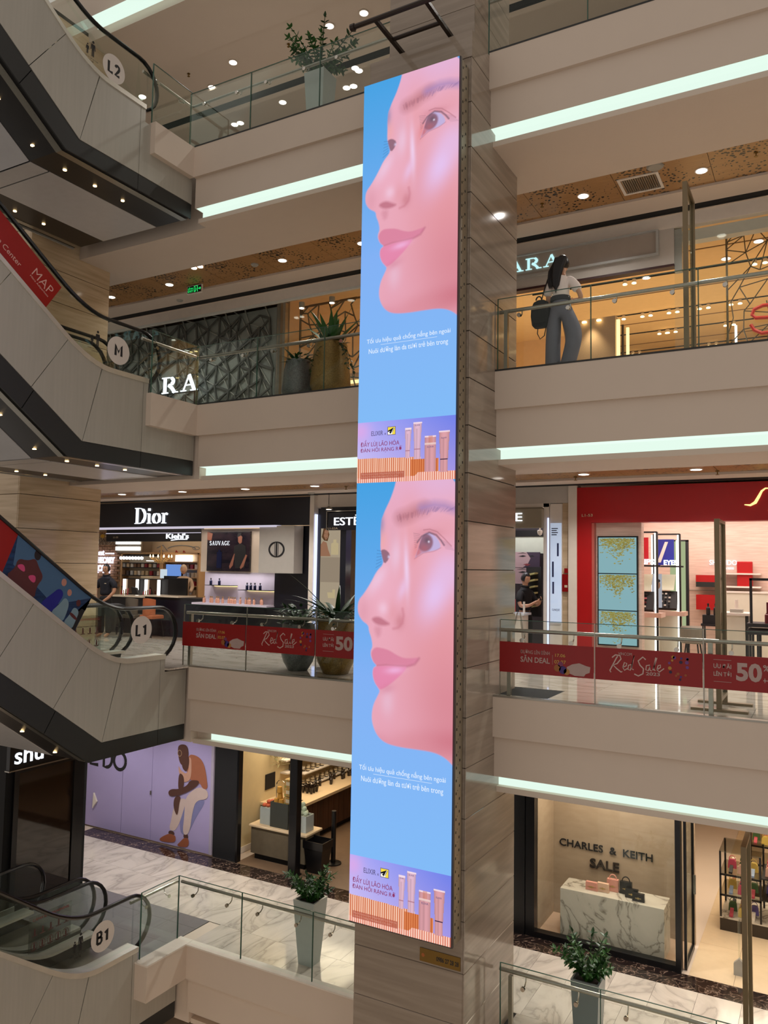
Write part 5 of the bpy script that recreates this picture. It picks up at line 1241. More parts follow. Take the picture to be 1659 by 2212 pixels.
# washing-soap counter: wood cabinets, pale top, basin, tap
ct = thing('counter', 'long dark wood counter with a cream worktop and bottles in the soap shop', 'counter', (-10.4, 16, b))
M_wood = ramp_mat('dark_red_wood', [(.3, (52, 30, 20)), (.7, (88, 52, 34))], scale=(6, 6, .6), nscale=2.5, detail=4, rough=.45, rand=True)
B(-10.9, -10.06, 14.3, 18.6, b + .12, b + .84).build('cabinet', M_wood, ct)
y = 14.32
while y < 18.5: B(-10.058, -10.04, y, y + .21, b + .13, b + .83).build('board', M_wood, ct); y += .22
B(-10.86, -10.12, 14.35, 18.55, b, b + .12).build('plinth', M_dark, ct); B(-10.92, -10.0, 14.25, 18.65, b + .84, b + .90).build('worktop', mat('cream_worktop', (222, 196, 158), .4), ct)
B(-10.6, -10.2, 14.45, 14.85, b + .901, b + .905).build('basin', M_dark, ct); tp = MB().tube([(-10.75, 14.6, b + .9), (-10.75, 14.6, b + 1.22)] + [(-10.75 + .12 - .12 * math.cos(a), 14.6, b + 1.22 + .10 * math.sin(a)) for a in (.5, 1, 1.57, 2.1, 2.6, 3.14)] + [(-10.51, 14.6, b + 1.12)], .012, 8); tp.sm = True; tp.build('tap', M_chrome, ct)
def bottle_mb(kind):
    mb = MB()
    if kind == 'jar': mb.lathe([(.038, 0), (.042, .01), (.042, .07), (.03, .08), (.03, .085)], (0, 0, 0), 12)
    elif kind == 'bottle': mb.lathe([(.03, 0), (.034, .01), (.034, .12), (.012, .145), (.012, .17)], (0, 0, 0), 12)
    else: mb.lathe([(.022, 0), (.03, .02), (.04, .09), (.05, .14), (.045, .14), (.03, .06)], (0, 0, 0), 12)
    mb.sm = True; return mb
M_amber = mat('dark_bottle', (34, 24, 20), .2); M_cap_ = mat('bottle_cap', (206, 190, 160), .4)
def make_bottle(kind, label, grp, m=None, cm=None):
    t = thing('bottle' if kind != 'jar' else 'jar', label, 'bottle' if kind != 'jar' else 'jar', (0, 0, 0), grp); mb = bottle_mb(kind); mb.build('body', m or M_amber, t)
    if kind == 'jar': MB().lathe([(.044, .075), (.044, .105), (.001, .105)], (0, 0, 0), 12).build('lid', cm or M_cap_, t); MB().lathe([(.0425, .02), (.0425, .06)], (0, 0, 0), 12).build('label', M_cap_, t)
    else: MB().lathe([(.018, .17), (.018, .20), (.001, .20)], (0, 0, 0), 12).build('cap', cm or M_amber, t)
    return t
def scatter(proto, pts, first=True):
    base = proto.location.copy(); used = False
    for p in pts:
        if not used: 
            used = True; proto.location = p; proto['_w'] = tuple(p)
        else: 
            q = dup(proto, Vector(p) - proto.location)
jr = make_bottle('jar', 'small dark jar with pale label on the soap shop wall shelves', 'jars on the soap shop shelves')
pts = []
for sy0, sz0 in ((15.7, -3.40), (15.7, -3.10), (15.7, -2.78)):
    for r_ in range(2):
        for i in range(13): pts.append((-10.80 + .1 * r_, sy0 + i * .2 + .04 * r_, sz0))
scatter(jr, pts)
for i, (y0, y1, z) in enumerate(((15.5, 18.4, -3.43), (15.5, 18.4, -3.13), (15.5, 18.4, -2.81))):
    tag(B(-10.92, -10.62, y0, y1, z, z + .028).build('wall_shelf', M_white, None, (-10.8, y0, z)), 'white wall shelf of jars in the soap shop, %s' % ('lowest', 'middle', 'upper')[i], 'shelf')
bt = make_bottle('bottle', 'dark round bottle standing on the soap shop worktop', 'bottles on the soap shop worktop')
rg = random.Random(4); pts = [(-10.65 + .28 * rg.random(), 15.9 + i * .11 + .05 * rg.random(), b + .90) for i in range(22)]; scatter(bt, pts)
cp = make_bottle('cup', 'dark flared cup in a cluster on the soap shop worktop', 'cups on the soap shop worktop'); scatter(cp, [(-10.55 + .11 * (i % 3), 15.35 + .11 * (i // 3), b + .90 + .0) for i in range(9)])
# corner wall shelves, plant, notice
for i, z in enumerate((-2.62, -2.84)):
    pass
tag(B(-10.92, -10.72, 14.95, 15.65, -3.02, -2.99).build('wall_shelf', M_white, None, (-10.8, 15.2, -3.02)), 'short white shelf holding slim bottles above the basin', 'shelf')
tag(B(-10.92, -10.72, 14.9, 15.6, -2.73, -2.70).build('wall_shelf', M_white, None, (-10.8, 15.2, -2.73)), 'short white shelf holding a terracotta potted plant', 'shelf')
t = thing('potted_plant', 'tiny plant in a terracotta pot on the soap shop shelf', 'plant', (-10.82, 15.25, -2.70)); MB().lathe([(.05, 0), (.08, .13), (.085, .14), (.001, .12)], (-10.82, 15.25, -2.70), 14).build('pot', mat('terracotta', (150, 88, 52), .8), t); bushy(t, -10.82, 15.25, -2.57, 30, .08, .15, M_leaf, 44)
t = thing('hanging_plant', 'pale feathery hanging plant by the soap shop ceiling', 'plant', (-10.8, 14.7, -2.35)); bushy(t, -10.78, 14.7, -2.75, 90, .12, .4, mat('pale_leaf', (150, 150, 110), .7), 45, .02, .16); MB().tube([(-10.78, 14.7, -2.4), (-10.78, 14.7, -1.25)], .004, 4).build('cord', M_dark, t)
t = thing('chalkboard', 'small square black board on the cream soap shop wall', 'sign', (-10.9, 14.7, -3.2)); B(-10.915, -10.895, 14.40, 14.74, -3.26, -2.93).build('board', M_ink, t)
bb = make_bottle('bottle', 'dark slim bottle on the short shelf above the basin', 'bottles on the short shelf'); scatter(bb, [(-10.82, 15.2 + .1 * i, -2.99) for i in range(4)])
# display plinth with crates
t = thing('display_plinth', 'grey concrete plinth with a cream top carrying soap boxes', 'plinth', (-9.85, 13.75, b)); B(-10.56, -9.2, 13.50, 14.02, b + .12, b + .66).build('body', mat('concrete', (104, 92, 72), .8, var=.15), t); B(-10.5, -9.26, 13.56, 13.98, b, b + .12).build('plinth_base', M_dark, t); MB().cbox(-10.6, -9.16, 13.46, 14.06, b + .66, b + .70, .01).build('top', MATS['cream_worktop'], t)
zt = b + .70
def crate(x0, x1, y0, y1, h, m, label):
    t = thing('box', label, 'box', ((x0 + x1) / 2, (y0 + y1) / 2, zt)); w = .012
    for a in ((x0, x1, y0, y0 + w), (x0, x1, y1 - w, y1), (x0, x0 + w, y0 + w, y1 - w), (x1 - w, x1, y0 + w, y1 - w)): B(*a, zt, zt + h).build('side', m, t)
    B(x0 + w, x1 - w, y0 + w, y1 - w, zt, zt + h * .85).build('filling', m, t); return t
crate(-10.42, -10.16, 13.6, 13.86, .34, M_wpot, 'white display box filled with orange soaps'); crate(-10.13, -9.68, 13.56, 13.92, .50, mat('slate_box', (58, 60, 54), .6), 'large slate-grey display box holding yellow sponges'); crate(-9.62, -9.25, 13.58, 13.86, .32, M_wpot, 'white display box filled with pale green balls')
def ball(nm, lab, cat, p, r, m, grp, sq=1): 
    o = MB().lathe([(r * math.sin(PI * i / 8) + 1e-4, -r * sq * math.cos(PI * i / 8)) for i in range(9)], (0, 0, 0), 12); o.sm = True
    o = o.build(nm, m); tag(o, lab, cat, grp); o.location = p; return o
g = ball('bath_ball', 'pale green round ball heaped in the white box', 'ball', (-9.5, 13.66, zt + .36), .052, mat('pale_green_soap', (184, 196, 168), .7), 'pale green balls')
for p in ((-9.40, 13.66, .36), (-9.31, 13.66, .36), (-9.55, 13.74, .35), (-9.45, 13.74, .36), (-9.36, 13.74, .36), (-9.46, 13.69, .44), (-9.37, 13.69, .44), (-9.42, 13.72, .51)): q = g.copy(); COL.objects.link(q); q.location = (p[0], p[1], zt + p[2])
g = ball('soap', 'orange-red soap lump heaped in the white box', 'soap', (-10.36, 13.68, zt + .37), .055, mat('orange_soap', (196, 92, 58), .7), 'orange soaps', .7)
for p in ((-10.27, 13.68, .37), (-10.20, 13.70, .37), (-10.32, 13.76, .37), (-10.23, 13.78, .38), (-10.28, 13.72, .44), (-10.21, 13.75, .45)): q = g.copy(); COL.objects.link(q); q.location = (p[0], p[1], zt + p[2])
g = MB().lathe([(.055, 0), (.06, .02), (.05, .10), (.045, .12), (.001, .12)], (0, 0, 0), 10); g = g.build('sponge', mat('yellow_sponge', (190, 138, 50), .8)); tag(g, 'yellow cylindrical sponge stacked on the slate-grey box', 'sponge', 'yellow sponges'); g.location = (-10.05, 13.66, zt + .43)
for p in ((-9.93, 13.66, .43), (-9.99, 13.7, .55), (-9.99, 13.68, .67), (-10.05, 13.78, .43), (-9.92, 13.78, .43)): q = g.copy(); COL.objects.link(q); q.location = (p[0], p[1], zt + p[2])
for i, z_ in enumerate((.44, .62, .79)):
    t = thing('gift_box', 'patterned cardboard gift box on the slate crate, %s of three stacked' % ('lowest', 'middle', 'topmost')[i], 'box', (-9.76, 13.8, zt + z_)); MB().cbox(-9.88, -9.66, 13.68, 13.88, zt + z_, zt + z_ + .165, .004).build('body', ramp_mat('patterned_card', [(.42, (176, 130, 70)), (.5, (120, 140, 70)), (.58, (196, 150, 90))], nscale=16, rough=.7), t); B(-9.83, -9.71, 13.676, 13.68, zt + z_ + .05, zt + z_ + .12).build('label', M_cap_, t)
# bin and stand
t = thing('waste_bin', 'black tapered plastic bin beside the soap shop post', 'bin', (-8.98, 13.62, b)); x, y = -8.98, 13.62
def sq(w, z, d=None): d = d or w * .8; return [(x - w, y - d, z), (x + w, y - d, z), (x + w, y + d, z), (x - w, y + d, z)]
v = sq(.16, b) + sq(.215, b + .46) + sq(.235, b + .47) + sq(.24, b + .62) + sq(.225, b + .62) + sq(.2, b + .45); MB().add(v, [(3, 2, 1, 0)] + [(a + i, a + (i + 1) % 4, a + 4 + (i + 1) % 4, a + 4 + i) for a in (0, 4, 8, 12, 16) for i in range(4)] + [(20, 21, 22, 23)]).build('body', M_black, t)
B(x - .1, x + .02, y - .05, y + .06, b + .45, b + .5).build('paper_waste', M_offwhite, t)
t = thing('pole_stand', 'black post on a round foot behind the bin', 'stand', (-9.05, 14.2, b)); MB().lathe([(.17, 0), (.17, .02), (.05, .035), (.05, .04)], (-8.95, 14.15, b), 20).build('foot', M_black, t); MB().tube([(-8.95, 14.15, b + .03), (-8.95, 14.15, b + 1.05)], .05, 14).build('post', M_black, t)
# pillar glazing at B1 and the lit sign over it
t = thing('shop_window', 'dark glass shop window in a black frame behind the lowest escalator', 'window', (-12.4, 9.9, b))
B(-12.425, -12.405, 9.3, 10.5, b + .1, -2.0).build('glass', mat('dark_glass', (32, 20, 12), .05, spec=.8), t)
for a in ((9.22, 9.32, b, -1.93), (10.48, 10.72, b, -1.93), (9.32, 10.48, b, b + .12), (9.32, 10.48, -2.02, -1.93)): B(-12.43, -12.38, a[0], a[1], a[2], a[3]).build('frame', M_black, t)
B(-14.4, -12.43, 9.08, 10.82, b, -1.4).build('core', M_dark, t)
t = thing('shop_sign', 'black shop sign with white rounded letters, lower left beneath the escalator', 'sign', (-12.35, 9.8, -1.85)); B(-12.42, -12.33, 9.07, 10.6, -1.93, -1.45).build('box', M_black, t); B(-12.43, -12.31, 9.05, 10.62, -1.95, -1.93).build('trim_rail', M_steel, t)
txt('shu', 'S', 9.16, 9.74, -1.84, -1.55, -12.33, M_cool, t, .01, bold=.01)

# handbag shop window
ws = thing('shop_window', 'black-framed shop window with black letters on a grey-beige wall', 'window', (-3.3, 13.15, b))
for a in ((-4.72, -4.52, 13.12, 13.3), (-4.51, -4.36, 13.14, 13.32), (-2.13, -2.05, 13.12, 13.28)): B(*a, b, -1.26).build('frame', M_black, ws)
B(-4.36, -2.13, 13.13, 13.28, b, b + .09).build('frame', M_black, ws)
B(-4.36, -2.13, 13.19, 13.202, b + .09, -1.26).build('glass', M_shopglass, ws)
B(-4.36, -2.02, 13.28, 14.25, b, b + .02).build('window_floor', mat('beige_floor', (206, 176, 150), .5), ws)
struct('wall_back', B(-4.5, -2.0, 14.22, 14.3, b, -1.2), ramp_mat('beige_scratched_stone', [(.3, (164, 144, 120)), (.7, (174, 154, 130))], scale=(1, 1, 3), nscale=4, rough=.5)); struct('wall_side', B(-4.5, -4.36, 13.3, 14.25, b, -1.2), MATS['beige_scratched_stone'])
sg = thing('wall_sign', 'black shop lettering on the grey-beige window wall', 'sign', (-3.5, 14.2, -3.2))
txt('CHARLES  &  KEITH', 'F', -4.25, -2.66, -3.19, -3.065, 14.215, M_ink, sg, .015, bold=.01); txt('SALE', 'F', -3.71, -3.21, -3.47, -3.31, 14.215, mat('dark_chrome_letters', (60, 54, 52), .25, .7), sg, .03, bold=.02)
pd = thing('display_plinth', 'long white marble block with grey veins in the handbag window', 'plinth', (-3.0, 13.5, b)); MB().cbox(-3.98, -2.33, 13.34, 13.86, b + .02, b + .80, .004).build('block', M_calacatta, pd)
zt2 = b + .80
def bag(x, y, w, h, d, m, label, handle=False, rz=0):
    t = thing('handbag', label, 'bag', (x, y, zt2)); hw = w / 2
    mb = MB(); mb.prism([(x - hw, zt2), (x + hw, zt2), (x + hw * .93, zt2 + h), (x - hw * .93, zt2 + h)], 'Y', y - d / 2, y + d / 2); mb.build('body', m, t)
    MB().prism([(x - hw * .96, zt2 + h * .45), (x + hw * .96, zt2 + h * .45), (x + hw * .94, zt2 + h + .003), (x - hw * .94, zt2 + h + .003)], 'Y', y - d / 2 - .008, y - d / 2).build('flap', m, t)
    c = MB(); c.disc((x, y - d / 2 - .014, zt2 + h * .45), .016, 'Y', .006, 10); c.box(x - .045, x + .045, y - d / 2 - .013, y - d / 2 - .008, zt2 + h * .45 - .006, zt2 + h * .45 + .006); c.build('clasp', mat('pale_gold_metal', (196, 170, 110), .3, .8), t)
    if handle: hh = MB().tube([(x + hw * .6 * math.cos(a), y, zt2 + h + hw * .75 * math.sin(a)) for a in [PI * i / 12 for i in range(13)]], .009, 6); hh.sm = True; hh.build('handle', m, t)
M_pk = mat('pink_leather', (214, 150, 132), .5); M_pk2 = mat('cream_pink_leather', (216, 178, 150), .5)
bag(-3.50, 13.52, .20, .13, .06, M_pk, 'small flat pink handbag, leftmost on the marble block'); bag(-3.32, 13.54, .19, .14, .06, M_pk2, 'cream-pink handbag behind the leftmost pink one'); bag(-3.19, 13.66, .19, .19, .07, M_pk, 'pink handbag with a round top handle', True)
bag(-2.98, 13.66, .20, .19, .07, M_black, 'black handbag with a round top handle', True); bag(-2.86, 13.54, .21, .14, .06, M_black, 'black handbag in the middle of the three dark ones'); bag(-2.74, 13.46, .19, .12, .06, M_black, 'small black handbag, rightmost on the marble block')
dr = thing('glass_door', 'open black-edged glass door at the handbag shop entrance', 'door', (-2.0, 13.4, b)); 
for y_ in (13.28, 14.05): B(-2.03, -1.99, y_, y_ + .05, b, -1.26).build('stile', M_black, dr)
B(-2.015, -2.005, 13.33, 14.05, b + .08, -1.26).build('glass', M_shopglass, dr); B(-2.03, -1.99, 13.33, 14.05, b, b + .08).build('rail', M_black, dr); B(-1.985, -1.95, 13.95, 13.98, b + .9, b + 1.2).build('handle', M_chrome, dr)
# shelves island with bags and shoes
for n_, (x0, y0, lab) in enumerate(((-1.72, 15.05, 'black-framed glass display island with shoes and bags, front one'), (-1.45, 16.9, 'black-framed glass display island further back in the handbag shop'))):
    t = thing('display_island', lab, 'display', (x0 + .6, y0 + .4, b)); x1, y1 = x0 + 1.5, y0 + 1.2
    B(x0, x1, y0, y1, b, b + .2).build('base', mat('dark_brown_base', (52, 42, 30), .6), t); B(x0, x1, y0, y1, b + .2, b + .22).build('base_top', M_calacatta, t)
    for xx, yy in ((x0, y0), (x0 + .62, y0), (x0, y0 + .75), (x0 + .62, y0 + .75)): B(xx, xx + .03, yy, yy + .03, b + .22, b + 1.3).build('upright', M_black, t)
    for z_ in (b + .58, b + .92): 
        B(x0, x0 + .65, y0, y0 + .78, z_, z_ + .012).build('glass_shelf', glass_mat('grey_glass', (.75, .74, .7), .06), t)
        B(x0, x0 + .65, y0, y0 + .02, z_ - .015, z_ + .015).build('shelf_edge', M_black, t)
    B(x0, x0 + .65, y0, y0 + .78, b + 1.29, b + 1.31).build('glass_top', MATS['grey_glass'], t)
    B(x0 + .65, x0 + .95, y0, y0 + .78, b + .60, b + .62).build('side_shelf', M_black, t); B(x0 + .65, x0 + .95, y0, y0 + .78, b + .95, b + .97).build('side_shelf', M_black, t)
cols = [(170, 60, 74), (196, 170, 84), (226, 214, 196), (70, 104, 62), (184, 110, 66), (104, 92, 150), (30, 26, 30), (206, 160, 140), (132, 150, 176), (196, 76, 104)]
names = ['crimson', 'mustard', 'ivory', 'green', 'tan orange', 'violet', 'black', 'blush', 'pale blue', 'magenta']
rg = random.Random(8); ct_ = 0
spots = [(-1.55 + .17 * (i % 3), 15.2 + .22 * (i // 3), z_) for z_ in (b + .222, b + .595, b + .935) for i in range(8)] + [(-.95, 15.2 + .2 * i, z_) for z_ in (b + .622, b + .972) for i in range(3)] + [(-1.3 + .17 * (i % 3), 17.05 + .22 * (i // 3), b + .935) for i in range(8)] + [(-.6, 15.3, b + .222), (-.5, 16.9, b + .222)]
protos = {}
for i, p in enumerate(spots):
    c_ = i % 10
    if c_ not in protos:
        mb = MB(); mb.prism([(-.07, 0), (.07, 0), (.06, .12), (.03, .15), (-.03, .15), (-.06, .12)], 'Y', -.03, .03); o = thing('handbag' if c_ % 2 else 'shoe', '%s %s on the display island shelves' % (names[c_], 'handbag' if c_ % 2 else 'heeled shoe'), 'bag' if c_ % 2 else 'shoe', (0, 0, 0), '%s goods on the display islands' % names[c_])
        m = mat('goods_%s' % names[c_].replace(' ', '_'), cols[c_], .5)
        if c_ % 2: mb.build('body', m, o); MB().tube([(.05 * math.cos(a), 0, .14 + .07 * math.sin(a)) for a in [PI * k / 8 for k in range(9)]], .006, 5).build('handle', m, o)
        else: MB().prism([(-.10, 0), (-.02, 0), (.06, .05), (.09, .05), (.09, .09), (.04, .085), (-.04, .045), (-.10, .03)], 'X', -.028, .028).build('body', m, o); MB().tube([(0, .08, .06), (0, .085, .0)], .006, 5).build('heel', m, o)
        protos[c_] = o; o.location = p; o['_w'] = p
    else: dup(protos[c_], Vector(p) - protos[c_].location)
t = thing('wall_cabinet', 'low lit wall cabinet along the left wall of the handbag shop', 'cabinet', (-3.2, 18, b)); B(-3.7, -3.0, 15.5, 22, b, b + .5).build('body', MATS['cream_worktop'], t); B(-3.0, -2.96, 15.5, 22, b, b + .12).build('kick', M_dark, t); B(-3.7, -2.98, 15.5, 22, b + .5, b + .53).build('top', M_calacatta, t)
struct('wall_side', B(-3.8, -3.72, 14.3, 22, b, -1.2), MATS['warm_wall']); struct('wall_back', B(-4.5, 1.5, 22, 22.2, b, -1.2), MATS['warm_wall'])
t = thing('wall_shelving', 'lit shelving of black bags at the far right of the handbag shop', 'shelf', (-.4, 18, b)); B(-.9, .6, 18.6, 19.2, b, b + .35).build('base', MATS['dark_brown_base'], t); B(-.9, .6, 18.6, 19.2, b + .35, b + .38).build('base_top', MATS['cream_worktop'], t)
for i in range(6): B(-.85 + .22 * i, -.68 + .22 * i, 18.75, 18.85, b + .38, b + .58).build('bag_shape', M_black, t)
t = thing('security_tag_stand', 'grey tag-shaped sensor foot on a thin clear pole at the shop entrance', 'stand', (-1.28, 13.6, b)); MB().prism([(-1.36, 0), (-1.2, 0), (-1.2, .17), (-1.28, .25), (-1.36, .17)], 'Y', 13.50, 13.56).build('foot', M_grey, t, ); 
for o in t.children:
    o.location.z += b
MB().tube([(-1.28, 13.53, b + .2), (-1.28, 13.53, b + 1.6)], .018, 8).build('pole', M_shopglass, t)
# ================================================================ COSMETICS FLOOR (L1), LEFT
dz = thing('storefront', 'navy-black perfume shop front with large white serif name, left of the screen', 'shop front', (-12, 13.2, 0))
B(-15.6, -9.04, 13.15, 13.35, 2.5, 3.06).build('fascia', M_navy, dz)
serif('Dior', 'F', -13.87, -12.85, 2.575, 2.935, 13.15, M_cool, dz, .03, .06, bold=1.0)
B(-15.6, -9.87, 13.14, 13.34, 2.46, 2.50).build('light_edge', mat('edge_glow', (222, 214, 232), emit=.8), dz)
B(-9.87, -9.04, 13.53, 13.62, 0, 2.5).build('side_panel', M_navy, dz)
B(-12.2, -9.87, 13.55, 13.62, 0, .82).build('lower_panel', M_navy, dz); B(-10.15, -9.87, 13.53, 13.62, .82, 1.51).build('side_panel', M_navy, dz)
B(-12.16, -10.15, 13.64, 13.7, .82, 1.51).build('niche_back', mat('lilac_white_panel', (196, 186, 200), .5), dz)
B(-12.3, -9.87, 13.64, 13.7, 1.51, 2.46).build('upper_back', mat('cream_panel', (214, 196, 176), .5), dz)
B(-12.20, -10.15, 13.28, 13.64, .80, .84).build('niche_floor', mat('counter_glow', (214, 206, 222), .3), dz)
B(-9.0, -8.9, 13.1, 13.35, 0, 3.08).build('white_jamb', M_white, dz)
t = thing('light_box_poster', 'dark perfume poster with a man in black and white serif title', 'poster', (-11.5, 13.6, 1.5)); B(-12.07, -10.87, 13.58, 13.63, 1.53, 2.40).build('panel', ramp_mat('night_print', [(.35, (22, 20, 30)), (.62, (52, 40, 46))], scale=(1, 1, 3), nscale=2, rough=.2), t)
serif('SAUVAGE', 'F', -12.0, -11.43, 2.10, 2.19, 13.578, M_cool, t, .002, .12)
def pp(l, m, y=13.577, par=None): MB().prism(l, 'Y', y - .003, y).build('figure_print', m, par or t)
M_face = mat('poster_face', (150, 96, 76), .5)
pp([(-11.2, 2.3), (-11.14, 2.33), (-11.08, 2.28), (-11.09, 2.16), (-11.14, 2.12), (-11.19, 2.17)], M_face); pp([(-11.22, 2.26), (-11.2, 2.36), (-11.1, 2.37), (-11.12, 2.31), (-11.19, 2.28)], M_ink, 13.573)
pp([(-11.3, 2.08), (-11.12, 2.14), (-10.98, 2.08), (-10.95, 1.8), (-11.0, 1.6), (-11.25, 1.6), (-11.3, 1.85)], M_ink, 13.576); pp([(-10.97, 1.9), (-10.93, 1.88), (-11.02, 1.64), (-11.1, 1.58), (-11.12, 1.62)], M_face, 13.574); pp([(-11.3, 1.9), (-11.27, 1.92), (-11.32, 1.66), (-11.4, 1.58), (-11.42, 1.64)], M_face, 13.574)
pp([(-11.78, 1.6), (-11.64, 1.6), (-11.64, 1.95), (-11.68, 1.95), (-11.68, 2.0), (-11.74, 2.0), (-11.74, 1.95), (-11.78, 1.95)], mat('navy_bottle', (24, 28, 60), .2), 13.575); pp([(-12.07, 2.22), (-11.95, 2.2), (-11.92, 2.36), (-12.07, 2.4)], M_face)
t = thing('logo_box', 'projecting grey-white box sign with a black crossed-letters logo', 'sign', (-9.85, 13.3, 1.5)); MB().cbox(-10.31, -9.42, 13.18, 13.5, 1.515, 2.485, .005).build('box', mat('logo_box_white', (178, 172, 164), .5), t)
strokes([(arc(-9.83, 2.0, .21, .155, 94, 266, 14), [.012, .02, .03] + [.038] * 9 + [.03, .02, .012]), (arc(-9.88, 2.0, .21, .155, -86, 86, 14), [.012, .02, .03] + [.038] * 9 + [.03, .02, .012]), ([(-9.855, 1.845), (-9.855, 2.155)], .04)], 'F', 13.178, M_ink, t, .008, 'logo_shape')
strokes([([(-9.90, 1.85), (-9.90, 2.15)], .008), ([(-9.81, 1.85), (-9.81, 2.15)], .008)], 'F', 13.178, M_ink, t, .006, 'logo_shape')
for i, (x0, x1, z) in enumerate(((-11.95, -11.22, 1.225), (-11.02, -10.15, 1.145))):
    t = thing('glass_shelf', 'thin lit shelf with dark bottles in the perfume niche, %s one' % ('left higher', 'right lower')[i], 'shelf', ((x0 + x1) / 2, 13.55, z)); B(x0, x1, 13.4, 13.64, z - .012, z).build('board', M_ink, t); B(x0 + .1, x1, 13.6, 13.635, z - .03, z - .014).build('glow_strip', MATS['warm_strip'], t)
pb = make_bottle('bottle', 'small dark perfume bottle on a lit shelf of the perfume niche', 'dark perfume bottles', MATS['navy_bottle'] , M_ink)
for o in pb.children: o.scale = (.9, .9, .75)
scatter(pb, [(-11.86, 13.5, 1.225), (-11.62, 13.5, 1.225), (-10.85, 13.5, 1.145), (-10.75, 13.5, 1.145), (-10.64, 13.5, 1.145), (-10.5, 13.5, 1.145)])
pg = make_bottle('bottle', 'small pink-gold perfume bottle on the white counter of the niche', 'pale perfume bottles', mat('rose_bottle', (226, 168, 140), .2), mat('gold_cap', (206, 170, 110), .3, .7))
for o in pg.children: o.scale = (.8, .8, .7)
rg = random.Random(2); scatter(pg, [(-12.05 + i * .098 + .03 * rg.random(), 13.38 + .12 * rg.random(), .84) for i in range(18)])
area('niche_lamp', (-11.1, 13.45, 1.49), (1.8, .1), 4, (1, .95, 1)); area('poster_lamp', (-11.3, 13.40, 2.42), (1.8, .1), 5, (1, .9, .8))

# ---- shop seen through the opening: brick wall, glowing letters, shelves (back plane)
YK = 14.8; kf = YK / 14.0
def KX(x): return x * kf
def KZ(z): return 1.65 + (z - 1.65) * kf
bw = struct('wall_back', B(-17.9, -9.3, YK + .25, YK + .35, 0, 3.1), mat('cream_back_wall', (206, 186, 156), .7))
bk = thing('brick_wall', 'tan brick wall panel carrying glowing white shop lettering', 'wall panel', (KX(-15.9), YK, 0))
B(-17.9, KX(-15.17), YK + .05, YK + .12, 0, KZ(2.42)).build('mortar', mat('mortar', (150, 132, 108), .9), bk)
bs = None; BL, BH = .2, .065; BM = brick_m(); j = 0; z = 1.0
while z < KZ(2.4):
    x = -17.4 + (BL / 2 if j % 2 else 0)
    while x < KX(-15.17) - BL and True:
        if bs is None: bs = MB().cbox(0, BL - .01, 0, .05, 0, BH - .01, .004).build('brick', BM); bs.location = Vector((x, YK + .01, z)); base0 = Vector(bk['_w'])
        if bs.location.x != x or bs.location.z != z or True:
            o = bs.copy(); COL.objects.link(o); o.location = Vector((x, YK + .01, z)) - Vector(bk['_w']); o.parent = bk
        x += BL
    z += BH; j += 1
bpy.data.objects.remove(bs)
for o in bk.children:
    pass
neon = thing('neon_sign', 'glowing white neon lettering on the brick wall', 'sign', (KX(-15.8), YK, 1.6)); yk = YK - .06
M_neon = mat('neon_violet_white', (226, 222, 255), emit=2.4)
txt('Finest', 'F', KX(-16.1), KX(-15.72), KZ(1.86), KZ(2.0), yk, M_neon, neon, .02, bold=.01); txt('APOTHECARY', 'F', KX(-16.38), KX(-15.35), KZ(1.66), KZ(1.82), yk, M_neon, neon, .02, bold=.05); txt('SKINCARE', 'F', KX(-16.3), KX(-15.5), KZ(1.46), KZ(1.62), yk, M_neon, neon, .02, bold=.05)
for x0, x1, z in ((-16.33, -16.12, 1.87), (-15.68, -15.38, 1.89), (-16.35, -15.9, 1.42), (-15.75, -15.5, 1.42), (-16.33, -16.0, 1.24)): B(KX(x0), KX(x1), yk - .02, yk, KZ(z), KZ(z + .03)).build('neon_bar', M_neon, neon)
ar = thing('wall_mural', 'painted mural of fruit and curling line drawings above the brick wall', 'artwork', (KX(-15.7), YK, 2.2)); B(-17.9, KX(-15.17), YK - .02, YK - .005, KZ(2.12), KZ(2.4)).build('ground', ramp_mat('mural_ground', [(.4, (150, 120, 84)), (.52, (96, 84, 70)), (.6, (190, 170, 140))], nscale=9, dist=2, rough=.7), ar)
for i, (x, z, c_) in enumerate(((-16.1, 2.33, (150, 40, 40)), (-15.85, 2.34, (206, 160, 50)), (-15.62, 2.3, (120, 130, 140)), (-15.36, 2.3, (170, 140, 60)), (-15.3, 2.17, (150, 120, 70)), (-16.2, 2.28, (80, 110, 50)))): MB().disc((KX(x), YK - .03, KZ(z)), .08, 'Y', .008, 14, .05).build('painted_shape', mat('mural_%d' % i, c_, .7), ar)
strokes([([(KX(-16.2 + .1 * i), KZ(2.2)), (KX(-16.12 + .1 * i), KZ(2.27)), (KX(-16.05 + .1 * i), KZ(2.2))], .008) for i in range(9)], 'F', YK - .021, M_ink, ar, .003, 'painted_line')
sb = thing('shop_sign', 'black fascia with white script lettering deep in the skincare shop', 'sign', (KX(-13.9), YK - .3, 2.4)); y = YK - .4
B(-16.2, KX(-12.3), y, y + .1, KZ(2.19), 2.95).build('fascia', M_ink, sb); B(-16.2, KX(-12.3), y - .02, y, KZ(2.375), KZ(2.39)).build('light_edge', MATS['edge_glow'], sb)
txt('Kiehl\'s', 'F', KX(-13.35), KX(-12.66), KZ(2.25), KZ(2.37), y, M_cool, sb, .015, bold=.02); strokes([([(KX(-13.2), KZ(2.215)), (KX(-12.98), KZ(2.235)), (KX(-12.7), KZ(2.235))], .022)], 'F', y, M_cool, sb, .01); txt('L1-55', 'F', KX(-15.08), KX(-14.92), KZ(2.27), KZ(2.31), y, M_cap_, sb, .004)
t = thing('ceiling_light_panel', 'bright louvred light panel at the left of the skincare shop', 'light', (KX(-14.8), YK - .2, 2.1)); 
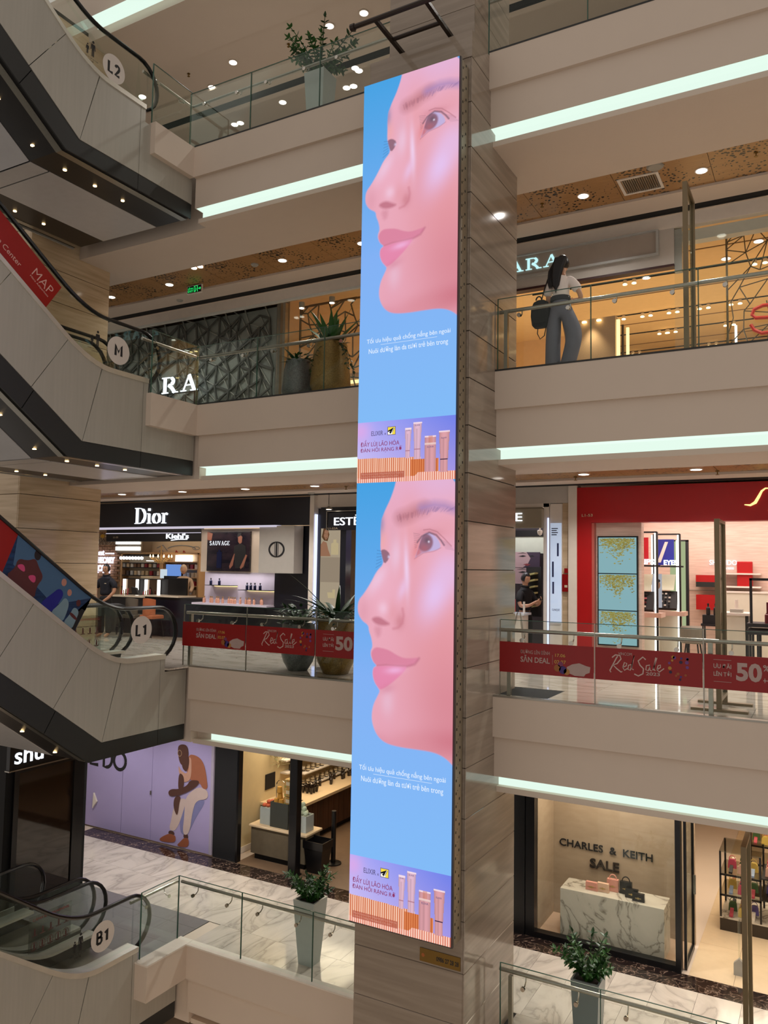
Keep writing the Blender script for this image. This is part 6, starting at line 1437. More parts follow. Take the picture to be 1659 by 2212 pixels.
for z0_, z1_ in ((2.13, 2.19), (1.98, 2.07)): B(KX(-15.15), KX(-14.38), YK - .25, YK - .2, KZ(z0_), KZ(z1_)).build('tube', M_tube, t)
B(KX(-15.18), KX(-14.34), YK - .2, YK - .15, KZ(1.92), KZ(2.2)).build('housing', M_steel, t)
t = thing('wall_mural', 'pale mural with sketched bottles and red shapes over the skincare shelves', 'artwork', (KX(-13.4), YK + .2, 2.0)); B(KX(-14.36), KX(-12.6), YK + .2, YK + .24, KZ(1.9), KZ(2.2)).build('ground', MATS['cream_back_wall'], t)
strokes([(arc(KX(-13.4), KZ(2.0), .5, .12, 20, 160, 10), .02), ([(KX(-14.2), KZ(2.05)), (KX(-14.0), KZ(2.12)), (KX(-13.85), KZ(1.98))], .02), (arc(KX(-14.05), KZ(1.96), .07, .05, 0, 300, 8), .01), (arc(KX(-12.95), KZ(2.05), .12, .04, 0, 360, 8), .012)], 'F', YK + .198, MATS['mural_2'], t, .003, 'painted_line')
for x in (-13.62, -13.38): MB().prism([(KX(x), KZ(1.91)), (KX(x + .16), KZ(1.91)), (KX(x + .05), KZ(2.0))], 'Y', YK + .19, YK + .198).build('painted_shape', MATS['mural_0'], t)
# shelving with products
su = thing('wall_shelving', 'pale wood shelving crowded with products in the skincare shop', 'shelf', (KX(-14), YK + .1, 0)); M_pw = mat('pale_wood', (206, 164, 116), .5)
B(KX(-15.17), KX(-12.6), YK + .2, YK + .24, .7, KZ(1.92)).build('back_panel', mat('cream_back_panel', (226, 202, 166), .6), su)
for x in (-15.16, -13.86, -13.82, -12.68): B(KX(x), KX(x) + .05, YK - .05, YK + .2, .7, KZ(1.93)).build('upright', M_pw, su)
B(KX(-15.17), KX(-12.6), YK - .05, YK + .2, KZ(1.9), KZ(1.94)).build('top_board', M_pw, su)
for x0, x1, zs_ in ((-15.13, -13.86, (1.86, 1.68, 1.57, 1.38, 1.1)), (-13.8, -12.66, (1.72, 1.55, 1.36, 1.16, .96))):
    for z in zs_: B(KX(x0), KX(x1), YK - .04, YK + .2, KZ(z) - .012, KZ(z) + .012).build('shelf_board', M_ink if x0 < -14 else M_pw, su)
B(KX(-13.5), KX(-13.0), YK + .1, YK + .15, KZ(1.72), KZ(1.88)).build('light_panel', M_tube, su); B(KX(-14.3), KX(-13.9), YK - .05, YK, KZ(1.73), KZ(1.745)).build('light_strip', M_tube, su)
t = thing('globe_lamps', 'row of small white globe lamps above the skincare shelves', 'light', (KX(-14.8), YK - .1, KZ(1.78)))
for i in range(8): o = MB().lathe([(.045 * math.sin(PI * k / 6) + 1e-4, -.045 * math.cos(PI * k / 6)) for k in range(7)], (KX(-15.1 + .1 * i), YK - .1, KZ(1.8)), 10); o.sm = True; o.build('globe', M_cool, t)
B(KX(-15.12), KX(-14.36), YK - .11, YK - .09, KZ(1.83), KZ(1.84)).build('rail', M_ink, t)
# product boxes
M_prod = [mat('goods_box_%d' % i, c_, .5) for i, c_ in enumerate(((226, 214, 196), (150, 40, 46), (70, 60, 56), (206, 180, 140), (190, 190, 186), (120, 88, 60)))]
pr = {}
rg = random.Random(6); cnames = ('white', 'crimson', 'charcoal', 'beige', 'pale grey', 'brown')
for x0, x1, zs_ in ((-15.08, -13.92, (1.57, 1.38, 1.1)), (-13.75, -12.72, (1.55, 1.36, 1.16, .96))):
    for z in zs_:
        x = x0
        while x < x1:
            w = .09; k_ = rg.randrange(6); 
            if k_ not in pr: 
                o = MB().cbox(-.045, .045, -.04, .04, 0, .11, .004).build('product_box', M_prod[k_]); tag(o, '', 'box', '%s skincare boxes' % cnames[k_]); pr[k_] = o
            else: o = pr[k_].copy(); COL.objects.link(o)
            o['label'] = 'small %s product box, %s shelf board of the %s skincare bay' % (cnames[k_], ORD[zs_.index(z)], 'left' if x0 < -14 else 'right'); o.location = (KX(x), YK + .02, KZ(z) + .012); x += .105 + .04 * rg.random()
# chandelier
t = thing('chandelier', 'gold crystal chandelier glittering in the skincare shop', 'light', (KX(-13.45), YK - .35, KZ(1.8))); y = YK - .45; cx = KX(-13.45); cz = KZ(1.76)
MB().tube([(cx, y, cz + .35), (cx, y, cz)], .015, 6).build('stem', MATS['gold_cap'], t)
cr = MB(); lm = MB()
for i in range(12):
    a = 2 * PI * i / 12; pts = [(cx, y, cz + .02), (cx + .14 * math.cos(a), y + .14 * math.sin(a), cz - .04), (cx + .26 * math.cos(a), y + .26 * math.sin(a), cz + .06)]; cr.tube(pts, .009, 5)
    lm.lathe([(.012, 0), (.018, .03), (.002, .07)], (pts[-1][0], pts[-1][1], pts[-1][2]), 6)
    for k in range(4): cr.lathe([(.002, -.03), (.014, 0), (.002, .02)], (cx + (.08 + .05 * k) * math.cos(a + .2), y + (.08 + .05 * k) * math.sin(a + .2), cz - .06 + .03 * k), 5)
cr.build('arm_and_crystal', MATS['gold_cap'], t, kind='stuff'); lm.build('candle_lamp', M_lampwarm, t, kind='stuff')
# counters with mirrors
mk = thing('makeup_counter', 'black make-up counter with lit mirror frames behind the man in the polo shirt', 'counter', (-14.4, 14.0, 0))
B(-15.4, -13.85, 13.85, 14.35, 0, .86).build('body', M_ink, mk); B(-15.4, -13.85, 13.8, 14.4, .86, .90).build('top', mat('counter_white', (226, 210, 186), .2), mk); B(-15.42, -13.9, 14.3, 14.38, .9, 1.30).build('back_board', M_ink, mk)
for x0, x1 in ((-15.3, -14.86), (-14.56, -14.14)):
    B(x0, x1, 14.25, 14.28, .93, 1.28).build('mirror', mat('mirror_face', (120, 104, 90), .05, .9), mk)
    for x in (x0, x1): B(x - .02, x + .035, 14.2, 14.25, .92, 1.28).build('light_bar', M_tube, mk)
    for i in range(4): MB().tube([(x0 + .1 + .07 * i, 14.05, .9), (x0 + .1 + .07 * i, 14.06, 1.0 + .02 * i)], .016, 6).build('cosmetic_tube', M_prod[(i * 2 + 1) % 6], mk)
MB().prism([(-14.78, .92), (-14.58, .92), (-14.66, 1.08), (-14.82, 1.1)], 'Y', 14.0, 14.06).build('tester_stand', M_ink, mk)
c2 = thing('counter', 'black counter with white top and a dark screen in the skincare shop', 'counter', (-13.2, 14.0, 0)); B(-14.15, -12.3, 13.75, 14.3, 0, .84).build('body', M_navy, c2); B(-14.15, -13.0, 13.7, 14.3, .90, .93).build('top', MATS['counter_white'], c2); B(-14.1, -12.3, 13.76, 14.3, .84, .9).build('upper_body', M_ink, c2)
B(-13.65, -13.08, 14.05, 14.1, .94, 1.34).build('screen', M_black, c2)
t = thing('display_screen', 'bright blue-white product display panel under the chandelier', 'screen', (KX(-13.2), 14.5, 1.3)); B(KX(-13.42), KX(-12.98), 14.5, 14.54, 1.38, 1.66).build('panel', mat('blue_glow', (110, 150, 220), emit=.9), t); B(KX(-13.55), KX(-13.38), 14.45, 14.5, 1.32, 1.54).build('white_card', mat('card_glow', (220, 235, 245), emit=.8), t); B(KX(-13.4), KX(-13.0), 14.42, 14.48, 1.0, 1.38).build('stand', M_ink, t)
t = thing('drawer_unit', 'pale cabinet with sketched labels between the counters', 'cabinet', (KX(-13.9), 14.5, 0)); B(KX(-14.12), KX(-13.72), 14.4, 14.7, 0, 1.36).build('body', MATS['cream_back_panel'], t)
for i in range(3): B(KX(-14.08), KX(-13.76), 14.385, 14.4, 1.02 + .11 * i, 1.1 + .11 * i).build('drawer', M_cap_, t)
def chair(x, y, m, label):
    t = thing('counter_chair', label, 'chair', (x, y, 0))
    mb = MB().cbox(x - .2, x + .2, y - .2, y + .2, .42, .5, .02); mb.build('seat', m, t)
    MB().add(*curved_back(x, y)).build('backrest', m, t)
    for a in (-1, 1):
        for c in (-1, 1): MB().tube([(x + a * .15, y + c * .15, .42), (x + a * .2, y + c * .2, 0)], .014, 6).build('leg', M_ink, t)
def curved_back(x, y):
    v = []; f = []; n = 8
    for i in range(n + 1):
        a = -1.0 + 2.0 * i / n; px_ = x + .22 * math.sin(a); py = y - .22 * math.cos(a) + .02
        top = .88 - .03 * (a * a)
        for (dy, z) in ((0, .5), (0, top), (.03, top), (.03, .5)): v.append((px_, py + dy, z))
    for i in range(n):
        for k in range(4): f.append((4 * i + k, 4 * i + (k + 1) % 4, 4 * i + 4 + (k + 1) % 4, 4 * i + 4 + k))
    f += [(0, 1, 2, 3), (4 * n + 3, 4 * n + 2, 4 * n + 1, 4 * n)]
    return v, f
chair(-14.0, 13.35, mat('taupe_fabric', (96, 86, 74), .8), 'taupe upholstered chair at the make-up counter'); chair(-13.55, 13.45, mat('orange_fabric', (176, 96, 56), .7), 'orange upholstered chair at the make-up counter')
# ---- second cosmetics shop beside the screen
es = thing('storefront', 'dark cosmetics shop front with a white name sign partly behind the screen', 'shop front', (-8.3, 13.2, 0))
B(-8.86, -8.80, 13.2, 13.3, .0, 2.82).build('dark_edge', M_navy, es); B(-8.80, -5.6, 13.2, 13.35, 2.42, 2.84).build('fascia_back', M_navy, es); B(-8.9, -5.5, 13.22, 13.36, 2.84, 3.09).build('upper_band', M_cream, es)
MB().cbox(-8.57, -6.2, 13.08, 13.2, 2.38, 2.74, .02).build('sign_box', M_navy, es)
o = MB(); o.box(-8.585, -8.57, 13.07, 13.1, 2.38, 2.75).box(-8.57, -6.2, 13.07, 13.1, 2.74, 2.755); o.build('sign_frame', M_steel, es)
txt('ESTĒE LAUDER', 'F', -8.40, -6.5, 2.47, 2.67, 13.08, M_cool, es, .02); txt('L1-52A', 'F', -8.55, -8.32, 2.395, 2.43, 13.08, M_cap_, es, .004)
B(-8.33, -8.2, 13.2, 13.4, 0, 2.42).build('dark_pier', M_navy, es)
t = thing('poster_column', 'tall cream lit poster panel with a fair-haired woman and a perfume bottle', 'poster', (-8.55, 13.25, 0)); B(-8.80, -8.34, 13.22, 13.3, .75, 2.44).build('panel', mat('cream_print', (210, 192, 164), emit=.55), t)
y = 13.218; M_sk2 = mat('poster_skin', (206, 150, 116), emit=.45); M_hr = mat('poster_hair', (140, 96, 60), emit=.35)
def po(l, m, y_=y): MB().prism(l, 'Y', y_ - .002, y_).build('figure_print', m, t)
po([(-8.80, 1.87), (-8.80, 2.1), (-8.74, 2.17), (-8.66, 2.14), (-8.62, 2.0), (-8.56, 1.87)], M_sk2, 13.216); po([(-8.74, 2.42), (-8.78, 2.25), (-8.72, 2.18), (-8.64, 2.17), (-8.6, 2.3), (-8.64, 2.42)], M_hr); po([(-8.71, 2.38), (-8.73, 2.27), (-8.68, 2.19), (-8.63, 2.24), (-8.62, 2.36), (-8.66, 2.40)], M_sk2, 13.214)
strokes([([(-8.715, 2.315), (-8.69, 2.32)], .008), ([(-8.66, 2.31), (-8.635, 2.305)], .008), ([(-8.685, 2.235), (-8.655, 2.235)], .008)], 'F', 13.212, M_hr, t, .002, 'figure_print')
po([(-8.55, 1.9), (-8.38, 1.9), (-8.38, 2.12), (-8.43, 2.14), (-8.43, 2.2), (-8.5, 2.2), (-8.5, 2.14), (-8.55, 2.12)], mat('poster_glass', (226, 206, 160), emit=.6), 13.214)
txt('ESTĒE LAUDER', 'F', -8.76, -8.39, 1.69, 1.73, 13.218, M_hr, t, .001); txt('Collagen Power Ngt', 'F', -8.77, -8.38, 1.61, 1.66, 13.218, M_hr, t, .001); txt('Săn chắc mạnh, Tươi trẻ hơn', 'F', -8.76, -8.4, 1.55, 1.58, 13.218, M_hr, t, .001); B(-8.8, -8.34, 13.215, 13.217, 1.36, 1.85).build('text_ground', mat('cream_print2', (204, 184, 158), emit=.45), t)
po([(-8.62, 1.16), (-8.5, 1.16), (-8.5, 1.22), (-8.44, 1.22), (-8.44, 1.05), (-8.6, 1.05)], mat('poster_glass', (0, 0, 0)), 13.214)
t = thing('product_wall', 'violet-lit product wall with pink shelves at the edge of the screen', 'display', (-7.6, 14.0, 0)); B(-8.2, -5.8, 14.2, 14.3, 1.75, 2.42).build('panel', mat('violet_glow', (176, 160, 214), emit=.7), t)
for i in range(5): B(-8.1 + .3 * i, -7.95 + .3 * i, 14.17, 14.2, 1.8, 2.1).build('product_print', mat('pink_glow', (206, 170, 196), emit=.6), t)
B(-8.2, -5.8, 14.1, 14.3, 0, 1.72).build('cabinet', M_prod[0], t); B(-8.2, -5.8, 14.0, 14.1, 1.62, 1.66).build('shelf_board', M_tube, t)
for i in range(6): MB().prism([(-8.15 + .25 * i, 1.3), (-7.95 + .25 * i, 1.3), (-8.0 + .25 * i, 1.5), (-8.1 + .25 * i, 1.5)], 'Y', 13.95, 14.05).build('product', mat('rose_product', (196, 110, 120), .4), t)
t = thing('light_bar', 'vertical blue-white glowing bar beside the dark cosmetics front', 'light', (-8.84, 13.15, 0)); B(-8.885, -8.865, 13.12, 13.19, .3, 2.7).build('tube', mat('blue_white_tube', (200, 210, 255), emit=1.6), t)
t = thing('pendant_lamp', 'small cone pendant lamp under the ceiling at the dark cosmetics front', 'light', (-8.4, 12.9, 2.8)); MB().lathe([(.08, 0), (.06, .03), (.015, .06), (.01, .1)], (-8.42, 12.9, 2.77), 14).build('shade', M_steel, t); MB().disc((-8.42, 12.9, 2.766), .05, 'Z', .004, 12).build('lens', M_lamp, t); MB().tube([(-8.42, 12.9, 2.86), (-8.42, 12.9, 3.1)], .006, 6).build('cord', M_dark, t)

# ================================================================ COSMETICS FLOOR, RIGHT: white clinic-like counter shop
cl = thing('storefront', 'white cosmetics shop front with a beige sign plate just right of the column', 'shop front', (-4.4, 13.2, 0))
B(-6.4, -3.78, 13.16, 13.4, 2.8, 3.09).build('upper_band', M_gband, cl); MB().cbox(-6.3, -4.2, 13.08, 13.16, 2.38, 2.735, .03).build('sign_plate', mat('beige_sign', (150, 140, 122), .4), cl)
txt('CLINIQUE', 'F', -5.9, -4.57, 2.47, 2.64, 13.08, M_cool, cl, .02)
B(-6.4, -4.10, 13.16, 13.3, 2.74, 2.8).build('top_rail', M_white, cl); B(-4.22, -4.12, 13.16, 13.4, 0, 2.8).build('white_jamb', M_white, cl)
B(-4.145, -4.125, 13.14, 13.16, .3, 2.55).build('glow_edge', mat('blue_white_tube', (0, 0, 0)), cl); B(-4.11, -3.9, 13.16, 13.3, 0, 2.79).build('pier', M_white, cl); B(-3.9, -3.78, 13.2, 13.4, 0, 2.9).build('grey_pier', M_stonew, cl); B(-3.78, -3.64, 13.12, 13.4, 0, 3.09).build('cream_jamb', M_cream, cl)
t = thing('light_box_poster', 'tall narrow blue-white lit poster with skincare bottles', 'poster', (-4.0, 13.15, .8)); B(-4.09, -3.905, 13.13, 13.16, .79, 2.46).build('panel', ramp_mat('poster_blue', [(.3, (170, 190, 214)), (.7, (206, 216, 236))], nscale=2, rough=.3), t)
t.children[0].data.materials[0].node_tree.nodes['Principled BSDF'].inputs['Emission Color'].default_value = (.55, .68, .9, 1); t.children[0].data.materials[0].node_tree.nodes['Principled BSDF'].inputs['Emission Strength'].default_value = .45
txt('CLINIQUE', 'F', -4.06, -3.93, .98, 1.02, 13.13, M_ink, t, .002)
for i in range(4): B(-4.07, -3.96 - .02 * (i % 2), 13.128, 13.13, 2.36 - .035 * i, 2.375 - .035 * i).build('text_line', M_ink, t)
for x, z, h in ((-3.96, 1.9, .22), (-4.045, 1.55, .26), (-4.04, 1.27, .2)): B(x - .015, x + .015, 13.126, 13.13, z, z + h).build('bottle_print', mat('print_navy', (50, 60, 96), .4), t)
t = thing('fire_cabinet', 'small red fire alarm cabinet on the grey pier', 'cabinet', (-3.84, 13.18, 1.3)); B(-3.89, -3.79, 13.14, 13.2, 1.31, 1.60).build('box', M_red, t); B(-3.85, -3.79, 13.13, 13.14, 1.62, 1.70).build('plate', M_red, t); B(-3.85, -3.80, 13.135, 13.14, 1.38, 1.42).build('mark', M_cap_, t)
struct('wall_back', B(-6.5, -4.0, 15.2, 15.3, 0, 3), mat('dark_shop_back', (60, 52, 58), .5)); struct('ceiling', B(-6.5, -4.05, 13.4, 15.2, 2.96, 3.0), M_white)
B(-5.6, -4.62, 14.6, 14.66, 1.98, 2.3).build('header', mat('pale_green_panel', (176, 180, 164), .4), cl); B(-5.6, -4.62, 14.58, 14.66, 2.3, 2.42).build('black_rail', M_black, cl)
t = thing('light_box_poster', 'dark close-up portrait poster of a woman above the man in black', 'poster', (-4.95, 14.5, 1.4))
for (z0, z1) in ((1.71, 2.0), (1.40, 1.70)):
    B(-5.6, -4.72, 14.5, 14.54, z0, z1).build('panel', mat('plum_print', (58, 46, 62), .4), t)
    def q_(l, m, d): MB().prism([(a, z0 + (c) * (z1 - z0)) for a, c in l], 'Y', 14.499 - d, 14.4998 - d).build('figure_print', m, t)
    q_([(-5.5, 0), (-5.45, .8), (-5.3, 1), (-4.98, 1), (-4.9, .6), (-4.95, .25), (-5.05, 0)], mat('print_pale_skin', (160, 134, 136), .5), .001)
    q_([(-5.14, .72), (-5.05, .8), (-4.98, .74), (-5.05, .68)], M_ink, .003); q_([(-4.93, .76), (-4.86, .8), (-4.82, .72), (-4.88, .7)], M_ink, .003); q_([(-5.04, .2), (-4.97, .26), (-4.9, .2), (-4.96, .1)], mat('print_lips', (120, 50, 56), .5), .003); q_([(-5.17, .9), (-5.05, .97), (-4.97, .9), (-5.05, .92)], M_ink, .003)
t = thing('counter', 'white cosmetics counter in front of the man in black', 'counter', (-5.0, 13.7, 0)); B(-5.6, -4.72, 13.55, 13.85, 0, .86).build('body', M_white, t); B(-5.6, -4.68, 13.5, 13.9, .86, .90).build('top', MATS['blue_glow'] if 0 else mat('white_top', (226, 232, 240), .2), t)
t = thing('product_stand', 'pink and red product stand on the white counter by the column edge', 'display', (-4.9, 13.6, .9)); B(-5.3, -4.95, 13.6, 13.8, .9, 1.25).build('panel', mat('pale_blue_card', (176, 206, 232), .4), t); B(-5.2, -4.87, 13.56, 13.6, .92, 1.14).build('red_panel', mat('bright_red', (206, 30, 50), .4), t)
MB().tube([(-4.72, 13.62, .9), (-4.72, 13.62, 1.1)], .02, 10).build('white_tube', M_white, t)
dr_ = thing('rack', 'black-backed glass rack of small goods right of the man in black', 'shelf', (-4.75, 14.2, 0)); B(-4.95, -4.66, 14.4, 14.44, .8, 1.72).build('back', M_ink, dr_)
for i in range(6): MB().prism([(-4.9, .95 + .12 * i), (-4.72, .99 + .12 * i), (-4.72, 1.02 + .12 * i), (-4.9, .98 + .12 * i)], 'Y', 14.2, 14.4).build('tilted_shelf', mat('gold_shelf', (196, 190, 130), .3), dr_)
t = thing('security_camera', 'white dome camera under the ceiling by the beige sign plate', 'camera', (-4.32, 13.5, 2.3)); MB().lathe([(.002, -.07), (.035, -.05), (.045, -.01), (.045, .02), (.02, .03)], (-4.36, 13.4, 2.33), 14).build('dome', M_white, t); MB().tube([(-4.36, 13.4, 2.35), (-4.36, 13.4, 2.96)], .012, 6).build('stem', M_white, t)
t = thing('easel', 'slim white display easel with a bright card near the column', 'stand', (-4.6, 12.9, 0))
for p in (((-4.55, 12.8, .95), (-4.75, 12.75, 0)), ((-4.5, 12.8, .95), (-4.32, 12.75, 0)), ((-4.52, 12.85, .95), (-4.52, 13.1, 0))): MB().tube(p, .01, 6).build('leg', M_steel, t)
B(-4.85, -4.60, 12.78, 12.8, .28, .82).build('card', mat('mint_card', (170, 200, 190), .4), t)
B(-4.78, -4.68, 12.774, 12.779, .4, .7).build('card_print', mat('tan_print', (180, 120, 70), .5), t)

# ================================================================ red shop
rs = thing('storefront', 'red cosmetics shop front with gold-lit script initial at right', 'shop front', (-2.2, 13.2, 0)); M_rs = mat('deep_red_fascia', (178, 14, 16), .4)
B(-3.64, 1.5, 13.15, 13.4, 2.46, 3.05).build('fascia', M_rs, rs); B(-3.64, -3.40, 13.15, 13.35, 0, 2.46).build('side_pier', M_rs, rs); B(-3.40, -3.36, 13.17, 13.35, 0, 2.455).build('pink_edge', mat('salmon_edge', (190, 96, 84), .4), rs)
txt('L1-53', 'F', -3.56, -3.38, 2.56, 2.605, 13.15, M_cap_, rs, .004, bold=.01)
strokes([(([(-1.08, 2.70), (-1.0, 2.69), (-.93, 2.73), (-.88, 2.82), (-.84, 2.90), (-.79, 2.94), (-.72, 2.94)]), [.012, .03, .045, .04, .03, .02, .012]), ([(-.66, 2.70), (-.66, 2.94)], .02), ([(-.66, 2.82), (-.52, 2.82)], .012), ([(-.52, 2.70), (-.52, 2.94)], .02)], 'F', 13.148, mat('gold_glow_letter', (246, 236, 150), emit=1.3), rs, .02)
txt('GINZA TOKYO', 'F', -.76, -.2, 2.58, 2.63, 13.148, MATS['gold_glow_letter'], rs, .01)
M_pkw = ramp_mat('pinkish_stone_wall', [(.3, (206, 176, 160)), (.7, (226, 198, 182))], scale=(1, 1, 12), nscale=3, rough=.45)
B(-3.36, -2.63, 13.3, 13.5, 0, 2.46).build('screen_wall', M_pkw, rs)
vw = thing('video_wall', 'three stacked light-blue screens with golden leaf pattern', 'screen', (-3.0, 13.25, .46)); M_vb = mat('screen_blue', (150, 196, 204), emit=.75)
zs_ = [.46, 1.02, 1.62, 2.22]; B(-3.33, -2.68, 13.26, 13.3, .45, 2.24).build('frame', M_dark, vw)
leafm = mat('screen_gold_leaf', (176, 170, 96), emit=.7); leaf2 = mat('screen_gold_dark', (150, 134, 60), emit=.7)
for a, c in zip(zs_[:-1], zs_[1:]):
    B(-3.31, -2.70, 13.255, 13.26, a + .012, c - .004).build('panel', M_vb, vw); rg = random.Random(int(a * 100)); mb = MB(); m2 = MB()
    for i in range(700):
        x = rg.gauss(-3.0, .17); z = c - .02 - abs(rg.gauss(0, 1)) * .13 * (1.25 if abs(x + 3.0) < .08 else .75); 
        if -3.29 < x < -2.72 and z > a + .03: 
            r_ = .009 + .013 * rg.random(); (mb if i % 3 else m2).add([(x - r_, 13.253, z), (x, 13.253, z - r_ * .5), (x + r_, 13.253, z), (x, 13.253, z + r_ * .5)], [(0, 1, 2, 3)])
    mb.build('leaf_pattern', leafm, vw, kind='stuff'); m2.build('leaf_pattern', leaf2, vw, kind='stuff')
# interior
struct('wall_back', B(-3.8, 1.6, 17.6, 17.8, 0, 3.05), M_pkw); struct('wall_side', B(-3.75, -3.64, 13.4, 17.6, 0, 3.05), M_pkw); struct('ceiling', B(-3.7, 1.6, 13.42, 17.6, 2.95, 3.0), M_white)
tn += 1; struct('trim_%d' % tn, B(-3.6, 1.5, 17.58, 17.6, 1.3, 1.31), M_grey)
sw = thing('wall_cabinet', 'pale wall cabinet and signage panel at the back of the red shop', 'cabinet', (-1.3, 17.4, 0)); B(-1.75, .8, 17.0, 17.55, 0, 1.28).build('body', mat('ivory_cabinet', (222, 216, 196), .4), sw); B(-1.78, .82, 16.98, 17.57, 1.28, 1.31).build('top', M_white, sw)
sg2 = thing('wall_sign', 'white brand lettering on the pink wall of the red shop', 'sign', (-1.8, 17.5, 1.8)); txt('SHISEIDO', 'F', -2.12, -1.60 + .0, 1.83, 1.93, 17.58, M_cool, sg2, .02); txt('GINZA TOKYO', 'F', -1.9, -1.66, 1.74, 1.785, 17.58, M_cool, sg2, .02)
def gondola(x0, x1, y, label, word, colr, pcol):
    t = thing('make_up_stand', label, 'display', ((x0 + x1) / 2, y, 0))
    for x in (x0, x1): B(x - .015, x + .015, y - .02, y + .04, 0, 2.40).build('upright', M_ink, t); B(x - .045, x - .016, y - .02, y + .02, .02, 2.38).build('light_bar', M_tube, t)
    B(x0, x1, y - .02, y + .04, 2.38, 2.41).build('top_bar', M_ink, t); B(x0 - .05, x1 + .06, y - .03, y + .05, 1.76, 1.79).build('cross_bar', M_ink, t)
    B(x0 + .05, x0 + .76 * (x1 - x0), y + .05, y + .07, 1.80, 2.30).build('poster', colr, t)
    MB().prism([(x0 + .05, 1.85), (x0 + .2, 2.25), (x0 + .26, 2.25), (x0 + .12, 1.85)], 'Y', y + .045, y + .05).build('poster_print', M_white, t)
    txt(word, 'F', x1 - .29, x1 - .04, 1.80, 1.90, y - .03, M_cool, t, .02, bold=.04)
    # slanted mirror and product tray
    MB().prism([(y + .02, 1.32), (y + .25, 1.62), (y + .27, 1.62), (y + .04, 1.32)], 'X', x0 + .04, x1 - .12).build('slanted_panel', mat('pale_mirror', (186, 186, 160), .2), t)
    tr_ = MB().prism([(y - .12, .98), (y + .1, 1.30), (y + .16, 1.30), (y - .06, .94)], 'X', x0 + .02, x1 - .05); tr_.build('tray', M_ink, t)
    for i in range(4):
        for j in range(4): 
            yy = y - .10 + .05 * j; z = 1.02 + .072 * j; B(x0 + .06 + (x1 - x0 - .2) * i / 4, x0 + .04 + (x1 - x0 - .2) * (i + .8) / 4, yy - .03, yy, z, z + .03).build('product', pcol[(i + j) % len(pcol)], t)
    B(x0 - .05, x1 + .1, y - .2, y + .25, .84, .92).build('counter', mat('pink_counter', (214, 180, 162), .4), t); B(x0, x1, y + .1, y + .2, 0, .84).build('base_panel', MATS['ivory_cabinet'], t)
    return t
M_pl = [mat('maroon_product', (96, 24, 34), .3), mat('rose_product', (0, 0, 0)), M_ink, M_white]
gondola(-3.4, -2.73, 15.2, 'black-framed make-up stand with a red poster, nearest the video screens', 'LIPS', mat('poster_red', (196, 30, 44), .4), M_pl)
gondola(-2.95, -2.47, 16.1, 'black-framed make-up stand with a blue poster, second from the video screens', 'EYES', mat('poster_bluem', (40, 50, 150), .4), [M_ink, M_grey, M_white])
t = thing('make_up_stand', 'tall pale-green lit panel in a black frame behind the make-up stands', 'display', (-2.5, 16.7, 0)); B(-2.75, -2.45, 16.7, 16.74, .5, 2.28).build('green_panel', mat('pale_green_glow', (206, 222, 170), emit=.6), t); B(-2.45, -2.40, 16.66, 16.76, 0, 2.3).build('frame', M_ink, t); B(-2.78, -2.40, 16.66, 16.76, 2.28, 2.31).build('frame', M_ink, t); B(-2.62, -2.58, 16.6, 16.64, .1, 2.3).build('light_bar', M_tube, t)
t = thing('portrait_poster', 'bright upright poster of a dark-haired face between the light bars', 'poster', (-2.75, 15.5, 1.0)); B(-2.90, -2.72, 15.6, 15.62, 1.0, 1.63).build('panel', mat('white_blue_print', (226, 226, 236), emit=.5), t); B(-2.84, -2.80, 15.61, 15.65, 0, 1.05).build('stand', M_ink, t); MB().disc((-2.80, 15.598, 1.42), .055, 'Y', .003, 14, .08).build('face_print', MATS['poster_skin'], t); MB().disc((-2.80, 15.595, 1.50), .055, 'Y', .002, 12, .035).build('hair_print', M_ink, t)
t = thing('pouf', 'round grey upholstered stool in the red shop', 'stool', (-2.2, 15.8, 0)); MB().lathe([(.2, .35), (.23, .38), (.23, .62), (.2, .66), (.001, .67)], (-2.22, 15.9, 0), 20).build('seat', mat('grey_vinyl', (130, 126, 112), .5), t)
for a in range(4): MB().tube([(-2.22 + .14 * math.cos(a * PI / 2 + .7), 15.9 + .14 * math.sin(a * PI / 2 + .7), .36), (-2.22 + .2 * math.cos(a * PI / 2 + .7), 15.9 + .2 * math.sin(a * PI / 2 + .7), 0)], .015, 6).build('leg', M_ink, t)
t = thing('side_table', 'small black side table with spray bottles in the red shop', 'table', (-1.75, 15.0, 0)); B(-1.95, -1.65, 14.9, 15.2, .74, .78).build('top', M_ink, t); B(-1.93, -1.67, 14.95, 15.18, .78, .93).build('box', M_ink, t)
for x in (-1.93, -1.69):
    for y in (14.92, 15.16): B(x, x + .022, y, y + .022, 0, .74).build('leg', M_ink, t)
sp = make_bottle('bottle', 'black spray bottle standing on the small black side table', 'spray bottles', M_ink, M_ink); scatter(sp, [(-1.84, 15.0, .93), (-1.72, 15.0, .93)])
t = thing('till_counter', 'cream and white service counter with a card terminal in the red shop', 'counter', (-1.4, 15.2, 0)); B(-1.55, -1.25, 15.0, 15.6, 0, .94).build('body', MATS['ivory_cabinet'], t); B(-1.24, -1.2, 15.0, 15.6, 0, .94).build('dark_side', M_band, t); B(-1.6, -1.18, 14.95, 15.65, .94, .98).build('top', M_white, t); B(-1.5, -1.3, 15.1, 15.3, .98, 1.04).build('terminal', M_grey, t); MB().tube([(-1.42, 15.4, .98), (-1.42, 15.4, 1.2)], .03, 8).build('bottle', M_white, t)
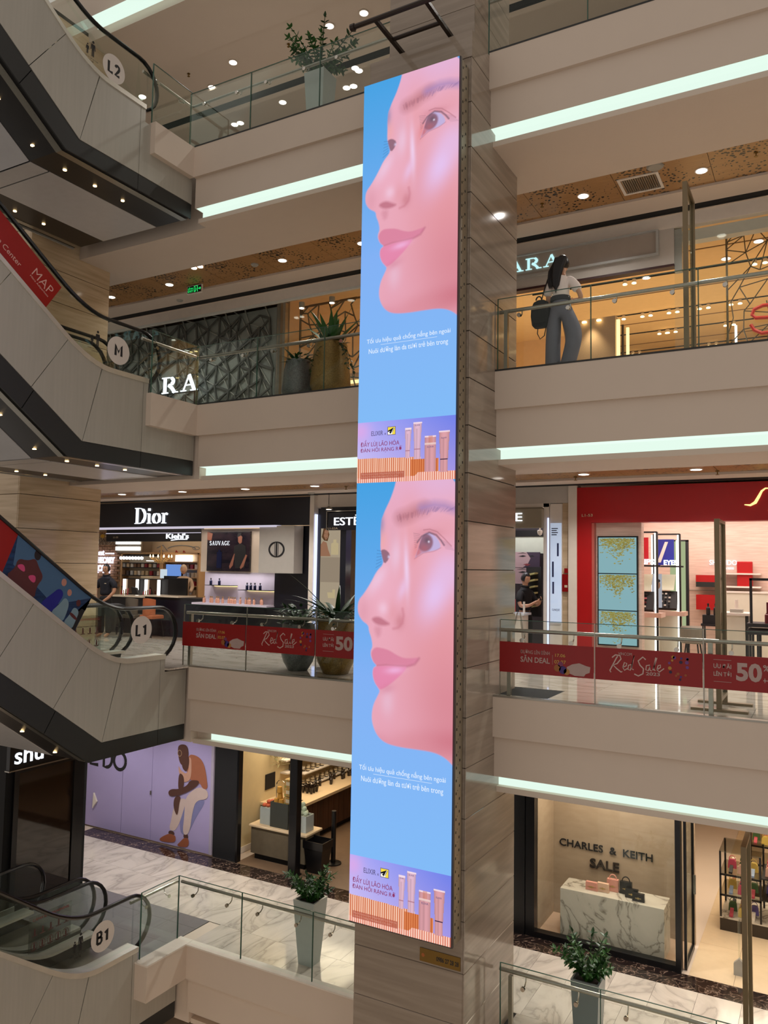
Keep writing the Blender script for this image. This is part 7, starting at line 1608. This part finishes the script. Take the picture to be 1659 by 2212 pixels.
for i, (z, w) in enumerate(((1.26, 'lower'), (1.52, 'upper'))):
    tag(B(-1.95, -1.15, 17.25, 17.58, z + .12, z + .15).build('wall_shelf', M_white, None, (-1.5, 17.4, z)), '%s white wall shelf with a red gift bag, right of the bronze stand' % w, 'shelf')
    tag(MB().cbox(-1.58, -1.30, 17.3, 17.5, z + .15, z + .38, .01).build('gift_bag', M_rs, None, (-1.4, 17.4, z + .15)), 'red gift box with bow on the %s white wall shelf' % w, 'box')
t = thing('red_cabinet', 'red and dark striped wall cabinet left of the bronze stand', 'cabinet', (-2.1, 17.4, .9)); 
for z0, z1, m in ((.92, 1.1, M_rs), (1.1, 1.22, M_rs), (1.38, 1.48, M_band), (1.48, 1.62, M_rs)): B(-2.35, -1.95, 17.3, 17.56, z0, z1).build('front', m, t)
t = thing('display_table', 'black display table with a tall square frame and maroon products at the right edge', 'table', (-.8, 14.3, 0)); x0 = -1.10
B(x0 - .06, .2, 14.2, 14.8, .80, .86).build('top', M_ink, t); B(x0 - .06, .2, 14.2, 14.8, .68, .76).build('lower_top', M_ink, t)
for x in (x0 - .03, x0 + .08, .1):
    for y in (14.22, 14.74): B(x, x + .035, y, y + .035, 0, .68).build('leg', M_ink, t)
B(x0 - .02, x0 + .02, 14.28, 14.32, .86, 1.58).build('frame', M_ink, t); B(x0 - .02, .2, 14.28, 14.32, 1.55, 1.59).build('frame', M_ink, t); B(x0 - .1, .3, 14.4, 14.75, 0.0, .02).build('foot_plate', MATS['ivory_cabinet'], t)
MB().lathe([(.09, 0), (.09, .14), (.07, .15), (.001, .15)], (-.82, 14.4, .86), 16).build('round_box', M_pl[0], t); MB().tube([(-.86, 14.38, 1.0), (-.86, 14.38, 1.2)], .022, 8).build('red_bottle', M_pl[0], t)
for k in range(7): B(-.9 + .09 * k, -.86 + .09 * k, 14.5, 14.55, .86, 1.02 + .02 * (k % 3)).build('product', M_pl[k % 2], t)
t = thing('ceiling_light', 'slanting white tube lights on the red shop ceiling', 'light', (-2, 15, 2.9)); MB().tube([(-2.3, 14.6, 2.93), (-2.0, 15.6, 2.93)], .02, 6).build('tube', M_tube, t); MB().tube([(-2.1, 14.6, 2.93), (-1.8, 15.6, 2.93)], .02, 6).build('tube', M_ink, t)
# ================================================================ PEOPLE
def skin(name, V, Ed, m, parent, org, rz=0., sub=2, rootv=None):
    """V: {key: (x, y, z, r) or (x, y, z, rx, ry)}; grows one continuous surface"""
    keys = list(V); me = bpy.data.meshes.new(name)
    me.from_pydata([V[k][:3] for k in keys], [(keys.index(a), keys.index(c)) for a, c in Ed], [])
    o = bpy.data.objects.new(name, me); COL.objects.link(o)
    sk = o.modifiers.new('skin', 'SKIN'); sk.use_smooth_shade = True; sk.branch_smoothing = .6
    if not me.skin_vertices: 
        bpy.context.view_layer.objects.active = o
    sv = me.skin_vertices[0].data
    for i, k in enumerate(keys):
        r = V[k][3:]; sv[i].radius = (r[0], r[-1]); sv[i].use_root = (k == (rootv or keys[0]))
    ss = o.modifiers.new('sub', 'SUBSURF'); ss.levels = sub; ss.render_levels = sub
    bpy.context.view_layer.update()
    nm = bpy.data.meshes.new_from_object(o.evaluated_get(bpy.context.evaluated_depsgraph_get())); nm.name = name
    bpy.data.objects.remove(o); nm.materials.clear(); nm.materials.append(m)
    for p in nm.polygons: p.use_smooth = True
    q = bpy.data.objects.new(name, nm); COL.objects.link(q); q.parent = parent; q.location = org; q.rotation_euler.z = rz
    return q
def chain(V, pref, pts):
    ks = []
    for i, p in enumerate(pts): V['%s%d' % (pref, i)] = p; ks.append('%s%d' % (pref, i))
    return list(zip(ks[:-1], ks[1:]))
def hand(V, E_, wrist, wk, d, side, up, s=1.):
    """palm and five unequal slightly curled fingers rooted inside it"""
    d = Vector(d).normalized(); side = Vector(side).normalized(); up = Vector(up).normalized(); w = Vector(wrist)
    palm = w + d * .05 * s; V[wk + 'p'] = (*palm, .026 * s, .016 * s); E_.append((wk, wk + 'p')); k2 = wk + 'q'; V[k2] = (*(w + d * .085 * s), .030 * s, .013 * s); E_.append((wk + 'p', k2))
    for i, (o_, l) in enumerate(((-.024, .066), (-.008, .078), (.008, .072), (.023, .055))):
        b = w + d * .09 * s + side * o_ * s; m1 = b + d * l * .5 * s - up * .006; m2 = b + d * l * .9 * s - up * .024
        E_ += [(k2, wk + 'f%d0' % i)] + chain(V, wk + 'f%d' % i, [(*b, .0085 * s), (*m1, .008 * s), (*m2, .0065 * s)])
    b = w + d * .03 * s - side * .03 * s; m1 = b + d * .035 * s - side * .014 * s; m2 = m1 + d * .028 * s
    E_ += [(wk + 'p', wk + 't0')] + chain(V, wk + 't', [(*b, .010 * s), (*m1, .009 * s), (*m2, .007 * s)])
def head(parent, c, R, m, mh, rz, tilt=0., hair='short', glasses=False):
    """face looking along local -y (toward viewer) before rotation rz"""
    mb = MB(); n, k = 28, 20
    def surf(th, ph):   # ph 0 top .. pi bottom, th 0 = front(-y)
        x = math.sin(th) * math.sin(ph); y = -math.cos(th) * math.sin(ph); z = math.cos(ph)
        w = .80 if z > -.1 else .80 - .28 * (-z - .1)
        fx, fy, fz = x * w, y * .95, z * 1.22
        if y < 0:
            fr = max(0, -y) ** 6
            fy -= .20 * math.exp(-(x / .16) ** 2 - ((z + .08) / .17) ** 2)          # nose
            fy += .07 * (math.exp(-((x - .33) / .16) ** 2 - ((z - .08) / .10) ** 2) + math.exp(-((x + .33) / .16) ** 2 - ((z - .08) / .10) ** 2))
            fy -= .05 * math.exp(-(x / .26) ** 2 - ((z + .40) / .08) ** 2)
            fy -= .06 * math.exp(-(x / .25) ** 2 - ((z + .78) / .16) ** 2)           # chin
            fy -= .03 * math.exp(-(x / .5) ** 2 - ((z - .24) / .08) ** 2)
        return fx, fy, fz
    v = []; f = []
    for i in range(k + 1):
        for j in range(n): v.append(surf(2 * PI * j / n, max(.001, PI * i / k)))
    for i in range(k):
        for j in range(n): a = i * n + j; b_ = i * n + (j + 1) % n; f.append((a, b_, b_ + n, a + n))
    M = Matrix.Translation(c) @ Matrix.Rotation(rz, 4, 'Z') @ Matrix.Rotation(tilt, 4, 'X') @ Matrix.Scale(R, 4)
    def put(mb, name, mt):
        q = MB(); q.v = [tuple(M @ Vector(p)) for p in mb.v]; q.f = mb.f; q.sm = True; return q.build(name, mt, parent)
    mb.add(v, f)
    for s in (-1, 1): mb.lathe([(.02, -.2), (.10, -.1), (.13, .05), (.10, .17), (.02, .2)], (s * .80, .08, -.02), 10, .45, 1.)
    put(mb, 'head', m)
    e = MB()
    for s in (-1, 1): e.lathe([(.085 * math.sin(PI * i / 6) + 1e-3, -.06 * math.cos(PI * i / 6)) for i in range(7)], (s * .31, -.80, .08), 10, 1, .6)
    put(e, 'eye', M_white)
    e = MB()
    for s in (-1, 1): e.disc((s * .31, -.868, .08), .045, 'Y', .01, 10); e.box(s * .31 - .15, s * .31 + .15, -.89, -.84, .24, .28)
    put(e, 'pupil_and_brow', mh)
    e = MB(); e.lathe([(.001, -.035), (.17, -.02), (.17, .02), (.001, .035)], (0, -.84, -.42), 12, 1, .5); put(e, 'mouth', mat('lip', (150, 84, 80), .5))
    if glasses:
        g = MB()
        for s in (-1, 1): g.tube([(s * .31 + .18 * math.cos(a), -.94, .07 + .13 * math.sin(a)) for a in [PI * i / 8 for i in range(17)]], .02, 6)
        g.tube([(-.13, -.95, .09), (.13, -.95, .09)], .02, 6); put(g, 'glasses', M_ink)
    hv = []; hf = []
    if hair == 'short': lim = lambda th: 1.02 - .0 if abs(((th + PI) % (2 * PI)) - PI) < .9 else 2.0
    else: lim = lambda th: 1.0 if abs(((th + PI) % (2 * PI)) - PI) < .8 else 2.25
    for i in range(13):
        for j in range(n):
            th = 2 * PI * j / n; ph = max(.001, lim(th) * i / 12); x, y, z = surf(th, ph); g_ = 1.10 if i < 12 else 1.0
            hv.append((x * g_, y * g_ + .02, z * (1.10 if i < 10 else 1.02)))
    for i in range(12):
        for j in range(n): a = i * n + j; b_ = i * n + (j + 1) % n; hf.append((a, b_, b_ + n, a + n))
    h = MB(); h.add(hv, hf); put(h, 'hair', mh); return M
M_skin = mat('skin', (176, 128, 98), .5); M_skinw = mat('skin_fair', (206, 156, 124), .5); M_hair = mat('black_hair', (14, 11, 12), .4)
M_tee = mat('white_tshirt', (240, 228, 220), .8); M_trg = mat('grey_trousers', (112, 112, 124), .8, var=.12); M_polo = mat('navy_black_polo', (16, 18, 30), .8); M_blk = mat('black_cloth', (18, 17, 19), .8)

# woman on the middle balcony, seen from behind
wx, wy, wz = -3.17, 10.62, 4.345
w = thing('person', 'woman seen from behind in a white T-shirt and wide grey trousers', 'person', (wx, wy, wz))
O = (0, 0, 0)
V = {}; E_ = []
V['pel'] = (0, 0, .95, .13, .10)
E_ += chain(V, 's', [(0, 0, 1.08, .115, .085), (.0, .0, 1.22, .13, .09), (.01, 0, 1.34, .13, .085), (.015, 0, 1.40, .07, .065), (.02, 0.01, 1.46, .048, .05), (.03, .02, 1.53, .05, .055)]); E_.append(('pel', 's0'))
for sd, s_ in ((1, 'r'), (-1, 'l')):
    if sd > 0: pts = [(.15, 0, 1.33, .05), (.22, .0, 1.22, .043), (.27, -.01, 1.13, .038), (.29, -.01, 1.06, .036), (.25, .07, 1.06, .032), (.18, .15, 1.09, .026), (.13, .19, 1.11, .02)]
    else: pts = [(-.12, 0, 1.33, .05), (-.17, .02, 1.22, .043), (-.19, .05, 1.08, .036), (-.17, .13, 1.03, .032), (-.08, .21, 1.08, .027), (-.02, .23, 1.11, .02)]
    E_ += chain(V, 'a' + s_, pts); E_.append(('s2', 'a' + s_ + '0')); last = 'a%s%d' % (s_, len(pts) - 1)
    hand(V, E_, V[last][:3], last, (-1 if sd > 0 else 1, .35, .25), (0, 0, 1), (0, 1, 0), .95)
    hx_ = .08 * sd
    lp = [(hx_, 0, .90, .09), (.13 if sd > 0 else -.09, -.02, .48, .055), (.07 if sd > 0 else -.09, .03, .09, .036)]
    E_ += chain(V, 'l' + s_, lp); E_.append(('pel', 'l' + s_ + '0'))
    fx_, fy2 = lp[-1][0], lp[-1][1]; E_ += chain(V, 'f' + s_, [(fx_, fy2 + .06, .045, .036, .03), (fx_ + .02, fy2 + .15, .035, .034, .02)]); E_.append(('l%s2' % s_, 'f' + s_ + '0'))
skin('body', V, E_, M_skinw, w, O, 0, 2, 'pel')
V = {}; E_ = []
V['b'] = (0, 0, 1.24, .155, .115)
E_ += chain(V, 't', [(0, 0, 1.10, .155, .115), (0, 0, 1.03, .16, .12)]); E_.append(('b', 't0'))
E_ += chain(V, 'u', [(.01, 0, 1.34, .145, .10), (.015, 0, 1.41, .075, .07)]); E_.append(('b', 'u0'))
E_ += chain(V, 'r', [(.13, 0, 1.35, .08), (.215, .0, 1.23, .074), (.255, -.005, 1.15, .074)]); E_.append(('u0', 'r0'))
E_ += chain(V, 'l', [(-.12, 0, 1.35, .075), (-.18, .02, 1.22, .07), (-.20, .035, 1.14, .072)]); E_.append(('u0', 'l0'))
skin('tshirt', V, E_, M_tee, w, O, 0, 2, 'b')
V = {'p': (0, 0, .98, .155, .125)}; E_ = chain(V, 'w', [(0, 0, 1.06, .145, .115), (0, 0, 1.12, .135, .108)]); E_.append(('p', 'w0'))
E_ += chain(V, 'r', [(.10, -.01, .86, .125, .12), (.22, -.05, .52, .125, .12), (.15, -.01, .30, .115, .11), (.06, .03, .04, .11, .11)]); E_.append(('p', 'r0'))
E_ += chain(V, 'l', [(-.085, 0, .86, .12, .11), (-.10, -.01, .50, .115, .11), (-.11, .01, .28, .12, .11), (-.11, .03, .04, .13, .12)]); E_.append(('p', 'l0'))
skin('trousers', V, E_, M_trg, w, O, 0, 2, 'p')
bl = MB(); bl.lathe([(.128, 1.04), (.134, 1.05), (.132, 1.10), (.124, 1.11)], (wx, wy, wz), 28, 1.06, .86); bl.sm = True; bl.build('waistband', mat('dark_waistband', (52, 52, 58), .8), w)
head(w, (wx + .03, wy + .02, wz + 1.585), .093, M_skinw, M_hair, PI - .45, -.1, 'long')
h = MB()
for i in range(9):
    x = -.05 + .013 * i; h.tube([(wx + .02 + x * 1.2, wy - .06, wz + 1.64), (wx + .0 + x, wy - .115, wz + 1.50), (wx - .02 + x * .8, wy - .135, wz + 1.36), (wx - .03 + x * .6, wy - .125, wz + 1.24), (wx - .03 + x * .2, wy - .12, wz + 1.13 + .015 * abs(i - 4))], [.03, .034, .028, .02, .004], 8)
for i in range(5):
    x = -.09 + .012 * i; h.tube([(wx - .02 + x * .3, wy - .04, wz + 1.62), (wx - .04 + x, wy - .09, wz + 1.45), (wx - .05 + x, wy - .12, wz + 1.3), (wx - .04 + x * .9, wy - .12, wz + 1.2)], [.03, .02, .012, .003], 7)
h.sm = True; h.build('hair', M_hair, w)
bgk = thing('backpack', 'small black backpack hanging from the woman\'s left shoulder', 'bag', (wx - .28, wy - .02, wz + .75)); mb = MB()
v = []; n = 12
for j, (z, a, c) in enumerate(((.70, .09, .05), (.74, .125, .075), (.86, .14, .085), (.98, .135, .08), (1.06, .10, .06), (1.09, .05, .03))):
    for k_ in range(n): th = 2 * PI * k_ / n; v.append((wx - .27 + a * math.copysign(abs(math.cos(th)) ** .6, math.cos(th)), wy - .03 + c * math.copysign(abs(math.sin(th)) ** .6, math.sin(th)), wz + z))
f = [tuple(range(n))[::-1], tuple(range(5 * n, 6 * n))] + [(j * n + k_, j * n + (k_ + 1) % n, (j + 1) * n + (k_ + 1) % n, (j + 1) * n + k_) for j in range(5) for k_ in range(n)]
mb.add(v, f); mb.sm = True; mb.build('bag_body', M_blk, bgk); B(wx - .36, wx - .18, wy - .125, wy - .10, wz + .75, wz + .90).build('pocket', M_blk, bgk)
s_ = MB().tube([(wx - .25, wy - .06, wz + 1.08), (wx - .22, wy - .06, wz + 1.2), (wx - .165, wy - .05, wz + 1.37), (wx - .13, wy - .02, wz + 1.425), (wx - .12, wy + .06, wz + 1.40)], .008, 6); s_.build('strap', M_blk, bgk)
s_ = MB().tube([(wx - .30 + .04 * math.cos(a), wy - .03, wz + 1.10 + .05 * math.sin(a)) for a in [PI * i / 8 for i in range(9)]], .01, 6); s_.build('handle', M_blk, bgk)
s_ = MB().tube([(wx - .31, wy - .03, wz + .73), (wx - .32, wy - .03, wz + .62), (wx - .28, wy - .03, wz + .54), (wx - .22, wy - .03, wz + .58), (wx - .19, wy - .03, wz + .72)], .007, 6); s_.build('strap', M_blk, bgk)

def standing_man(wx, wy, rz, H, arms, label, top, legs, glasses, skinm, htilt=0.):
    t = thing('person', label, 'person', (wx, wy, 0.)); k = H / 1.72; t.scale = (1, 1, 1)
    def sc(P): return tuple(a * k for a in P)
    V = {'pel': sc((0, 0, .95, .13, .10))}; E_ = []
    E_ += chain(V, 's', [sc(p) for p in [(0, 0, 1.08, .12, .09), (0, 0, 1.24, .12, .08), (0, 0, 1.36, .12, .07), (0, 0, 1.44, .06, .06), (0, 0, 1.50, .055, .055), (0, -.01, 1.56, .055, .06)]]); E_.append(('pel', 's0'))
    for sd, s_ in ((1, 'r'), (-1, 'l')):
        pts = [sc(p) for p in arms[s_]]; E_ += chain(V, 'a' + s_, pts); E_.append(('s2', 'a' + s_ + '0')); last = 'a%s%d' % (s_, len(pts) - 1)
        hand(V, E_, V[last][:3], last, *arms['h' + s_], .95)
        lp = [sc(p) for p in [(.09 * sd, 0, .90, .09), (.10 * sd, -.01, .5, .06), (.10 * sd, .02, .09, .04)]]; E_ += chain(V, 'l' + s_, lp); E_.append(('pel', 'l' + s_ + '0'))
        E_ += chain(V, 'f' + s_, [(lp[-1][0], -.05, .045, .038, .03), (lp[-1][0] + .01 * sd, -.15, .035, .036, .022)]); E_.append(('l%s2' % s_, 'f' + s_ + '0'))
    skin('body', V, E_, skinm, t, O, rz, 2, 'pel')
    V = {'b': sc((0, 0, 1.24, .175, .13))}; E_ = chain(V, 't', [sc((0, 0, 1.08, .155, .115)), sc((0, 0, .96, .155, .12))]); E_.append(('b', 't0'))
    E_ += chain(V, 'u', [sc((0, 0, 1.36, .175, .115)), sc((0, 0, 1.42, .13, .10)), sc((0, 0, 1.475, .088, .085))]); E_.append(('b', 'u0'))
    for s_ in 'rl': a = arms[s_]; m = [(a[0][0] * .92, a[0][1], a[0][2] + .0, .095)] + [(*a[1][:3], .074), (*[a[1][i] * .45 + a[2][i] * .55 for i in range(3)], .062)]; E_ += chain(V, s_, [sc(p) for p in m]); E_.append(('u0', s_ + '0'))
    skin('polo_shirt', V, E_, top, t, O, rz, 2, 'b')
    V = {'p': sc((0, 0, .95, .15, .12))}; E_ = chain(V, 'w', [sc((0, 0, 1.03, .14, .11))]); E_.append(('p', 'w0'))
    for sd, s_ in ((1, 'r'), (-1, 'l')): E_ += chain(V, s_, [sc(p) for p in [(.09 * sd, 0, .86, .105, .10), (.10 * sd, 0, .5, .085, .085), (.10 * sd, .02, .07, .075, .08)]]); E_.append(('p', s_ + '0'))
    skin('trousers', V, E_, legs, t, O, rz, 2, 'p')
    d = Matrix.Rotation(rz, 3, 'Z') @ Vector((0, -.015, 0))
    head(t, (wx + d.x, wy + d.y, (1.615) * k), .098 * k, skinm, M_hair, rz, htilt, 'short', glasses)
    col_ = MB(); c = Matrix.Rotation(rz, 3, 'Z'); col_.tube([tuple(Vector((wx, wy, 1.475 * k)) + c @ Vector((.075 * math.cos(a), .07 * math.sin(a), -.012 * math.sin(a) * -1))) for a in [2 * PI * i / 16 for i in range(17)]], .016, 6); col_.build('collar', top, t)
    return t
A1 = {'r': [(.15, 0, 1.36, .04), (.24, .0, 1.22, .045), (.25, -.04, 1.08, .042), (.17, -.14, .94, .034), (.06, -.20, .85, .026)], 'l': [(-.15, 0, 1.36, .04), (-.24, .0, 1.22, .045), (-.25, -.04, 1.08, .042), (-.17, -.14, .94, .034), (-.05, -.215, .86, .026)],
      'hr': ((-.8, -.1, -.6), (.5, 0, -.6), (0, -1, 0)), 'hl': ((.8, -.1, -.6), (-.5, 0, -.6), (0, -1, 0))}
m1 = standing_man(-14.32, 12.78, .25, 1.63, A1, 'man in navy polo and glasses with hands clasped by the brick wall', M_polo, M_blk, True, M_skin)
B(-14.22, -14.18, 12.64, 12.655, 1.20, 1.215).build('chest_badge', M_cap_, m1)
A2 = {'r': [(.15, 0, 1.36, .04), (.21, -.05, 1.22, .045), (.20, -.12, 1.10, .042), (.12, -.26, 1.14, .034), (.06, -.34, 1.20, .026)], 'l': [(-.15, 0, 1.36, .04), (-.21, -.03, 1.22, .045), (-.22, -.09, 1.08, .042), (-.14, -.24, 1.10, .034), (-.06, -.33, 1.17, .026)],
      'hr': ((-.5, -.6, .5), (0, .3, .8), (0, 0, 1)), 'hl': ((.5, -.6, .5), (0, .3, .8), (0, 0, 1))}
m2 = standing_man(-4.86, 14.08, 1.15, 1.60, A2, 'man in a black polo looking down at his phone beside the column', M_blk, M_blk, False, M_skinw, .25)
d = Matrix.Rotation(1.15, 3, 'Z') @ Vector((0, -.40, 1.17)); ph_ = thing('phone', 'small dark phone held by the man in the black polo', 'phone', (-4.86 + d.x, 14.08 + d.y, d.z)); B(-4.86 + d.x - .04, -4.86 + d.x + .04, 14.08 + d.y - .005, 14.08 + d.y + .005, d.z - .05, d.z + .06).build('case', M_ink, ph_)
wm = thing('person', 'customer with a beige headscarf seen small near the chandelier', 'person', (-13.55, 14.45, 0)); k_ = 1
V = {'p': (0, 0, .9, .16, .12)}; E_ = chain(V, 's', [(0, 0, 1.15, .15, .11), (0, 0, 1.32, .15, .10), (0, 0, 1.42, .07, .07)]); E_.append(('p', 's0'))
for sd, s_ in ((1, 'r'), (-1, 'l')):
    E_ += chain(V, 'a' + s_, [(.17 * sd, 0, 1.30, .055), (.22 * sd, -.02, 1.12, .05), (.18 * sd, -.14, 1.0, .04)]); E_.append(('s1', 'a' + s_ + '0')); E_ += chain(V, 'l' + s_, [(.08 * sd, 0, .8, .09), (.09 * sd, 0, .4, .07), (.09 * sd, 0, .04, .06)]); E_.append(('p', 'l' + s_ + '0'))
skin('clothes', V, E_, mat('beige_tunic', (190, 160, 130), .8), wm, O, .6, 2, 'p'); head(wm, (-13.55, 14.44, 1.54), .095, M_skinw, mat('beige_scarf', (206, 180, 150), .8), .6, .15, 'long')

# tidy helper properties
for o in list(S.objects):
    for kx in ('_w', '_z'):
        if kx in o.keys(): del o[kx]
